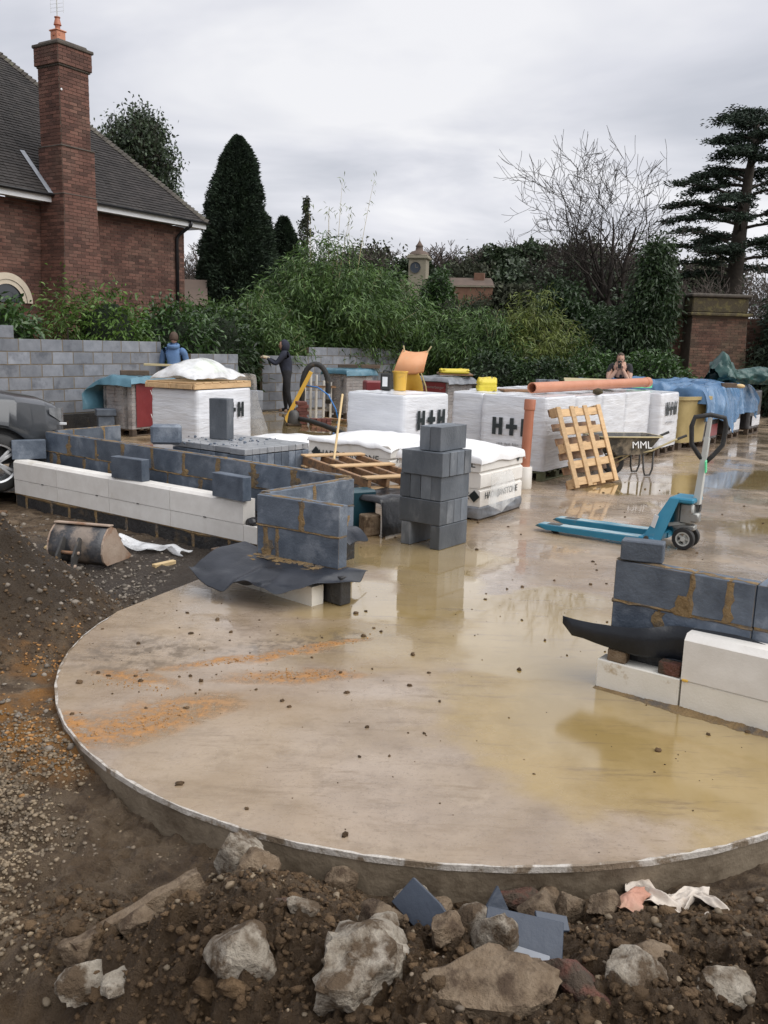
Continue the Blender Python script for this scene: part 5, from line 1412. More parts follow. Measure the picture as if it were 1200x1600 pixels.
# cedar: tiers of flat plates on near-horizontal limbs
cd = thing('cedar_tree', 'tall dark cedar with flat layered branches at the right edge', 'tree', (16.9, 45, 0), 0)
rs = random.Random(4)
m_ = MB(); m_.tube([(0, 0, -.3), (.05, 0, 4), (.1, 0, 7.5), (.3, 0, 10.5), (.5, 0, 13)], [.5, .42, .34, .2, .05], 9); m_.build('trunk', MT['bark_dark'], cd, True)
lm = MB(); Ps, Ds = [], []
for k in range(44):
    z_ = 5.0 + 8.0 * (k / 44) ** .95; a = rs.random() * 6.283
    if k % 2: a = math.pi + rs.gauss(0, .8)
    ln = (4.9 - 3.3 * max(0, (z_ - 6.5) / 6.6) ** 1.3) * rs.uniform(.6, 1.05) * (.75 if z_ < 6.3 else 1)
    x0 = .1 + .35 * max(0, (z_ - 7) / 6)
    rise = rs.uniform(-.08, .2)
    ds = np.array([math.cos(a), math.sin(a), rise]); 
    pts = [(x0 + ds[0] * ln * q, ds[1] * ln * q, z_ + rise * ln * q + .35 * math.sin(q * 2.4) - .42 * q * q * ln * .25) for q in np.linspace(0, 1, 6)]
    lm.tube(pts, [.09, .075, .06, .045, .03, .012], 5, cap=False)
    for q in range(26):
        t_ = rs.uniform(.28, 1.02); b_ = np.array([np.interp(t_, np.linspace(0, 1, 6), [p[i] for p in pts]) for i in range(3)])
        sd = np.array([-math.sin(a), math.cos(a), 0]) * rs.gauss(0, 1) * .42 * (1.15 - t_ * .55)
        c_ = b_ + sd + ds * rs.uniform(-.1, .25) + np.array([0, 0, rs.gauss(.04, .05)])
        Ps.append(c_ + prng.normal(size=(34, 3)) * np.array([.2, .2, .05])); Ds.append(prng.normal(size=(34, 3)) * np.array([1, 1, .45]) + ds * .8 + np.array([0, 0, .25]))
lm.build('limb', MT['bark_dark'], cd, True)
Ps = np.concatenate(Ps); Ds = np.concatenate(Ds); place('leaves', leaf_mesh('leaves', Ps, Ds, .2 * (.6 + .8 * prng.random(len(Ps))), .07, MT['leaf_cedar']), cd)

# bare scrub on the far right below the cedar
for i, (x_, y_, h_, lb) in enumerate(((15.5, 40, 5.2, 'bare brown scrub tree under the cedar, right of its trunk'), (17.6, 41, 5.8, 'bare twiggy tree at the right edge under the cedar'), (12.2, 38, 4.4, 'bare scrub above the garden wall'), (14.0, 42, 4.7, 'bare twiggy scrub left of the cedar trunk'))):
    bare_tree('scrub_tree', lb, (x_, y_, .2), h_, .07, 4, MT['bark_far'], 'bare scrub beyond the garden wall', seed=70 + i, spread=.6, trunk_h=.15, minr=.012, nforks=5)

# ---- far wood behind
FW = 'far trees on the wooded rise'
spec_ = [(-5.0, 92, 8.2), (-2.2, 95, 8.8), (.6, 100, 9.4), (5.6, 97, 9.6), (9.0, 95, 9.2), (12.4, 98, 9.8), (16.3, 92, 9.2), (20.3, 96, 10.0), (24.6, 92, 9.4), (29.0, 95, 9.6), (33.5, 96, 9.8)]
words = ['left of the clock tower', 'directly behind the bamboo top', 'just left of the tower cupola', 'just right of the tower cupola', 'above the right wing of the far building', 'right of the far building', 'left of the bare tree', 'behind the bare tree', 'between the bare tree and the cedar', 'behind the cedar', 'at the right edge behind the cedar']
src = [bare_tree('far_tree', 'x', (0, 0, 0), 6.6, .16, 5, MT['bark_far'], FW, seed=80 + i, spread=.5, trunk_h=.2, minr=.022, nforks=5, leafmt=MT['leaf_far'] if i == 1 else None, nleaf=5000, lsize=.3) for i in range(3)]
used = [False] * 3
for i, ((x_, y_, h_), wd) in enumerate(zip(spec_, words)):
    j = i % 3
    o = src[j] if not used[j] else copy_tree(src[j])
    used[j] = True
    o.location = (x_, y_, 3.0 + ground_h(x_, y_) * 0); o.rotation_euler = (0, 0, i * 1.3); s_ = h_ / 6.6 * (.92 + .10 * (i % 2)); o.scale = (s_ * 1.1, s_, s_)
    o['label'] = ('bare brown tree' if j != 1 else 'ivy clad bare tree') + ' on the far rise, ' + wd
for i, (x_, y_, r_2, z_, lb) in enumerate(((7.6, 88, 3.4, 6.2, 'dark evergreen mass right of the far clock tower building'), (13.0, 88, 3.6, 6.6, 'dark rounded evergreen in the far wood, left of the bare tree'), (2.6, 96, 2.6, 8.4, 'dark evergreen directly behind the clock tower'), (17.5, 85, 3.6, 6.4, 'dark evergreen behind the trunk of the bare tree'), (22.5, 84, 3.4, 6.0, 'dark evergreen between the bare tree and the cedar'), (-5.5, 86, 3.2, 5.0, 'dark evergreen mass hidden behind the bamboo'), (10.6, 80, 2.3, 5.0, 'rounded ivy covered tree near the far building'), (11.0, 93, 2.2, 9.6, 'tall rounded evergreen crown on the far skyline'), (14.6, 95, 2.4, 10.2, 'tallest evergreen crown on the far skyline, left of the bare tree'))):
    bush('far_evergreen', lb, 'tree', (x_, y_, z_), (r_2, r_2 * .8, r_2 * .85), 4500, .55, .3, MT['leaf_far'] if i in (0, 6, 4) else MT['leaf_ivy'], FW, seed=90 + i, rough=.35, fr=2.4)
bare_tree('far_tree', 'small bare tree glimpsed between the house corner and the cypress', (-7.9, 40, 0), 6.2, .1, 5, MT['bark_far'], FW, seed=99, spread=.5, trunk_h=.2, minr=.012, nforks=4)

bush('far_evergreen', 'green shrub tree standing in front of the far building, between tower and window', 'tree', (2.75, 52, 4.2), (1.0, .8, 1.6), 5000, .22, .08, MT['leaf_laurel'], FW, seed=120, rough=.4)
bush('far_evergreen', 'low green scrub hiding the foot of the far building', 'tree', (4.2, 50, 2.7), (1.8, .8, 1.5), 6000, .22, .08, MT['leaf_far'], FW, seed=121, rough=.4)
# ================================================================ wrapped packs, pallets, tarps, pipes
def text_mesh(txt, size, mt, ext=.0008):
    cu = bpy.data.curves.new('t', 'FONT'); cu.body = txt; cu.size = size; cu.align_x = 'CENTER'; cu.align_y = 'CENTER'; cu.extrude = ext; cu.resolution_u = 3
    ob_ = bpy.data.objects.new('t', cu); COL.objects.link(ob_)
    bpy.context.view_layer.update()
    me = bpy.data.meshes.new_from_object(ob_.evaluated_get(bpy.context.evaluated_depsgraph_get()))
    bpy.data.objects.remove(ob_); bpy.data.curves.remove(cu)
    me.materials.clear(); me.materials.append(mt)
    return me

def put_text(parent, name, txt, size, mt, M, sx=1.0):
    o_ = bpy.data.objects.new(name, text_mesh(txt, size, mt)); COL.objects.link(o_); o_.parent = parent
    o_.matrix_basis = M @ Matrix.Diagonal((sx, 1, 1, 1)); return o_

# face matrices for a pack whose near corner is the local origin: x runs back right, y runs back left
def face_front_left(y, z, off): return Matrix.Translation((-off, y, z)) @ Matrix.Rotation(R(-90), 4, 'Z') @ Matrix.Rotation(R(90), 4, 'X')
def face_front_right(x, z, off): return Matrix.Translation((x, -off, z)) @ Matrix.Rotation(R(90), 4, 'X')

def logo_hh(parent, M, h):
    """bold H + H"""
    for name, xs_ in (('letter', -1), ('plus', 0), ('letter', 1)):
        m_ = MB(); w = h * .66; b = h * .24; c = xs_ * h * .92; t = .0012
        if name == 'letter':
            m_.box((c - w / 2 + b / 2, 0, 0), (b, h, t)); m_.box((c + w / 2 - b / 2, 0, 0), (b, h, t)); m_.box((c, 0, .0002), (w - 2 * b, b, t))
        else:
            m_.box((c, 0, 0), (b * 1.05, h, t)); m_.box((c - w * .36, 0, 0), (w * .36, b * 1.1, t)); m_.box((c + w * .36, 0, 0), (w * .36, b * 1.1, t))
        o_ = m_.build(name, MT['print_black'], parent); o_.matrix_basis = M

def small_print(parent, M, w):
    """line of small grey printed marks, too small to read"""
    m_ = MB(); x = -w / 2; r_ = random.Random(3)
    while x < w / 2:
        b = r_.uniform(.004, .016)
        if r_.random() < .8: m_.box((x + b / 2, r_.uniform(-.004, .004), 0), (b, r_.uniform(.02, .04), .001))
        x += b + r_.uniform(.004, .012)
    o_ = m_.build('small_print', MT['print_grey'], parent); o_.matrix_basis = M

def wrapped(sx, sy, z0, z1, seed, mt, amp=.009, rnd_=.03, sag=.012):
    """film wrapped block: rounded box with stretch wrinkles; corner at origin"""
    n_ = 20; r_ = rnd_
    cx, cy, hz_ = sx / 2, sy / 2, (z1 - z0)
    V = []; F_ = []
    per = []
    def side(a, b, k): return [(a[0] + (b[0] - a[0]) * i / k, a[1] + (b[1] - a[1]) * i / k) for i in range(k)]
    cs = [(r_, 0), (sx - r_, 0), (sx, r_), (sx, sy - r_), (sx - r_, sy), (r_, sy), (0, sy - r_), (0, r_)]
    for i in range(8): per += side(cs[i], cs[(i + 1) % 8], 18 if i % 2 == 0 else 3)
    per = np.array(per); m = len(per)
    zs = np.concatenate([np.linspace(0, hz_ - r_, 22), hz_ - r_ + r_ * np.sin(np.linspace(.3, 1.5, 4))])
    nrm = per - np.array([cx, cy]); nrm /= np.abs(nrm / np.array([cx, cy])).max(1, keepdims=True) * np.array([1, 1]); nrm = unit(nrm)
    P = []
    for z in zs:
        inset = max(0, z - (hz_ - r_)); ins = r_ - math.sqrt(max(0, r_ * r_ - inset * inset)) if inset > 0 else 0
        s_ = np.arange(m)
        w = amp * (vnoise(per[:, 0] * 3, per[:, 1] * 3, np.full(m, z * 22) + per[:, 0] * 3, seed) * .8 + vnoise(per[:, 0] * 9, per[:, 1] * 9, np.full(m, z * 9), seed + 5) * .5)
        bulge = .010 * math.sin(z / hz_ * math.pi)
        q = per + nrm * (w + bulge - ins)[:, None]
        P.append([(q[i, 0], q[i, 1], z0 + z) for i in range(m)])
    m_ = MB(); m_.grid(P, closed=True)
    # top
    k = 16; T = []
    for i in range(k + 1):
        row = []
        for j in range(k + 1):
            x, y = r_ * .7 + (sx - 1.4 * r_) * i / k, r_ * .7 + (sy - 1.4 * r_) * j / k
            row.append((x, y, z1 + .002 + (.012 * vnoise(x * 7, y * 7, seed=seed) + .006 * vnoise(x * 19, y * 19, seed=seed + 2)) * (0 if i in (0, k) or j in (0, k) else 1)))
        T.append(row)
    m_.grid(T)
    return m_

_pal = {}
def pallet(parent, sx, sy, mt, z=0.0, nb=None, name=None):
    """timber pallet under a pack: boards and blocks as parts"""
    def b(nm, c, d):
        key = (nm, tuple(round(v, 3) for v in d), mt.name)
        if key not in _pal: _pal[key] = MB().box((0, 0, 0), d, b=.004).mesh(nm, mt)
        return place(nm, _pal[key], parent, (c[0], c[1], c[2] + z))
    for y in (.05, sy / 2, sy - .05): b('bottom_board', (sx / 2, y, .011), (sx, .095, .02))
    for x in (.06, sx / 2, sx - .06):
        for y in (.05, sy / 2, sy - .05): b('pallet_block', (x, y, .062), (.11, .09, .08))
    for i in range(6): b('deck_board', (.05 + (sx - .1) * i / 5, sy / 2, .114), (.09, sy, .02))

def hh_pack(label, corner, rz, sx, sy, z1=1.12, logo=None, seed=0, logo_h=.20, pal='wood_dark', lpos=None):
    t = thing('wrapped_block_pack', label, 'block pack', (corner[0], corner[1], 0), rz, 'white film wrapped packs of blocks')
    wrapped(sx, sy, .135, z1, seed, MT['white_wrap']).build('wrap', MT['white_wrap'], t, True, sharp=60)
    pallet(t, sx, sy, MT[pal])
    if logo == 'L':
        logo_hh(t, face_front_left(sy * (lpos or .5), .70, .028), logo_h)
        small_print(t, face_front_left(sy * .5, .46, .028), .42)
    if logo == 'R':
        logo_hh(t, face_front_right(sx * (lpos or .5), .79, .028), logo_h)
        small_print(t, face_front_right(sx * .45, .56, .028), .4)
    return t
MT['pallet_green'] = mat('pallet_green', (.065, .075, .035), (.11, .11, .06), 5, .7, .3, 30, var=.2)
A_RZ = math.atan2(.82, .57)
pA = hh_pack('white wrapped block pack under a pallet and clear sheeting, on the left', (-2.5, 11.7), math.atan2(.89, .45), 1.2, .80, 1.08, 'R', 1, .21, lpos=.6)
pB = hh_pack('white wrapped block pack in the centre with a yellow bucket standing on top', (.22, 11.22), math.atan2(.788, .616), 1.0, .96, 1.12, 'R', 2, .25, lpos=.57)
RZc = math.atan2(.819, .574); e2 = Vector((.574, .819)); e1 = Vector((-.819, .574))
C0 = Vector((2.10, 11.65))
pC = hh_pack('white wrapped block pack right of centre with large lettering, behind the upright clay pipe', C0, RZc, .98, .97, 1.12, 'L', 3, .235, 'pallet_green')
c = C0 + e1 * 1.02 + e2 * .12
hh_pack('white wrapped block pack with the yellow bag on it, left of the upright clay pipe', c, RZc, .98, .50, 1.12, None, 4)
for i, (t0, t1, lb) in enumerate(((1.0, 1.95, 'white wrapped block pack behind the leaning pallet'), (1.97, 2.92, 'white wrapped block pack right of the leaning pallet, left of the wheelbarrow handles'), (2.95, 4.08, 'white wrapped block pack behind the wheelbarrow tray'))):
    c = C0 + e2 * t0
    hh_pack(lb, c, RZc, t1 - t0, .98, 1.10, None, 5 + i)
c = Vector((4.62, 14.92))
pD = hh_pack('white wrapped block pack at the far right end of the row, lettering on its side', c, RZc, .93, 1.0, 1.06, 'R', 9, .23)
for i in range(2):
    c = C0 + e1 * 1.02 + e2 * (1.35 + i * 1.1)
    hh_pack(('white wrapped block pack in the back row under the grey blocks', 'white wrapped block pack in the back row under the pale board')[i], c, RZc, 1.0, .95, 1.10, None, 12 + i)

# ---- pallet and clear sheet on pack A
t = thing('timber_pallet', 'shallow timber lid of rough boards on top of the left white pack', 'pallet', (-2.52, 11.66, 1.09), math.atan2(.89, .45))
for i in range(7): MB().box((0, 0, 0), (.15, .86, .018), b=.003).build('deck_board', MT['wood_pallet'], t, loc=(.09 + i * .178, .43, .082))
for y_ in (.02, .43, .84): MB().box((0, 0, 0), (1.26, .03, .07), b=.004).build('edge_board', MT['wood_pallet'], t, loc=(.62, y_, .037))
for y_ in (.23, .63): MB().box((0, 0, 0), (.03, .36, .065), b=.004).build('end_board', MT['wood_pallet'], t, loc=(.0, y_, .036))
def drape(x0, x1, y0, y1, ztop, over, seed, nx_=30, ny_=26, bulge=.0, fold=.03, flare=.06, zmin=.02, rough=.02, hump=None):
    """sheet laid over a box and hanging down its sides; over=(xneg,xpos,yneg,ypos)"""
    U = np.linspace(x0 - over[0], x1 + over[1], nx_); Vv = np.linspace(y0 - over[2], y1 + over[3], ny_)
    P = []
    for u in U:
        row = []
        for v in Vv:
            du = max(x0 - u, 0, u - x1); dv = max(y0 - v, 0, v - y1)
            su, sv = (-1 if u < x0 else 1), (-1 if v < y0 else 1)
            x, y = min(max(u, x0), x1), min(max(v, y0), y1)
            drop = math.hypot(du, dv)
            fx = flare * (1 - math.exp(-drop * 4))
            al = (v if du > dv else u) + .25 * drop
            wv = fold * min(1, drop * 3) * (.55 * float(vnoise(al * 3.2, drop * .8, seed=seed)) + .5 * (1 - 2 * abs(float(vnoise(al * 6.5, drop * 1.6, seed=seed + 3)))) - .1)
            x += su * (fx + wv + .012) if du > 0 else 0
            y += sv * (fx + wv + .012) if dv > 0 else 0
            z = ztop - drop * .97
            inn = 1 if drop == 0 else math.exp(-drop * 6)
            z += inn * (rough * (.6 * float(fbm(u * 2.2, v * 2.2, o=2, seed=seed)) + .45 * (1 - 2.2 * abs(float(fbm(u * 3.4 + 5, v * 3.4, o=2, seed=seed + 7))))) + bulge * (1 - ((u - (x0 + x1) / 2) / ((x1 - x0) / 2 + .01)) ** 2) * (1 - ((v - (y0 + y1) / 2) / ((y1 - y0) / 2 + .01)) ** 2) * (drop == 0))
            if hump: z += inn * hump[2] * math.exp(-((u - hump[0]) ** 2 + (v - hump[1]) ** 2) / hump[3])
            row.append((x, y, max(z, zmin)))
        P.append(row)
    return P
def cover(name, label, P, mt, loc, rz, cat='tarpaulin', th=.004, group=None):
    o_ = sheet(name, None, P, mt, th=th)
    o_.location = (loc[0], loc[1], loc[2] if len(loc) > 2 else 0); o_.rotation_euler = (0, 0, rz)
    return tag(o_, label, cat, group)
cover('plastic_sheet', 'crumpled milky plastic sheet heaped on the pallet of the left pack', drape(.05, 1.15, .05, .78, 1.25, (.03, .05, .03, .05), 3, bulge=.24, rough=.06, zmin=1.2), MT['milky_film'], (-2.52, 11.66), math.atan2(.89, .45), 'plastic sheet', .003)
P = []
for i in range(14):
    s_ = i / 13; row = []
    for j in range(10):
        f_ = j / 9
        row.append((1.24 + .26 * f_ + .06 * math.sin(s_ * 9 + f_ * 3) * f_ + .06 * f_ * f_, -.10 + .80 * s_ * (1 - .25 * f_) + .04 * math.sin(f_ * 6), 1.27 - 1.20 * f_ + .02 * math.sin(s_ * 8)))
    P.append(row)
cover('plastic_sheet', 'clear plastic sheet hanging down the right side of the left pack', P, MT['clear_film'], (-2.52, 11.66), math.atan2(.89, .45), 'plastic sheet', .002)
cover('hi_vis_bundle', 'yellow green hi-vis bundle showing through the sheeting on the left pack', drape(.5, .95, .2, .6, 1.30, (.02, .02, .02, .02), 8, bulge=.15, rough=.04), MT['hiviz'], (-2.52, 11.66), math.atan2(.89, .45), 'bundle', .004)

# ---- brick packs under covers
def brick_pack(label, corner, rz, sx, sy, h, label_side=None, seed=0, text=None):
    t = thing('brick_pack', label, 'brick pack', (corner[0], corner[1], 0), rz, 'film wrapped packs of facing bricks')
    pallet(t, sx, sy, MT['wood_dark'])
    r_ = random.Random(seed); me = MB().box((0, 0, 0), (.205, .10, .063), b=.004).mesh('brick', MT['pack_brick']); me2 = MB().box((0, 0, 0), (.10, .205, .063), b=.004).mesh('brick', MT['pack_brick'])
    nz = int((h - .14) / .068)
    for k in range(nz):
        z = .16 + k * .068
        for i in range(int(sx / .212)): place('brick', me, t, (.106 + i * .212, .052, z))
        for j in range(1, int(sy / .212)): place('brick', me2, t, (.052, .106 + j * .212, z))
    MB().box((sx / 2 + .05, sy / 2 + .05, (h + .13) / 2), (sx - .1, sy - .1, h - .14)).build('inner_bricks', MT['pack_brick'], t)
    cf = wrapped(sx, sy, .13, h + .01, seed, None, amp=.006, rnd_=.03); cf.build('film', MT['pack_film'], t, True)
    if label_side == 'R':
        MB().box((sx * .52, -.018, h * .55), (sx * .86, .002, h * .78)).build('red_wrap', MT['red_label'], t)
        for zz, tx in ((.75, text or ''), (.33, text or '')):
            if tx: put_text(t, 'print', tx, .13, MT['fascia'], face_front_right(sx * .5, h * zz, .021))
    if label_side == 'L':
        MB().box((-.018, sy * .42, h * .55), (.002, sy * .72, h * .78)).build('red_wrap', MT['red_label'], t)
        if text: put_text(t, 'print', text, .09, MT['pack_brick'], face_front_left(sy * .42, h * .84, .021))
    return t
RZb = math.atan2(.85, .53)
brick_pack('film wrapped brick pack under a teal tarp beside the left white pack', (-4.50, 15.6), R(60), 1.0, .72, 1.02, 'R', 1, 'W')
cover('tarpaulin', 'teal blue tarp thrown over the left brick pack, its corner flying out left', drape(0, 1.0, 0, .72, 1.045, (.16, .1, .12, .62), 11, nx_=44, ny_=40, flare=.22, fold=.16, rough=.06), MT['teal_tarp'], (-4.50, 15.6), R(60))
MB().box((-4.55, 16.0, 1.11), (.50, .16, .09), rz=R(20), b=.008).build('timber_offcut', MT['wood_dark']); tag(bpy.data.objects['timber_offcut'], 'dark timber weighing down the teal tarp', 'timber')
m_ = MB(); m_.box((-3.85, 16.1, 1.26), (1.15, .07, .04), rz=R(-8), b=.004); tag(m_.build('timber_plank', MT['wood_ply']), 'pale plank lying across the left brick pack', 'plank')
m_ = MB(); m_.box((0, 0, .42), (.34, .3, .12), b=.01); m_.box((0, 0, .2), (.28, .24, .32), b=.01); tag(m_.build('trestle', MT['block_front'], None, loc=(-5.0, 15.7, 0), rz=.4), 'dark stacked blocks at the left foot of the teal covered pack', 'blocks')

brick_pack('film wrapped brick pack under a blue cover behind the white pipes', (-.95, 20.6), R(48), .9, .75, 1.12, None, 2)
cover('tarpaulin', 'faded blue cover over the brick pack behind the white pipes', drape(0, .95, 0, .75, 1.14, (.12, .1, .16, .16), 12, flare=.12, fold=.05, rough=.02), MT['teal_tarp'], (-.95, 20.6), R(48))
for i, (x_, y_, lb) in enumerate(((-.95, 21.05, 'dark timber on the left of the faded blue cover'), (-.42, 21.25, 'dark timber on the right of the faded blue cover'))):
    tag(MB().box((x_, y_, 1.20), (.46, .12, .08), rz=R(6), b=.006).build('timber_offcut', MT['wood_dark']), lb, 'timber')
brick_pack('brick pack in red printed wrap below the bamboo, right of the upended wheelbarrow', (1.25, 18.4), R(48), .85, .80, 1.05, 'L', 3, 'wienerberger')
cover('tarpaulin', 'stiff grey sheet over the red wrapped brick pack', drape(0, .85, 0, .80, 1.09, (.10, .22, .14, .22), 13, flare=.2, fold=.06, rough=.03), MT['grey_sheet'], (1.25, 18.4), R(48))
tag(MB().box((1.42, 18.95, 1.155), (.72, .36, .035), rz=R(8), rx=R(4), b=.004).build('timber_board', MT['wood_wet']), 'brown board lying on the grey sheet', 'board')
def bag(name, label, loc, rz, d, mt):
    m_ = MB(); P = []
    n_ = 28
    for i in range(11):
        t_ = i / 10; z = d[2] * t_; k = np.interp(t_, [0, .08, .85, 1], [.9, 1, 1, .82]) * (1 + .03 * rnd.gauss(0, 1))
        P.append([(math.copysign(abs(math.cos(a)) ** .28, math.cos(a)) * d[0] / 2 * k + .006 * rnd.gauss(0, 1), math.copysign(abs(math.sin(a)) ** .28, math.sin(a)) * d[1] / 2 * k * (1 if t_ < .8 else .75), z + .012 * rnd.gauss(0, 1) * (t_ > .5)) for a in np.linspace(.1, 6.383, n_, endpoint=False)])
    m_.grid(P, closed=True); m_.add(P[0], [tuple(range(n_))]); m_.add(P[-1], [tuple(range(n_))])
    return tag(m_.build(name, mt, None, True, loc, rz), label, 'bag')
bag('cement_bag', 'yellow bag lying on the brown board over the red wrapped pack', (1.40, 18.9, 1.17), R(5), (.62, .30, .09), MT['bag_yellow'])
bag('cement_bag', 'bright yellow bag standing on the white pack left of the clay pipes', (1.42, 12.75, 1.125), R(12), (.28, .14, .19), MT['bag_yellow'])
tag(MB().box((1.95, 12.95, 1.14), (.62, .34, .03), rz=R(10), b=.004).build('timber_board', MT['wood_wet']), 'wet brown board beside the bright yellow bag', 'board')

# ---- on and behind the centre pack
m_ = MB(); m_.lathe([(.0, 0), (.085, 0), (.10, .24), (.112, .25), (.112, .265), (.095, .265), (.08, .02)], 20)
tag(m_.build('bucket', MT['yellow'], None, True, (.17, 12.30, 1.125), 0, 35), 'yellow plastic bucket standing on the centre white pack', 'bucket')
jc = thing('jerrycan', 'black jerrycan with a white label on the centre white pack', 'jerrycan', (-.02, 12.22, 1.125), R(-8))
MB().box((0, 0, .12), (.15, .10, .235), b=.02).build('body', MT['rubber'], jc); MB().box((-.01, -.052, .12), (.07, .002, .13)).build('white_label', MT['fascia'], jc)
m_ = MB(); m_.tube([(-.04, 0, .23), (-.04, 0, .265), (.04, 0, .265), (.04, 0, .23)], .011, 6); m_.build('handle', MT['rubber'], jc)
MB().lathe([(0, .23), (.022, .23), (.022, .27), (0, .27)], 10, M=TR((.055, 0, -.01))).build('cap', MT['rubber'], jc)
tag(MB().box((-.18, 13.2, 1.0), (.34, .3, .42), b=.02, rz=.2).build('red_crate', MT['red_label']), 'dark red crate behind the black jerrycan', 'crate')
# upended wheelbarrow standing behind the centre pack
ub = thing('wheelbarrow', 'orange and yellow wheelbarrow upended behind the centre white pack', 'wheelbarrow', (.38, 14.6, 0), R(-6))
m_ = MB(); P = []
for i in range(17):
    a = math.pi * i / 16; P.append([(-.0 + .21 * math.cos(a) * k, .12 - .22 * math.sin(k * 1.5), .94 + .42 * math.sin(a) * k) for k in (.0, .3, .6, .85, 1.0, 1.04)])
m_.grid(P); o = m_.build('tray', MT['yellow'], ub, True); o.modifiers.new('t', 'SOLIDIFY').thickness = .01
m_ = MB(); P = []
for i in range(12):
    t_ = i / 11; P.append([(x_ * (.225 - .03 * t_) + .09 * t_ - .04, -.12 + .22 * t_ - .10 * math.sin(t_ * 3.1) + (.07 if abs(x_) > .95 else 0), 1.27 + .36 * t_ + .03 * x_ * x_) for x_ in (-1.1, -1, -.6, 0, .6, 1, 1.1)])
m_.grid(P); o = m_.build('tray_front', MT['orange'], ub, True); o.modifiers.new('t', 'SOLIDIFY').thickness = .012
for s_ in (-1, 1):
    m_ = MB(); m_.tube([(.17 * s_ + .04, .10, 1.45), (.19 * s_ + .06, .12, 1.64), (.23 * s_ + .08, .12, 1.73)], .013, 6); m_.build('handle', MT['wood_ply'], ub)
m_ = MB(); m_.tube([(.17, -.1, 1.30), (.25, -.12, 1.1), (.31, -.12, .8), (.33, -.1, .0)], .014, 6); m_.tube([(-.2, .1, .9), (-.25, .1, 0)], .014, 6); m_.build('leg', MT['tub_yellow'], ub)

# ---- clay pipes
m_ = MB(); p0, p1 = Vector((1.98, 12.2, 1.215)), Vector((4.40, 15.05, 1.235)); ax = (p1 - p0)
def pipe(name, label, p0, p1, r, mt, collar=True):
    L_ = (p1 - p0).length; q = (p1 - p0).to_track_quat('Z', 'Y')
    t = thing(name, label, 'pipe', tuple(p0)); t.rotation_euler = q.to_euler()
    MB().lathe([(r, L_), (r, .0), (r - .012, .0), (r - .012, L_)], 28).build('barrel', mt, t, True, sharp=40)
    if collar: MB().lathe([(r + .001, L_ - .14), (r + .010, L_ - .13), (r + .010, L_ - .012), (r + .004, L_), (r - .012, L_)], 28).build('collar', mt, t, True, sharp=40)
    return t
pipe('clay_pipe', 'long orange drain pipe lying along the tops of the white packs', p0, p1, .075, MT['terracotta'])
pipe('clay_pipe', 'orange drain pipe standing upright in a white base beside the packs', Vector((1.765, 11.10, .02)), Vector((1.80, 11.16, 1.12)), .062, MT['terracotta_d'])
m_ = MB(); m_.lathe([(0, 0), (.10, 0), (.105, .02), (.10, .26), (.095, .275), (.0, .275)], 20); tag(m_.build('pipe_base', MT['white_plastic'], None, True, (1.765, 11.10, 0), 0, 40), 'white plastic base holding the upright drain pipe', 'pipe base')
# board and blocks behind the pipe
tag(MB().box((3.35, 14.7, 1.22), (.85, .60, .035), rz=R(-8), rx=R(7), b=.004).build('timber_board', MT['wood_ply']), 'pale plywood board lying on the packs behind the long pipe', 'board')
for i, (x_, y_, lb) in enumerate(((2.40, 13.9, 'left one of two grey blocks on the packs behind the long pipe'), (2.56, 13.82, 'right one of two grey blocks on the packs behind the long pipe'))):
    loose_block(lb, (x_, y_, 1.115), R(12), MT['block_stack'], (.15, .12, .16))
bag('green_bag', 'bright green plastic bag on the packs by the end of the long pipe', (4.45, 15.75, 1.11), R(20), (.42, .22, .10), MT['green_plastic'])
V, F_ = I2; o = place('moss_clump', np_mesh('moss_clump', V * np.array([.085, .06, .05]) * (1 + .3 * fbm(V[:, 0] * 3, V[:, 1] * 3, V[:, 2] * 3, seed=4))[:, None], F_, MT['moss_stone'], True), None, (3.08, 13.02, 1.15)); tag(o, 'lump of mossy mud beside the long pipe', 'clump')

# ---- leaning pallet
lp = thing('timber_pallet', 'pale timber pallet leaning against the white packs', 'pallet', (2.37, 11.02, .012), math.atan2(.96, .88))
lean = Matrix.Rotation(R(20), 4, 'X')
def lpart(nm, c, d, mtn='wood_pallet'):
    o_ = MB().box((0, 0, 0), d, b=.004).build(nm, MT[mtn], lp)
    o_.matrix_basis = Matrix.Rotation(R(-20), 4, 'X') @ Matrix.Translation(c); return o_
LH, LW = 1.06, 1.10
for x_ in (.045, .37, .70, LW - .045): lpart('front_board', (x_, -.055, LH / 2), (.10, .02, LH))
for z_ in (.06, .28, .50, .72, .96): lpart('cross_board', (LW / 2, -.035, z_ + .02), (LW, .02, .10))
for x_ in (.05, LW / 2, LW - .05): 
    for z_ in (.06, LH / 2, LH - .06): lpart('pallet_block', (x_, .02, z_), (.09, .085, .12))
for z_ in np.linspace(.05, LH - .05, 6): lpart('back_board', (LW / 2, .072, z_), (LW, .018, .095), 'wood_wet')

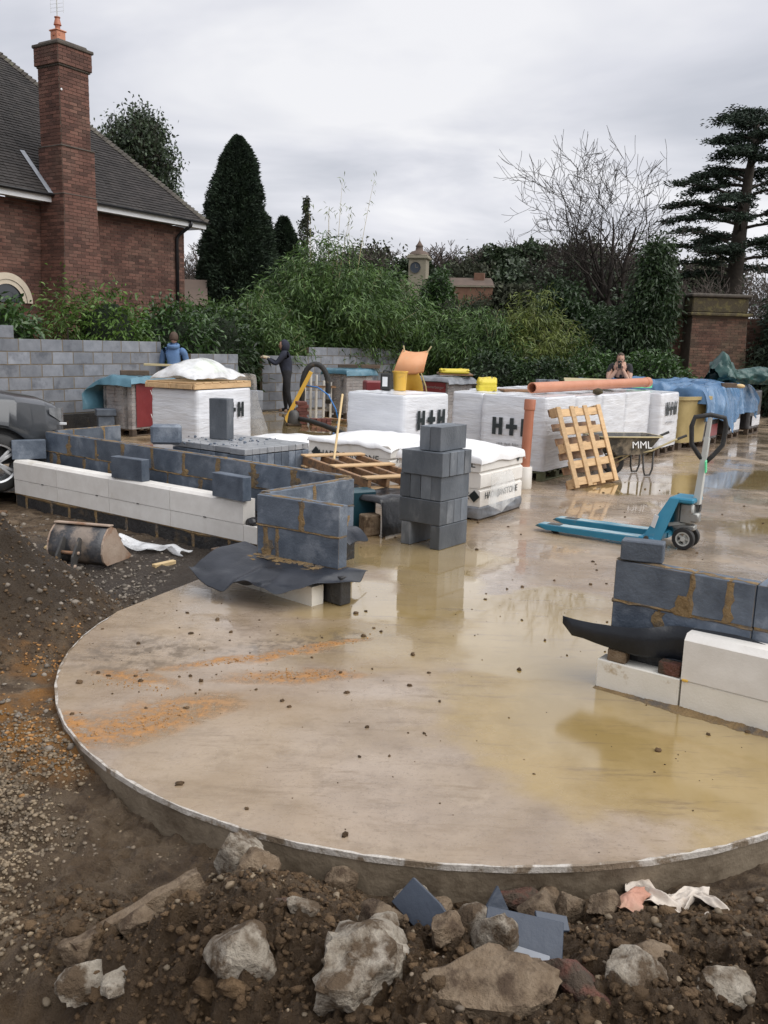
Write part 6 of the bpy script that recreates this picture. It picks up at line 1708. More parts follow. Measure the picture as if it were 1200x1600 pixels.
# ---- brown pallet lying tilted on sheeted material
bp = thing('timber_pallet', 'wet brown open pallet lying tilted behind the near pier', 'pallet', (-.17, 8.42, .43), 0)
vx = Vector((.40, .66, .0)).normalized(); vy = Vector((-.74, .93, .10)).normalized(); vz = vx.cross(vy).normalized(); vx = vy.cross(vz).normalized()
BM_ = Matrix(((vx.x, vy.x, vz.x, 0), (vx.y, vy.y, vz.y, 0), (vx.z, vy.z, vz.z, 0), (0, 0, 0, 1)))
def bpart(nm, c, d, mtn='wood_wet'):
    o_ = MB().box((0, 0, 0), d, b=.004).build(nm, MT[mtn], bp); o_.matrix_basis = BM_ @ Matrix.Translation(c)
for y_ in (.04, .58, 1.12): bpart('top_board', (.38, y_, .045), (.80, .095, .02), 'wood_pallet')
for x_ in (.03, .26, .50, .74): bpart('bearer', (x_, .58, -.01), (.045, 1.16, .09))
for y_ in (.06, .58, 1.1): bpart('bottom_board', (.38, y_, -.068), (.80, .09, .018), 'wood_pallet')
# black sheeting over the stuff beneath
P = drape(0, .62, 0, 1.0, .36, (.05, .06, .36, .05), 21, flare=.10, fold=.07, rough=.03, zmin=.006)
cover('plastic_sheet', 'torn shiny black plastic sheet under the brown pallet', P, MT['black_plastic'], (-.03, 8.02), math.atan2(.79, .61), 'plastic sheet', .003)
tag(MB().box((-.13, 8.05, .10), (.17, .13, .20), b=.012, rz=.5).build('timber_block', MT['rubble_brown']), 'brown muddy block under the edge of the black plastic', 'block')
tag(MB().box((-.25, 8.25, .2), (.3, .2, .4), b=.02, rz=.5).build('dark_tub', mat('dark_teal', (.01, .05, .07), (.02, .07, .09), 4, .4)), 'dark teal tub half hidden below the brown pallet', 'tub')
m_ = MB(); m_.tube([(-.56, 9.25, .4), (-.50, 9.9, 1.19)], .013, 7); tag(m_.build('timber_pole', MT['wood_pale']), 'thin wooden pole leaning on the white stone pack', 'pole')

# ---- packs of cast stone wrapped in white film
def stone_pack(label, corner, rz, sx, sy, layers, seed, tL=None, tR=None, top=.1, tz=None):
    t = thing('stone_pack', label, 'stone pack', (corner[0], corner[1], 0), rz, 'film wrapped packs of white cast stone')
    pallet(t, sx, sy, MT['wood_dark'])
    z = .13
    for h in layers:
        for j in range(2):
            pr = [(0, .012), (.012, 0), (sy / 2 - .012, 0), (sy / 2 - .004, .012), (sy / 2 - .004, h - .03), (sy / 2 - .035, h - .004), (.035, h - .004), (0, h - .03)]
            m_ = MB(); n_ = len(pr)
            V = [(-.0 + .004 * j, y + sy / 2 * j, z_) for y, z_ in pr] + [(sx - .004 * j, y + sy / 2 * j, z_) for y, z_ in pr]
            m_.add(V, [tuple(range(n_))[::-1], tuple(range(n_, 2 * n_))] + [(i, (i + 1) % n_, n_ + (i + 1) % n_, n_ + i) for i in range(n_)])
            m_.build('stone', MT['cast_stone'], t, loc=(rnd.uniform(-.01, .01), 0, z))
        z += h
    P = drape(0, sx, 0, sy, z + .012, (top, top, top, top), seed, flare=.03, fold=.02, rough=.05, bulge=.07)
    o_ = sheet('top_film', None, P, MT['white_sheet'], parent=t, th=.003)
    m_ = wrapped(sx + .02, sy + .02, .02, .14, seed, None, amp=.012, rnd_=.02); m_.build('base_film', MT['grey_sheet'] if seed == 31 else MT['milky_film'], t, True, loc=(-.01, -.01, 0))
    for i, (txt, zz, sz) in enumerate(tL or []):
        put_text(t, 'print', txt, sz, MT['print_black'], face_front_left(sy * .5, zz, .006))
    for i, (txt, zz, sz) in enumerate(tR or []):
        put_text(t, 'print', txt, sz, MT['print_black'], face_front_right(sx * .5, zz, .006))
    return t
def diamond(parent, M, s_):
    m_ = MB(); m_.box((0, 0, 0), (s_, s_, .001), rz=R(45)); o_ = m_.build('emblem', MT['print_black'], parent); o_.matrix_basis = M
s2 = stone_pack('white film covered stone pack standing right of the grey block stack', (.97, 8.86), math.atan2(.83, .555), .98, 1.0, (.20, .17, .16), 31, [('HADDONSTONE', .58, .115), ('HADDONSTONE', .245, .10)], [('HADDONSTONE', .245, .10)], .10)
diamond(s2, face_front_right(.85, .60, .008), .09); diamond(s2, face_front_left(.06, .25, .008), .09); diamond(s2, face_front_right(.40, .245, .009), .07)
s1 = stone_pack('low stone pack under crumpled white film behind the brown pallet', (.06, 10.0), math.atan2(.83, .555), 1.0, 1.20, (.16, .17, .15), 32, [('HADDONSTONE', .44, .115)], [('HADDONSTONE', .44, .10)], .06)
diamond(s1, face_front_left(1.08, .45, .009), .10)
stone_pack('white film covered stone pack half hidden behind the flat block pack', (-1.10, 10.6), math.atan2(.80, .6), .9, 1.0, (.2, .17), 33, None, None, .34)
P = []
for i in range(10):
    row = []
    for j in range(8):
        s_, f_ = i / 9, j / 7
        row.append((.50 * s_ - .2 + .03 * math.sin(f_ * 5), -.02 - .03 * math.sin(s_ * 6) * f_ - .08 * f_ * s_, .50 - .42 * f_ * (1 - .5 * abs(s_ - .5))))
    P.append(row)
cover('plastic_sheet', 'torn clear film flapping from the near corner of the right stone pack', P, MT['clear_film'], (1.15, 8.94), math.atan2(.83, .555), 'plastic sheet', .002)

# ---- blocks piled by the hooded worker
bpile = thing('block_stack', 'small stack of pale grey blocks left of the hooded worker', 'block stack', (-3.05, 19.75, 0), R(40))
for k in range(3):
    for j in range(2): place('block', block_mesh(.44, .15, .205, MT['block_rear'], .004), bpile, (.1 + .01 * k, .08 + j * .16, .105 + k * .21))
bpile = thing('block_stack', 'low dark stack of blocks beside the small pale stack', 'block stack', (-3.55, 20.3, 0), R(30))
for k in range(3):
    for j in range(2): place('block', block_mesh(.44, .10, .205, MT['block_stack'], .004), bpile, (.1, .08 + j * .12, .105 + k * .21))

# ---- blue tarp row on the right
for i, (x_, y_, h_, lb) in enumerate(((5.9, 16.45, .95, 'dark film wrapped brick pack under the near end of the blue tarp'), (6.9, 17.9, .95, 'dark brick pack under the middle of the blue tarp'), (7.9, 19.3, .95, 'dark brick pack under the far end of the blue tarp'))):
    t = thing('brick_pack', lb, 'brick pack', (x_, y_, 0), RZc, 'brick packs under the blue tarp')
    pallet(t, 1.0, 1.0, MT['wood_dark'])
    wrapped(1.0, 1.0, .135, h_, 50 + i, None, amp=.008).build('wrap', mat('dark_film', (.03, .03, .033), (.08, .075, .075), 4, .3, .3, 8), t, True)
    MB().box((.5, -.03, .30), (.7, .01, .22)).build('printed_band', MT['red_label'] if i == 0 else MT['white_wrap'], t)
P = drape(0, 3.6, 0, 2.5, 1.12, (.30, .5, .62, .4), 41, nx_=110, ny_=84, flare=.16, fold=.17, rough=.10)
for row in P:
    for j, p in enumerate(row):
        # one corner hangs lower as a point
        if p[1] < -.02 and .9 < p[0] < 2.0:
            k = 1 - abs(p[0] - 1.45) / .55; row[j] = (p[0], p[1] - .05 * k, max(.15, p[2] - .32 * max(0, k) * min(1, (1.06 - p[2]) * 2.4)))
cover('tarpaulin', 'large bright blue tarp over the row of brick packs at the right', P, MT['blue_tarp'], (5.75, 16.35), RZc)
def ridged(x, y, z, seed, o=3):
    r_, a = 0, 1.0
    for i in range(o):
        k = 1.9 ** i; r_ += a * (1 - 2 * abs(float(vnoise(x * k, y * k, z * k, seed + i)))); a *= .55
    return r_
m_ = MB(); P = []
n_ = 64
for i in range(n_):
    t_ = i / (n_ - 1); row = []
    for j in range(30):
        a = 2 * math.pi * j / 30
        base = .15 + .05 * math.sin(t_ * 9 + 1) + .07 * math.exp(-((t_ - .16) / .1) ** 2)
        r_ = base * (1 + .38 * ridged(t_ * 6, math.cos(a) * 1.3, math.sin(a) * 1.3, 5)) * (.3 + .8 * math.sin(math.pi * min(.97, t_ + .06)) ** .5)
        row.append((t_ * 1.75 + .05 * float(vnoise(t_ * 5, a, seed=8)), r_ * 1.4 * math.cos(a) + .05 * math.sin(t_ * 5), max(.0, .13 + r_ * math.sin(a) + (.16 * math.exp(-((t_ - .15) / .09) ** 2)))))
    P.append(row)
m_.grid(P, closed=True)
tag(m_.build('tarpaulin', MT['green_tarp'], None, True, (6.75, 18.6, 1.12), R(14), 50), 'rolled dark green tarp lying on the blue tarp', 'tarpaulin')
P = []
for i in range(9):
    s_ = i / 8; P.append([(6.85 + .22 * s_ + .28 * f_, 18.6 + .1 * f_, 1.34 + .22 * f_ + .08 * math.sin(s_ * 6) + .05 * math.sin(f_ * 4) - .1 * s_ * f_) for f_ in np.linspace(0, 1, 7)])
sheet('tarpaulin', 'loose flap of dark green tarp sticking up from the rolled one', P, MT['green_tarp'], 'tarpaulin')
tag(MB().box((6.65, 17.4, 1.135), (.30, .12, .09), rz=R(5), b=.006).build('brick', MT['wood_dark']), 'dark block holding down the blue tarp', 'block')
V, F_ = I2; o = place('stone', np_mesh('stone', V * np.array([.10, .07, .045]), F_, MT['wood_pale'], True), None, (6.92, 17.5, 1.12)); tag(o, 'pale stone beside the dark block on the blue tarp', 'stone')
# yellow tub between the packs and the tarp
yt = thing('plastic_tub', 'tall dull yellow mortar tub between the white packs and the blue tarp', 'tub', (5.30, 15.95, 0), R(38))
m_ = MB(); P = []
for z, s_ in ((.12, .40), (.12, .44), (.90, .49), (.90, .53), (.96, .53), (.96, .47), (.3, .43)):
    P.append([(.45 + math.copysign(abs(math.cos(a)) ** .35, math.cos(a)) * s_, .45 + math.copysign(abs(math.sin(a)) ** .35, math.sin(a)) * s_, z) for a in np.linspace(0, 6.283, 32, endpoint=False)])
m_.grid(P, closed=True); m_.build('body', MT['tub_yellow'], yt, True, sharp=40); pallet(yt, .9, .9, MT['wood_dark'])
# ================================================================ pallet truck
pt = thing('pallet_truck', 'blue hand pallet truck with black loop handle on the wet yard', 'pallet truck', (1.62, 8.68, 0), math.atan2(-.60, .84))
# local: x from fork tips (0) towards the handle, y to the left/back
for yy in (-.20, .20):
    f_ = MB()
    pr = [(.0, .045), (.05, .075), (1.20, .095), (1.20, .045), (1.15, .03), (.14, .03)]
    V = [(x_, yy - .078 * (.35 if x_ < .02 else 1), z_) for x_, z_ in pr] + [(x_, yy + .078 * (.35 if x_ < .02 else 1), z_) for x_, z_ in pr]
    n_ = len(pr); f_.add(V, [tuple(range(n_)), tuple(range(n_, 2 * n_))[::-1]] + [(i, n_ + i, n_ + (i + 1) % n_, (i + 1) % n_) for i in range(n_)])
    fk = f_.build('fork', MT['blue_paint'], pt)
    t_ = MB(); t_.add([(.06, yy - .06, .0785), (1.18, yy - .06, .0975), (1.18, yy + .06, .0975), (.06, yy + .06, .0785)], [(0, 1, 2, 3)]); t_.build('worn_top', MT['blue_worn'], fk)
    MB().box((.20, yy, .083), (.13, .075, .004), ry=R(-1)).build('wheel_slot', MT['dark_metal'], fk)
    MB().lathe([(0, -.035), (.036, -.035), (.036, .035), (0, .035)], 16, M=TR((.21, yy, .036), 0, 0, R(90))).build('load_roller', MT['rubber'], fk)
b_ = MB()
for s_ in (-1, 1):
    V = [(1.06, s_ * .27, .05), (1.24, s_ * .27, .05), (1.36, s_ * .16, .47), (1.27, s_ * .16, .47)]
    b_.add(V + [(x_, y_ - s_ * .02, z_) for x_, y_, z_ in V], BOXF)
b_.add([(1.07, -.25, .06), (1.09, .25, .06), (1.285, .15, .465), (1.285, -.15, .465)], [(0, 1, 2, 3)])
b_.box((1.12, 0, .075), (.14, .54, .06), b=.008); fr = b_.build('heel_frame', MT['blue_paint'], pt)
MB().box((1.37, 0, .455), (.22, .30, .045), b=.012).build('top_plate', MT['blue_paint'], fr)
MB().box((1.185, -.255, .26), (.045, .004, .12), ry=R(16), rz=R(-14)).build('decal', MT['fascia'], fr)
MB().lathe([(0, 0), (.022, 0), (.022, .02), (0, .02)], 14, M=TR((1.13, -.275, .10), 0, 0, R(90))).build('pivot', MT['dark_metal'], fr)
p_ = MB(); p_.box((1.40, 0, .33), (.13, .14, .20), b=.02); p_.lathe([(0, .1), (.05, .1), (.05, .42), (0, .42)], 16, M=TR((1.33, 0, 0))); p_.box((1.47, -.02, .30), (.09, .10, .09), b=.015); p_.box((1.46, .05, .38), (.07, .05, .10), b=.01)
p_.box((1.38, 0, .20), (.20, .10, .05), b=.01)
pm = p_.build('pump', MT['steel'], pt, sharp=40)
MB().box((1.36, -.04, .235), (.24, .03, .035), ry=R(-14), b=.005).build('link_bar', MT['steel_pale'], pm)
for yy in (-.075, .075):
    w_ = MB(); M_ = TR((1.40, yy, .10), 0, 0, R(90))
    w_.lathe([(.065, -.026), (.095, -.026), (.10, -.018), (.10, .018), (.095, .026), (.065, .026)], 28, M=M_); ty = w_.build('steer_wheel', MT['rubber'], pt, True, sharp=40)
    w_ = MB(); w_.lathe([(.052, -.022), (.068, -.024), (.068, .024), (.052, .022)], 24, M=M_); w_.lathe([(0, -.028), (.022, -.028), (.022, .028), (0, .028)], 14, M=M_)
    for k in range(5):
        a = k * 1.2566; w_.box((1.40 + .038 * math.cos(a), yy, .10 + .038 * math.sin(a)), (.04, .02, .018), ry=-a)
    w_.build('rim', MT['steel_pale'], ty, sharp=40)
h_ = MB(); h_.add([(1.44, -.035, .42), (1.50, -.035, .42), (1.50, .035, .42), (1.44, .035, .42), (1.485, -.025, 1.02), (1.525, -.025, 1.02), (1.525, .025, 1.02), (1.485, .025, 1.02)], BOXF)
h_.add([(1.485, -.018, 1.02), (1.52, -.018, 1.02), (1.52, .018, 1.02), (1.485, .018, 1.02), (1.50, -.018, 1.20), (1.53, -.018, 1.20), (1.53, .018, 1.20), (1.50, .018, 1.20)], BOXF)
hd = h_.build('handle', MT['steel_pale'], pt)
loop = [(1.50, 0, .80), (1.50, -.06, .86), (1.505, -.135, .96), (1.51, -.15, 1.12), (1.515, -.13, 1.20), (1.52, 0, 1.225), (1.515, .13, 1.20), (1.51, .15, 1.12), (1.505, .135, .96), (1.50, .06, .86), (1.50, 0, .80)]
ca_, sa_ = math.cos(R(-58)), math.sin(R(-58))
loop = [(1.51 + (x_ - 1.51) * ca_ - y_ * sa_, (x_ - 1.51) * sa_ + y_ * ca_, z_) for x_, y_, z_ in loop]
MB().tube(loop, .021, 9).build('grip', MT['rubber'], hd, True)
MB().box((1.53, -.05, .77), (.012, .045, .12), b=.006, rx=R(18)).build('tag', MT['green_plastic'], hd)
MB().tube([(1.47, .02, .46), (1.50, .02, .40), (1.50, .0, .36)], .012, 6).build('chain', MT['dark_metal'], hd)

# ================================================================ wheelbarrow
wb = thing('wheelbarrow', 'muddy dark steel wheelbarrow lettered MML beside the white packs', 'wheelbarrow', (3.26, 12.55, 0), math.atan2(.22, .97))
wb.scale = (.86, .86, .88)
T_ = MB()
ring = lambda x0, x1, w, z0, z1: [(x0, -w * .72, z0), (x0 + .05, -w, z0), (x1 - .05, -w, z1), (x1, -w * .78, z1), (x1, w * .78, z1), (x1 - .05, w, z1), (x0 + .05, w, z0), (x0, w * .72, z0)]
T_.grid([ring(-.44, .72, .33, .64, .64), ring(-.425, .705, .315, .655, .655), ring(-.41, .69, .30, .63, .635), ring(-.10, .50, .22, .34, .36), ring(.0, .45, .15, .335, .355)], closed=True)
T_.add(ring(.0, .45, .15, .335, .355), [tuple(range(8))])
tr_ = T_.build('tray', [mat('barrow', (.035, .035, .035), (.075, .07, .06), 5, .5, .3, 25, c3=(.30, .26, .20), s3=3, f3=(.55, .68))], wb, True, sharp=30); tr_.modifiers.new('t', 'SOLIDIFY').thickness = .004
put_text(tr_, 'print', 'MML', .17, MT['white_sheet'], Matrix.Translation((.33, -.312, .515)) @ Matrix.Rotation(R(-4), 4, 'Z') @ Matrix.Rotation(R(72), 4, 'X'), 1.0)
rimt = MB(); rr = ring(-.44, .72, .335, .645, .645); rimt.tube(rr + [rr[0]], .013, 6); rimt.build('rim', MT['wood_ply'], tr_, True)
for s_ in (-1, 1):
    m_ = MB(); m_.tube([(-.20, s_ * .05, .20), (.05, s_ * .16, .33), (.55, s_ * .24, .42), (.95, s_ * .27, .60), (1.12, s_ * .28, .66)], .017, 7); h2 = m_.build('handle', MT['wood_ply'], wb, True)
    m_ = MB(); m_.tube([(.98, s_ * .272, .61), (1.14, s_ * .28, .67)], .022, 8); m_.build('grip', MT['rubber'], h2)
    m_ = MB(); m_.tube([(.42, s_ * .20, .38), (.44, s_ * .22, .12), (.47, s_ * .22, .02), (.56, s_ * .22, .02), (.60, s_ * .22, .12), (.60, s_ * .22, .42)], .016, 7); m_.build('leg', MT['dark_metal'], wb, True)
    m_ = MB(); m_.tube([(0, s_ * .075, .19), (-.30, s_ * .20, .60)], .013, 6); m_.tube([(0, s_ * .075, .19), (.22, s_ * .17, .36)], .013, 6); m_.build('strut', MT['wood_ply'], wb, True)
w_ = MB(); M_ = TR((0, 0, .19), 0, 0, R(90)); w_.lathe([(.10, -.04), (.15, -.045), (.185, -.025), (.19, 0), (.185, .025), (.15, .045), (.10, .04)], 26, M=M_); ty = w_.build('wheel', MT['rubber'], wb, True)
w_ = MB(); w_.lathe([(0, -.05), (.02, -.05), (.03, -.02), (.10, -.03), (.105, 0), (.10, .03), (.03, .02), (.02, .05), (0, .05)], 20, M=M_); w_.build('hub', MT['bucket_worn'], ty, True)

# ================================================================ van, only its nose in the picture
vn = thing('van', 'dark grey van nosing in at the left edge behind the plinth', 'van', (-4.92, 10.36, 0), R(42) + math.pi)
# local: x backwards from the wheel centre (0); front bumper at x=-.92; camera side is +y after the turn
st_ = np.concatenate([np.linspace(-.92, -.40, 16), np.linspace(-.38, .42, 34), np.linspace(.5, 2.6, 16)])
def vprof(x):
    top = np.interp(x, [-.92, -.90, -.85, -.75, -.60, -.2, .25, .95, 1.3, 2.6], [.62, .78, .92, 1.00, 1.05, 1.12, 1.17, 1.90, 1.95, 1.97])
    hw = np.interp(x, [-.92, -.90, -.85, -.75, -.6, -.4, 0, 2.6], [.42, .56, .70, .81, .88, .92, .95, .95])
    bot = np.interp(x, [-.92, -.8, -.5, 2.6], [.30, .22, .22, .24])
    if abs(x) < .42: bot = max(bot, .335 + math.sqrt(max(0, .42 ** 2 - x * x)) - .02)
    return top, hw, bot
P = []
for x_ in st_:
    top, hw, bot = vprof(x_)
    bl_ = min(top - .02, 1.02)
    sh = hw * (1.0 if top < 1.3 else .80)
    row = []
    half = [(0, top), (sh * .55, top - .012), (sh * .86, top - .05), (hw * .965, max(bot + .04, min(top - .10, bl_ - .02))), (hw, max(bot + .03, .74)), (hw * .985, max(bot + .02, .55)), (hw * .97, bot)]
    P.append([(x_, -y_, z_) for y_, z_ in half[::-1]] + [(x_, y_, z_) for y_, z_ in half[1:]])
m_ = MB(); m_.grid(P); m_.add(P[0], [tuple(range(len(P[0])))])
m_.build('body', MT['van_paint'], vn, True, sharp=50)
MB().box((0.3, 0, .62), (1.9, 1.66, .62)).build('wheel_well', MT['rubber'], vn)
for s_ in (-1, 1):
    w_ = MB(); M_ = TR((0, s_ * .83, .335), 0, 0, R(90)); w_.lathe([(.22, -.11), (.30, -.11), (.33, -.08), (.335, 0), (.33, .08), (.30, .11), (.22, .11)], 36, M=M_); ty = w_.build('wheel', MT['rubber'], vn, True)
    w_ = MB(); w_.lathe([(.20, -.10), (.225, -.108), (.225, .108), (.20, .10)], 32, M=M_); w_.lathe([(0, -.075), (.05, -.08), (.05, .08), (0, .075)], 16, M=M_)
    for k in range(5):
        for q in (-.13, .13):
            a = k * 1.2566 + q; w_.box((.125 * math.cos(a), s_ * .905, .335 + .125 * math.sin(a)), (.19, .03, .035), ry=-a, b=.006)
    w_.build('rim', MT['alloy'], ty, sharp=40)
    # headlight wrapping the corner
    hl_ = []
    for x_ in np.linspace(-.87, -.62, 8):
        top, hw, bot = vprof(x_); k = (x_ + .87) / .25
        hl_.append([(x_ - .006, s_ * (hw * .985 + .012), z_) for z_ in np.linspace(.70 + .16 * k, .91 + .02 * k, 4)])
    m_ = MB(); m_.grid(hl_); lm_ = m_.build('headlight', MT['lamp_glass'], vn, True)
    top, hw, bot = vprof(-.72)
    MB().box((-.80, s_ * (hw - .03), .735), (.10, .012, .03), rz=s_ * R(-38), b=.004).build('light_bar', MT['fascia'], lm_)
    MB().box((-.80, s_ * .80, .40), (.10, .03, .05), rz=s_ * R(-40), b=.006).build('bumper_vent', MT['rubber'], vn)
MB().add([(.30, -.72, 1.20), (.30, .72, 1.20), (.93, .62, 1.86), (.93, -.62, 1.86)], [(0, 1, 2, 3)]).build('windscreen', MT['window_glass'], vn)

# ================================================================ digger bucket
db = thing('digger_bucket', 'worn steel digger bucket lying face down on the hardcore', 'digger bucket', (-2.79, 7.22, float(ground_h(np.array([-2.6]), np.array([7.2]))[0]) + .0), math.atan2(-.13, .56))
prof_ = [(.02, .015), (-.035, .06), (-.055, .13), (-.04, .21), (.0, .275), (.055, .32), (.10, .335)]
LB = .49
m_ = MB(); m_.grid([[(x_, y_, z_) for y_, z_ in prof_] for x_ in np.linspace(0, LB, 6)]); o = m_.build('shell', MT['bucket_metal'], db, True); o.modifiers.new('t', 'SOLIDIFY').thickness = .012
for x_ in (-.006, LB + .006):
    poly = prof_ + [(.17, .305), (.30, .12), (.42, .02), (.37, .0)]
    m_ = MB(); n_ = len(poly); V = [(x_ - .008, y_, z_) for y_, z_ in poly] + [(x_ + .008, y_, z_) for y_, z_ in poly]
    m_.add(V, [tuple(range(n_)), tuple(range(n_, 2 * n_))[::-1]] + [(i, n_ + i, n_ + (i + 1) % n_, (i + 1) % n_) for i in range(n_)]); m_.build('side_plate', MT['bucket_worn'], db)
MB().box((LB / 2, .10, .342), (LB + .03, .075, .016), b=.004, rx=R(-6)).build('cutting_edge', MT['bucket_worn'], db)
for x_ in (.15, .30):
    poly = [(-.035, .24), (-.06, .26), (-.17, .12), (-.19, .02), (-.155, -.01), (-.12, .01), (-.11, .08), (-.045, .12)]
    m_ = MB(); n_ = len(poly); V = [(x_ - .010, y_, z_) for y_, z_ in poly] + [(x_ + .010, y_, z_) for y_, z_ in poly]
    m_.add(V, [tuple(range(n_)), tuple(range(n_, 2 * n_))[::-1]] + [(i, n_ + i, n_ + (i + 1) % n_, (i + 1) % n_) for i in range(n_)]); m_.build('hanger_plate', MT['dark_metal'], db)
m_ = MB(); m_.tube([(.13, -.155, .035), (.32, -.155, .035)], .017, 10); m_.tube([(.13, -.10, .135), (.32, -.10, .135)], .015, 10); m_.build('pin', MT['bucket_worn'], db, True)

# litter near the bucket
def gz(x_, y_): return float(ground_h(np.array([x_]), np.array([y_]))[0])
P = []
for i in range(16):
    s_ = i / 15
    P.append([(-2.42 + .66 * s_ + .05 * math.sin(f_ * 5 + s_ * 3), 7.92 - .26 * s_ + .22 * (f_ - .5) * (1 + .5 * math.sin(s_ * 6)), -.12 + .035 * float(vnoise(s_ * 7, f_ * 4, seed=3)) + .05 * math.exp(-((s_ - .75) / .08) ** 2) + .05 * math.exp(-(s_ / .1) ** 2)) for f_ in np.linspace(0, 1, 10)])
sheet('plastic_sheet', 'crumpled clear plastic sheet lying on the ground below the plinth', P, MT['milky_film'], 'plastic sheet')
tag(MB().box((-1.86, 7.28, gz(-1.86, 7.28) + .02), (.22, .05, .035), rz=R(52), b=.004).build('timber_offcut', MT['wood_pale']), 'small pale timber offcut on the ground right of the digger bucket', 'timber')
tag(MB().box((-4.35, 9.05, -.10), (.75, .09, .03), rz=R(8), b=.004).build('timber_offcut', MT['wood_wet']), 'muddy plank at the left edge below the van wheel', 'plank')
for i, (x_, y_, s_, lb) in enumerate(((-2.98, 7.75, .09, 'pale orange lump of rubble left of the digger bucket'), (-2.93, 7.2, .05, 'small pale stone by the left end of the digger bucket'), (-3.75, 8.7, .08, 'pale stone near the left end of the plinth'))):
    V, F_ = I2; o = place('stone', np_mesh('stone', V * s_ * np.array([1, .7, .5]) * (1 + .25 * fbm(V[:, 0] * 2, V[:, 1] * 2, V[:, 2] * 2, seed=i))[:, None], F_, MT['wood_pale'] if i < 2 else MT['rubble_brown'], True), None, (x_, y_, gz(x_, y_) + .01)); tag(o, lb, 'stone')

# ================================================================ service pipes by the hooded worker
for i, (x_, y_, h_, w_) in enumerate(((-1.95, 21.0, .98, 'far left'), (-1.82, 21.1, 1.00, 'second from the left'), (-1.66, 20.75, .99, 'in the middle'), (-1.49, 20.8, .86, 'second from the right'), (-1.33, 20.85, .82, 'far right'))):
    m_ = MB(); m_.lathe([(.030, 0), (.030, h_), (.022, h_), (.022, h_ - .05)], 14)
    tag(m_.build('service_pipe', MT['white_plastic'], None, True, (x_, y_, 0), 0, 40), 'upright white plastic pipe, ' + w_ + ' of the five beside the worker', 'pipe', 'white pipes standing up from the slab')
m_ = MB(); m_.box((-1.62, 20.70, .72), (.85, .02, .05), rz=R(6), b=.004); tag(m_.build('timber_batten', MT['wood_wet']), 'thin timber batten across the white pipes', 'timber')
hs = []
for k in range(40):
    t_ = k / 39; a = math.pi * (1 - t_); hs.append((-1.66 + .30 * math.cos(a), 20.45, .62 + .62 * math.sin(a) ** .8 if .02 < t_ < .98 else .55))
hs = [(-1.97, 20.45, .05)] + hs + [(-1.36, 20.45, .35)]
m_ = MB(); m_.tube(hs, [.058 + .008 * (k % 2) for k in range(len(hs))], 12); ho = thing('duct_hose', 'black ribbed duct arching over the white pipes', 'hose', (0, 0, 0)); m_.build('hose', MT['rubber'], ho, True)
m_ = MB(); m_.tube([(-1.36, 20.45, .40), (-1.36, 20.45, .58)], .062, 12); m_.build('sleeve', MT['lamp_glass'], ho, True)
m_ = MB(); m_.tube([(-1.9, 20.5, .75), (-1.6, 20.4, .72), (-1.35, 20.35, .55), (-1.18, 20.3, .25), (-1.12, 20.3, .02)], .016, 7); tag(m_.build('water_pipe', MT['blue_pipe'], None, True), 'thin blue water pipe curving down beside the white pipes', 'pipe')
m_ = MB(); m_.box((-2.02, 20.25, .53), (.09, .05, 1.22), ry=R(27), b=.004); tag(m_.build('spirit_level', MT['yellow']), 'yellow spirit level leaning against the pipes', 'spirit level')
bs = thing('brick_stack', 'small loose stack of dark red bricks by the white pipes', 'brick stack', (-1.92, 18.9, 0), R(12)); me = MB().box((0, 0, 0), (.215, .10, .065), b=.004).mesh('brick', mat('loose_brick', (.09, .028, .022), (.15, .05, .036), 6, .7, .4, 30, var=.3))
for k in range(7):
    for j in range(3): place('brick', me, bs, (.1 + .03 * rnd.gauss(0, .4) + (k % 2) * .05, j * .115, .036 + k * .068), rnd.gauss(0, .08))
for k in range(2):
    for j in range(4): place('brick', me, bs, (.33 + .11 * j, -.1 + rnd.gauss(0, .04), .036 + k * .068), R(90) + rnd.gauss(0, .15))
pu = thing('water_pump', 'small dark pump with a hose lying on the muddy slab', 'pump', (-1.95, 18.55, 0), .3)
m_ = MB(); m_.lathe([(0, 0), (.13, 0), (.14, .04), (.12, .16), (.10, .24), (.06, .28), (0, .29)], 16, M=TR((0, 0, .04))); m_.build('body', MT['dark_metal'], pu, True, sharp=40); MB().box((0, 0, .03), (.3, .24, .05), b=.01).build('base', MT['wood_dark'], pu)
m_ = MB(); m_.tube([(.1, -.05, .15), (.25, -.4, .14), (.42, -1.0, .10), (.52, -1.7, .06), (.55, -2.3, .05)], .05, 10); m_.build('hose', MT['rubber'], pu, True)
tag(MB().box((-1.05, 19.6, .06), (.9, .09, .04), rz=R(-40), b=.004).build('timber_plank', MT['wood_wet']), 'wet plank on the slab right of the blue pipe', 'plank')
V, F_ = I2; o = place('sand_bag', np_mesh('sand_bag', V * np.array([.17, .12, .09]), F_, MT['yellow'], True), None, (1.02, 14.0, .08)); tag(o, 'small orange bag on the slab between the two nearest white packs', 'bag')

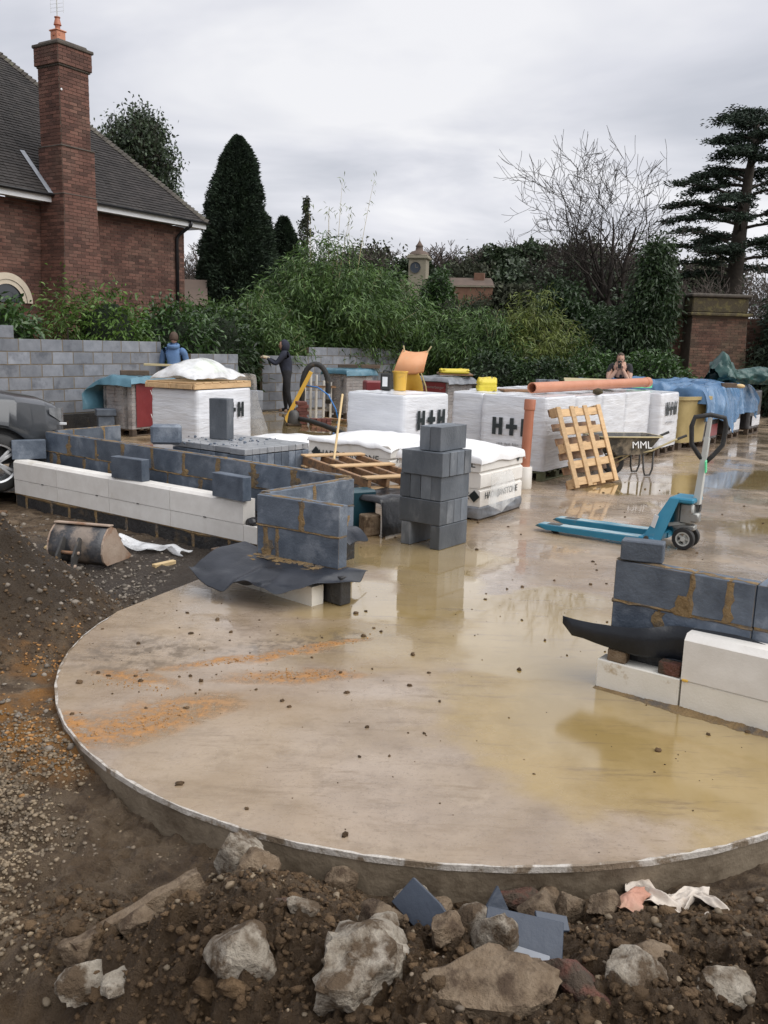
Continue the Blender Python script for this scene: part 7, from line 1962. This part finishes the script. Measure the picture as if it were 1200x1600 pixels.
# ================================================================ people
def skin_body(J, E_, name):
    """J: {key: (x,y,z,rx,ry)}; one continuous surface through the joints"""
    keys = list(J); me = bpy.data.meshes.new(name)
    me.from_pydata([J[k][:3] for k in keys], [(keys.index(a), keys.index(b)) for a, b in E_], [])
    o_ = bpy.data.objects.new(name, me); COL.objects.link(o_)
    sk = o_.modifiers.new('skin', 'SKIN'); sk.use_smooth_shade = True
    for i, k in enumerate(keys):
        v = me.skin_vertices[0].data[i]; v.radius = (J[k][3], J[k][4] if len(J[k]) > 4 else J[k][3]); v.use_root = (i == 0)
    ss = o_.modifiers.new('sub', 'SUBSURF'); ss.levels = 2; ss.render_levels = 2
    bpy.context.view_layer.update()
    m2 = bpy.data.meshes.new_from_object(o_.evaluated_get(bpy.context.evaluated_depsgraph_get()))
    V = [tuple(v.co) for v in m2.vertices]; F_ = [tuple(p.vertices) for p in m2.polygons]
    bpy.data.objects.remove(o_); bpy.data.meshes.remove(me); bpy.data.meshes.remove(m2)
    return V, F_, keys

def head_parts(c, face, tilt=0.0, hair=True):
    """head mesh data; face = heading angle"""
    V, F_ = I3; V = V.copy()
    x, y, z = V[:, 0], V[:, 1], V[:, 2]         # +x is the face
    W = V * np.array([.095, .076, .118])
    W[:, 1] *= 1 - .22 * sstep(.0, -.9, z); W[:, 0] += .018 * sstep(-.2, -.8, z) * (x > 0)
    nose = np.exp(-((y / .16) ** 2 + ((z + .12) / .22) ** 2)) * (x > .5); W[:, 0] += .024 * nose
    brow = np.exp(-((z - .12) / .12) ** 2) * (x > .4) * (np.abs(y) < .6); W[:, 0] += .006 * brow
    eye = np.exp(-(((np.abs(y) - .38) / .16) ** 2 + ((z - .0) / .12) ** 2)) * (x > .4); W[:, 0] -= .010 * eye
    mouth = np.exp(-((y / .3) ** 2 + ((z + .48) / .08) ** 2)) * (x > .4); W[:, 0] -= .006 * mouth
    H_ = V * np.array([.103, .086, .121]); keep = (z > .18 - .75 * (x < .15) * (1 - 0) + .0) & ~((x > .45) & (z < .52))
    M_ = Matrix.Translation(c) @ Matrix.Rotation(face, 4, 'Z') @ Matrix.Rotation(tilt, 4, 'Y')
    hairF = [tuple(f) for f in F_ if all(keep[i] for i in f)]
    return [tuple(M_ @ Vector(v)) for v in W], [tuple(f) for f in F_], [tuple(M_ @ Vector(v)) for v in H_], hairF, M_

def hand_into(mb, wrist, d, side, mi, curl=.5):
    """palm, four fingers of unequal length and a thumb, curled"""
    d = Vector(d).normalized(); up = Vector((0, 0, 1)); s_ = d.cross(up).normalized() * side; n_ = s_.cross(d) * side
    w = Vector(wrist)
    mb.tube([w - d * .02, w + d * .03, w + d * .085], [.026, .036, .036], 8, mi)
    for k, (off, ln) in enumerate(((-.03, .068), (-.01, .078), (.012, .073), (.032, .058))):
        p0 = w + d * .08 + s_ * off; p1 = p0 + d * ln * .45; p2 = p1 + (d * (1 - curl) - n_ * curl).normalized() * ln * .35; p3 = p2 + (d * (.3 - curl) - n_).normalized() * ln * .28
        mb.tube([p0, p1, p2, p3], [.010, .0095, .009, .007], 6, mi)
    t0 = w + d * .025 - s_ * .032; mb.tube([t0, t0 - s_ * .03 + d * .03, t0 - s_ * .03 + d * .06 - n_ * .015], [.012, .011, .009], 6, mi)

def person(label, loc, rz, J, E_, zone, mats, hands, head, hair=True, kids=None):
    t = thing('person', label, 'person', loc, rz)
    V, F_, keys = skin_body(J, E_, 'body')
    mb = MB(); pos = np.array([J[k][:3] for k in keys]); zn = [zone(k) for k in keys]
    cen = np.array([np.mean([V[i] for i in f], 0) for f in F_])
    near = np.argmin(((cen[:, None] - pos[None]) ** 2).sum(-1), 1)
    mb.add(V, F_); mb.I = [zn[k] for k in near]
    Vh, Fh, Vr, Fr, M_ = head_parts(*head)
    skin_i = len(mats) - 1
    mb.add(Vh, Fh, skin_i)
    for h in hands: hand_into(mb, *h)
    mb.build('body', mats, t, True)
    if hair:
        o_ = MB().add(Vr, Fr).build('hair', MT['hair'], t, True); o_.modifiers.new('t', 'SOLIDIFY').thickness = .008
    fe = MB()
    for s_ in (-1, 1): fe.lathe([(0, -.009), (.008, -.005), (.009, 0), (.008, .005), (0, .009)], 8, M=M_ @ Matrix.Translation((.087, s_ * .030, .004)))
    fe.tube([M_ @ Vector((.094, -.024, -.056)), M_ @ Vector((.098, 0, -.058)), M_ @ Vector((.094, .024, -.056))], .0035, 5)
    fe.build('features', MT['hair'], t)
    return t, M_

def limbs(sp=.11, lean=0.0, h=1.0, feet=((.0, .02), (.0, .06)), arms=None):
    """x is forward; returns joints and edges of a standing figure"""
    J = {'pelvis': (0, 0, .96, .125, .155), 'waist': (.01 + lean * .15, 0, 1.10, .115, .145), 'chest': (.03 + lean * .5, 0, 1.30, .125, .175), 'collar': (.02 + lean * .75, 0, 1.44, .085, .12), 'neck': (.03 + lean * .85, 0, 1.52, .052), 'skull': (.045 + lean * .95, 0, 1.60, .05)}
    E_ = [('pelvis', 'waist'), ('waist', 'chest'), ('chest', 'collar'), ('collar', 'neck'), ('neck', 'skull')]
    for i, s_ in enumerate((-1, 1)):
        fx, _ = feet[i]; n_ = 'lr'[i]
        J['hip' + n_] = (0, s_ * .09, .90, .095); J['knee' + n_] = (fx * .55 + .03, s_ * sp, .50, .064); J['ankle' + n_] = (fx - .02, s_ * sp, .09, .047); J['toe' + n_] = (fx + .16, s_ * (sp + .02), .045, .042)
        E_ += [('pelvis', 'hip' + n_), ('hip' + n_, 'knee' + n_), ('knee' + n_, 'ankle' + n_), ('ankle' + n_, 'toe' + n_)]
        sh = (.02 + lean * .72, s_ * .19, 1.42); el, wr = arms[i]
        J['shoulder' + n_] = (*sh, .078); J['elbow' + n_] = (*el, .055); J['wrist' + n_] = (*wr, .034)
        E_ += [('collar', 'shoulder' + n_), ('shoulder' + n_, 'elbow' + n_), ('elbow' + n_, 'wrist' + n_)]
    return J, E_
# hooded worker facing the wall on his left
J, E_ = limbs(feet=((.05, 0), (-.10, 0)), lean=.06, arms=(((.25, -.23, 1.20), (.46, -.17, 1.31)), ((.26, .24, 1.18), (.48, .16, 1.33))))
for k in ('chest', 'waist', 'pelvis'): J[k] = (*J[k][:3], J[k][3] * 1.18, J[k][4] * 1.12)
for k in ('hipl', 'hipr', 'kneel', 'kneer'): J[k] = (*J[k][:3], J[k][3] * 1.15)
zone = lambda k: 1 if k[:3] in ('hip', 'kne', 'ank', 'pel') else (2 if k[:3] == 'toe' else 0)
p1, M_ = person('worker in a dark hooded jacket reaching towards the top of the block wall', (-2.46, 21.75, 0), R(182), J, E_, zone, [MT['cloth_navy'], MT['cloth_black'], MT['bucket_worn'], MT['skin']],
                [((.46, -.17, 1.31), (1, .1, .2), -1, 3), ((.48, .16, 1.33), (1, -.1, .2), 1, 3)], ((.10, 0, 1.635), 0.0, .1), hair=False)
V, F_ = I3; keep = ~((V[:, 0] > .55) & (V[:, 2] < .55)); W_ = V * np.array([.135, .115, .155]); W_[:, 0] -= .02
o = MB().add([tuple(Matrix.Translation((.09, 0, 1.625)) @ Vector(v)) for v in W_], [tuple(f) for f in F_ if all(keep[i] for i in f)]).build('hood', MT['cloth_navy'], p1, True); o.modifiers.new('t', 'SOLIDIFY').thickness = .012
gl = MB(); hand_into(gl, (.47, -.17, 1.315), (1, .1, .2), -1, 0); hand_into(gl, (.49, .16, 1.335), (1, -.1, .2), 1, 0)
for g_i, (w0, d0) in enumerate((((.47, -.17, 1.315), (1, .1, .2)), ((.49, .16, 1.335), (1, -.1, .2)))):
    gl.tube([Vector(w0) - Vector(d0) * .03, Vector(w0) + Vector(d0) * .09], .042, 8)
gl.build('glove', MT['glove'], p1, True)
# man in the blue jacket, back to us
J, E_ = limbs(feet=((.0, 0), (.04, 0)), lean=.03, arms=(((.08, -.25, 1.16), (.27, -.18, 1.04)), ((.08, .25, 1.16), (.27, .18, 1.04))))
for k in ('chest', 'waist'): J[k] = (*J[k][:3], J[k][3] * 1.12, J[k][4] * 1.12)
p2, M_ = person('man in a blue jacket seen from behind between the block walls', (-4.36, 18.15, 0), R(92), J, E_, zone, [MT['cloth_blue'], MT['cloth_black'], MT['bucket_worn'], MT['skin']],
                [((.27, -.18, 1.04), (1, .1, -.1), -1, 3), ((.27, .18, 1.04), (1, -.1, -.1), 1, 3)], ((.05, 0, 1.68), 0.0, .1))
o = MB().lathe([(.10, -.02), (.125, .01), (.12, .05), (.095, .07), (.08, .05)], 16, M=TR((-.0, 0, 1.50), 0, R(-14))).build('collar', MT['cloth_blue'], p2, True)
p2.scale = (1.05, 1.05, 1.04)
# man at the right with both hands raised to his chin
J, E_ = limbs(feet=((.0, 0), (-.04, 0)), lean=.12, arms=(((.27, -.20, 1.14), (.225, -.05, 1.37)), ((.27, .20, 1.14), (.225, .05, 1.39))))
zone3 = lambda k: 3 if k[:3] in ('wri', 'elb', 'nec', 'sku') else (1 if k[:3] in ('hip', 'kne', 'ank', 'pel') else (2 if k[:3] == 'toe' else 0))
p3, M_ = person('dark haired man in a black T-shirt holding a phone up to his face', (4.66, 17.9, 0), R(-110), J, E_, zone3, [MT['cloth_black'], MT['cloth_black'], MT['bucket_worn'], MT['skin']],
                [((.225, -.05, 1.37), (.1, .25, 1), -1, 3), ((.225, .05, 1.39), (.1, -.25, 1), 1, 3)], ((.17, 0, 1.585), .12, .15))
o = MB().box((.27, 0, 1.475), (.012, .07, .14), b=.004).build('phone', MT['rubber']); o.parent = None
o.matrix_world = Matrix.Translation((4.66, 17.9, 0)) @ Matrix.Rotation(R(-110), 4, 'Z'); tag(o, 'dark phone held up by the man in the black T-shirt', 'phone')
# ================================================================ rubble on the soil bank
def rock(name, label, x, y, size, mt, seed, dz=0.0, rz=0, tilt=0, planes=11, rough=.035, cat='stone', sub=None):
    rs = np.random.default_rng(seed)
    V, F_ = sub or I4
    nrm = unit(rs.normal(size=(planes, 3))); dist = .62 + .34 * rs.random(planes)
    dots = V @ nrm.T
    r = np.min(np.where(dots > .05, dist[None] / np.maximum(dots, .05), 9), 1)
    r = np.minimum(r, 1.15)
    r *= 1 + 1.5 * rough * fbm(V[:, 0] * 3, V[:, 1] * 3, V[:, 2] * 3, o=4, seed=seed, gain=.6) + rough * .8 * fbm(V[:, 0] * 11, V[:, 1] * 11, V[:, 2] * 11, o=2, seed=seed + 9)
    W = V * r[:, None] * np.array(size) / 2
    o_ = place(name, np_mesh(name, W, F_, mt, True), None, (x, y, gz(x, y) + size[2] * .22 + dz), rz)
    o_.data.set_sharp_from_angle(angle=R(32))
    o_.rotation_euler = (tilt, tilt * .6, rz)
    return tag(o_, label, cat, 'rubble lying on the soil bank')
RB, RW, RR = MT['rubble_brown'], MT['rubble'], MT['rubble_red']
rock('rock', 'tall earthy boulder standing against the slab edge', -.475, 2.78, (.19, .16, .22), RW, 1, .03, .3, .1)
rock('rock', 'brown stone wedged below the tall earthy boulder', -.40, 2.70, (.15, .13, .14), RB, 2, .01, .8)
rock('rock', 'smooth rounded brown stone resting against the slab edge', -.115, 2.79, (.15, .12, .11), RB, 3, .0, .2, 0, 40, .03)
rock('rock', 'huge pale concrete lump at the bottom centre, caked in soil', -.02, 1.98, (.33, .24, .26), RW, 4, -.02, .5, .2, 14, .08)
rock('rock', 'long brown earthy boulder at the bottom, right of the huge pale lump', .27, 1.955, (.38, .20, .17), RB, 5, -.02, .1, 0, 22, .06)
rock('rock', 'upright pale triangular stone between the slates', .335, 2.165, (.12, .10, .17), RW, 6, .02, .4, .2, 9)
rock('rock', 'pale mortar lump behind the upright pale stone', .285, 2.28, (.14, .12, .14), RW, 7, .0, 1.1, .2, 12)
rock('rock', 'grey and white rock half buried at the bottom left of centre', -.33, 2.02, (.19, .16, .18), RW, 8, -.03, .2, .3, 12)
rock('rock', 'pale rock at the bottom left corner of the bank', -.80, 2.19, (.15, .12, .11), RW, 9, -.01, .5, .2, 12)
rock('rock', 'small pale rock beside the one in the bottom left corner', -.69, 2.14, (.12, .09, .08), RW, 10, -.02, 1.5, .1, 12)
rock('rock', 'brown stone at the lower end of the broken kerb', -.87, 2.30, (.12, .09, .09), RB, 11, 0, .2)
rock('rock', 'dark brown stone under the broken kerb', -.68, 2.33, (.13, .11, .10), RB, 12, -.01, .9)
rock('rock', 'dark clod of earth right of the broken kerb', -.56, 2.34, (.11, .10, .09), MT['soil'], 13, .0, .1, 0, 30, .12)
rock('rock', 'small round brown stone by the water at the slab foot', .23, 2.70, (.11, .08, .07), RB, 14, .01, .3, 0, 40, .03)
rock('rock', 'pale brown stone left of the round one at the slab foot', .13, 2.70, (.14, .11, .12), RW, 15, .0, 1.3, .2)
rock('rock', 'grey stone behind the blue slates', .555, 2.60, (.16, .12, .11), RB, 16, .02, .6, .1, 12)
rock('rock', 'angular brown stone right of the grey stone behind the slates', .655, 2.64, (.13, .10, .11), RB, 17, .02, 1.1, .2, 10)
rock('rock', 'reddish brown stone close under the slab edge', .50, 2.72, (.17, .10, .07), RR, 18, .02, .1, 0, 20, .04)
rock('rock', 'brown stone in the middle of the stones under the slab edge', .60, 2.73, (.12, .09, .09), RB, 19, .0, .7)
rock('rock', 'earthy stone left of the pink plastic', .76, 2.60, (.12, .10, .10), RB, 20, .0, .2)
rock('brick', 'broken dark red brick at the bottom right of centre', .52, 1.99, (.20, .11, .10), RR, 21, -.01, -.45, .2, 7, .03, 'brick')
rock('rock', 'pale rock at the bottom edge, right of the red brick', .68, 2.015, (.17, .12, .10), RW, 22, -.01, .3, .1, 12)
rock('rock', 'pale rock at the lower right corner of the bank', .93, 2.04, (.17, .13, .12), RW, 23, -.01, .9, .2, 12)
rock('rock', 'small pale chip in front of the flat slate', .42, 2.05, (.10, .07, .07), RW, 24, .0, .4, .1, 10)
rock('rock', 'whitish chip left of the upright pale stone', .04, 2.17, (.12, .10, .08), RW, 25, .0, .4, .1, 10)
rock('rock', 'small rounded pale stone on the soil above the huge lump', .06, 2.09, (.06, .055, .05), RW, 26, .0, .4, 0, 40, .03)
rock('rock', 'earth covered stone left of the thick tilted slate', .02, 2.28, (.15, .12, .11), RB, 27, -.01, .4, .1)
rock('rock', 'grey stone in front of the thick tilted slate', .20, 2.17, (.11, .09, .09), RB, 28, .0, .4, .1)
rock('rock', 'pale stone peeping from the soil above the huge lump', -.20, 2.22, (.09, .07, .07), RW, 29, .0, .4, .1, 12)
rock('rock', 'pink brown stone in the soil left of centre', -.26, 2.28, (.09, .06, .05), RR, 30, .0, .4, .1, 20, .03)
rock('rock', 'earthy stone on the right part of the soil bank', .75, 2.12, (.15, .10, .07), RB, 31, .0, .2, .1, 20)
# broken kerb
kb = MB(); n_ = 14; P = []
for i in range(n_):
    t_ = i / (n_ - 1); w_ = .034 + .003 * float(vnoise(t_ * 7, 0, seed=3)); h_ = .05 + .005 * float(vnoise(t_ * 12, 3, seed=4))
    P.append([(t_ * .42 + .01 * float(vnoise(t_ * 3, k_, seed=2)), y_, z_) for k_, (y_, z_) in enumerate(((-w_, -.03), (-w_ * .95, h_), (w_ * .2, h_ + .003), (w_ * .9, h_ * .9), (w_, -.03)))])
kb.grid(P); kb.add(P[0], [(0, 1, 2, 3, 4)]); kb.add(P[-1], [(0, 1, 2, 3, 4)])
o = kb.build('broken_kerb', MT['rubble_brown'], None, True, (-.865, 2.29, gz(-.865, 2.29) + .012), math.atan2(.22, .25), 35); o.rotation_euler = (R(-14), R(-10), math.atan2(.22, .25)); tag(o, 'broken length of concrete kerb lying on the mud at the left', 'kerb')
# slates
def slate(label, c, poly, th, rot, mt=None):
    m_ = MB(); m_.prism(poly, -th / 2, th / 2)
    bm = bmesh.new(); me = m_.mesh('slate', mt or MT['slate']); bm.from_mesh(me); bmesh.ops.bevel(bm, geom=bm.edges[:], offset=.002, segments=1, affect='EDGES'); bm.to_mesh(me); bm.free()
    o_ = place('slate', me, None, (c[0], c[1], c[2] + .028)); o_.rotation_euler = rot; return tag(o_, label, 'slate', 'blue slates thrown on the bank')
slate('thick dark blue slate tilted on edge, left one of the slates', (.155, 2.31, .105), [(-.10, -.04), (.085, -.055), (.10, .03), (.02, .05), (-.09, .055)], .022, (R(52), R(20), R(-38)))
slate('flat dark blue slate lying face up, largest of the slates', (.43, 2.20, .125), [(-.12, -.055), (.10, -.062), (.105, .045), (-.11, .065)], .014, (R(38), R(2), R(-6)))
slate('narrow slate sticking out right of the flat slate', (.53, 2.33, .075), [(-.05, -.03), (.05, -.025), (.05, .02), (-.05, .03)], .012, (R(30), R(10), R(10)))
slate('dark upright slate corner behind the pale mortar lump', (.36, 2.38, .09), [(-.055, -.04), (.06, -.04), (.02, .055)], .012, (R(65), R(5), R(20)))
slate('small slate edge below the flat slate', (.43, 2.12, .115), [(-.06, -.015), (.05, -.015), (.05, .02), (-.06, .02)], .012, (R(25), 0, R(-25)), MT['lead'])
# rags
P = []
for i in range(44):
    s_ = i / 43
    P.append([(.90 + .28 * s_ + .02 * math.sin(f_ * 6), 2.74 + .15 * (f_ - .5) * (1 + .5 * math.sin(s_ * 7)) - .03 * s_ + .03 * math.sin(s_ * 11), gz(.90 + .28 * s_, 2.76) + .030 + .022 * float(vnoise(s_ * 5 + f_ * 3, f_ * 4 - s_ * 2, seed=7)) + .016 * (1 - 2 * abs(float(vnoise(s_ * 5 + f_ * 4, f_ * 5 - s_ * 4, seed=17)))) + .006 * (1 - 2 * abs(float(vnoise(s_ * 14 - f_ * 9, f_ * 12 + s_ * 8, seed=18)))) + .03 * math.sin(s_ * 3.1) - .03 * f_) for f_ in np.linspace(0, 1, 22)])
sheet('rag', 'crumpled dirty white plastic lying against the slab at the right', P, MT['rag'], 'rag', .002)
P = []
for i in range(20):
    s_ = i / 19
    P.append([(.79 + .13 * s_ + .09 * (f_ - .3) * (1 - .4 * s_) + .012 * float(vnoise(s_ * 9, f_ * 6, seed=10)), 2.58 + .19 * s_ - .03 * f_, gz(.80 + .12 * s_, 2.60 + .15 * s_) + .012 + .028 * math.sin(f_ * 3.1) + .03 * math.sin(s_ * 3) + .010 * (1 - 2 * abs(float(vnoise(s_ * 5, f_ * 6, seed=9))))) for f_ in np.linspace(0, 1, 12)])
sheet('rag', 'twisted pink scrap of plastic beside the dirty white plastic', P, MT['rag_pink'], 'rag', .002)
P = [[(.99 + .12 * s_, 2.565 + .022 * f_ * (1 - s_) + .008 * math.sin(s_ * 9), gz(.99 + .12 * s_, 2.57) + .012 + .004 * math.sin(s_ * 13 + f_ * 3)) for f_ in (0, .5, 1)] for s_ in np.linspace(0, 1, 12)]
sheet('rag', 'thin torn strip of white plastic on the soil at the right', P, MT['rag'], 'rag', .002)
# scatter of small pale chips in the soil
x, y = scatter(260, -1.1, 1.6, 1.7, 2.75, bank)
o = place('stone_chips', lumps('stone_chips', np.stack([x, y, ground_h(x, y) + .006], -1), .004 + .012 * nprng.random(len(x)) ** 2.2, MT['gravel'], base=I2, rough=.2))
tag(o, 'small pale chips of stone mixed into the soil bank', 'stones', kind='stuff')
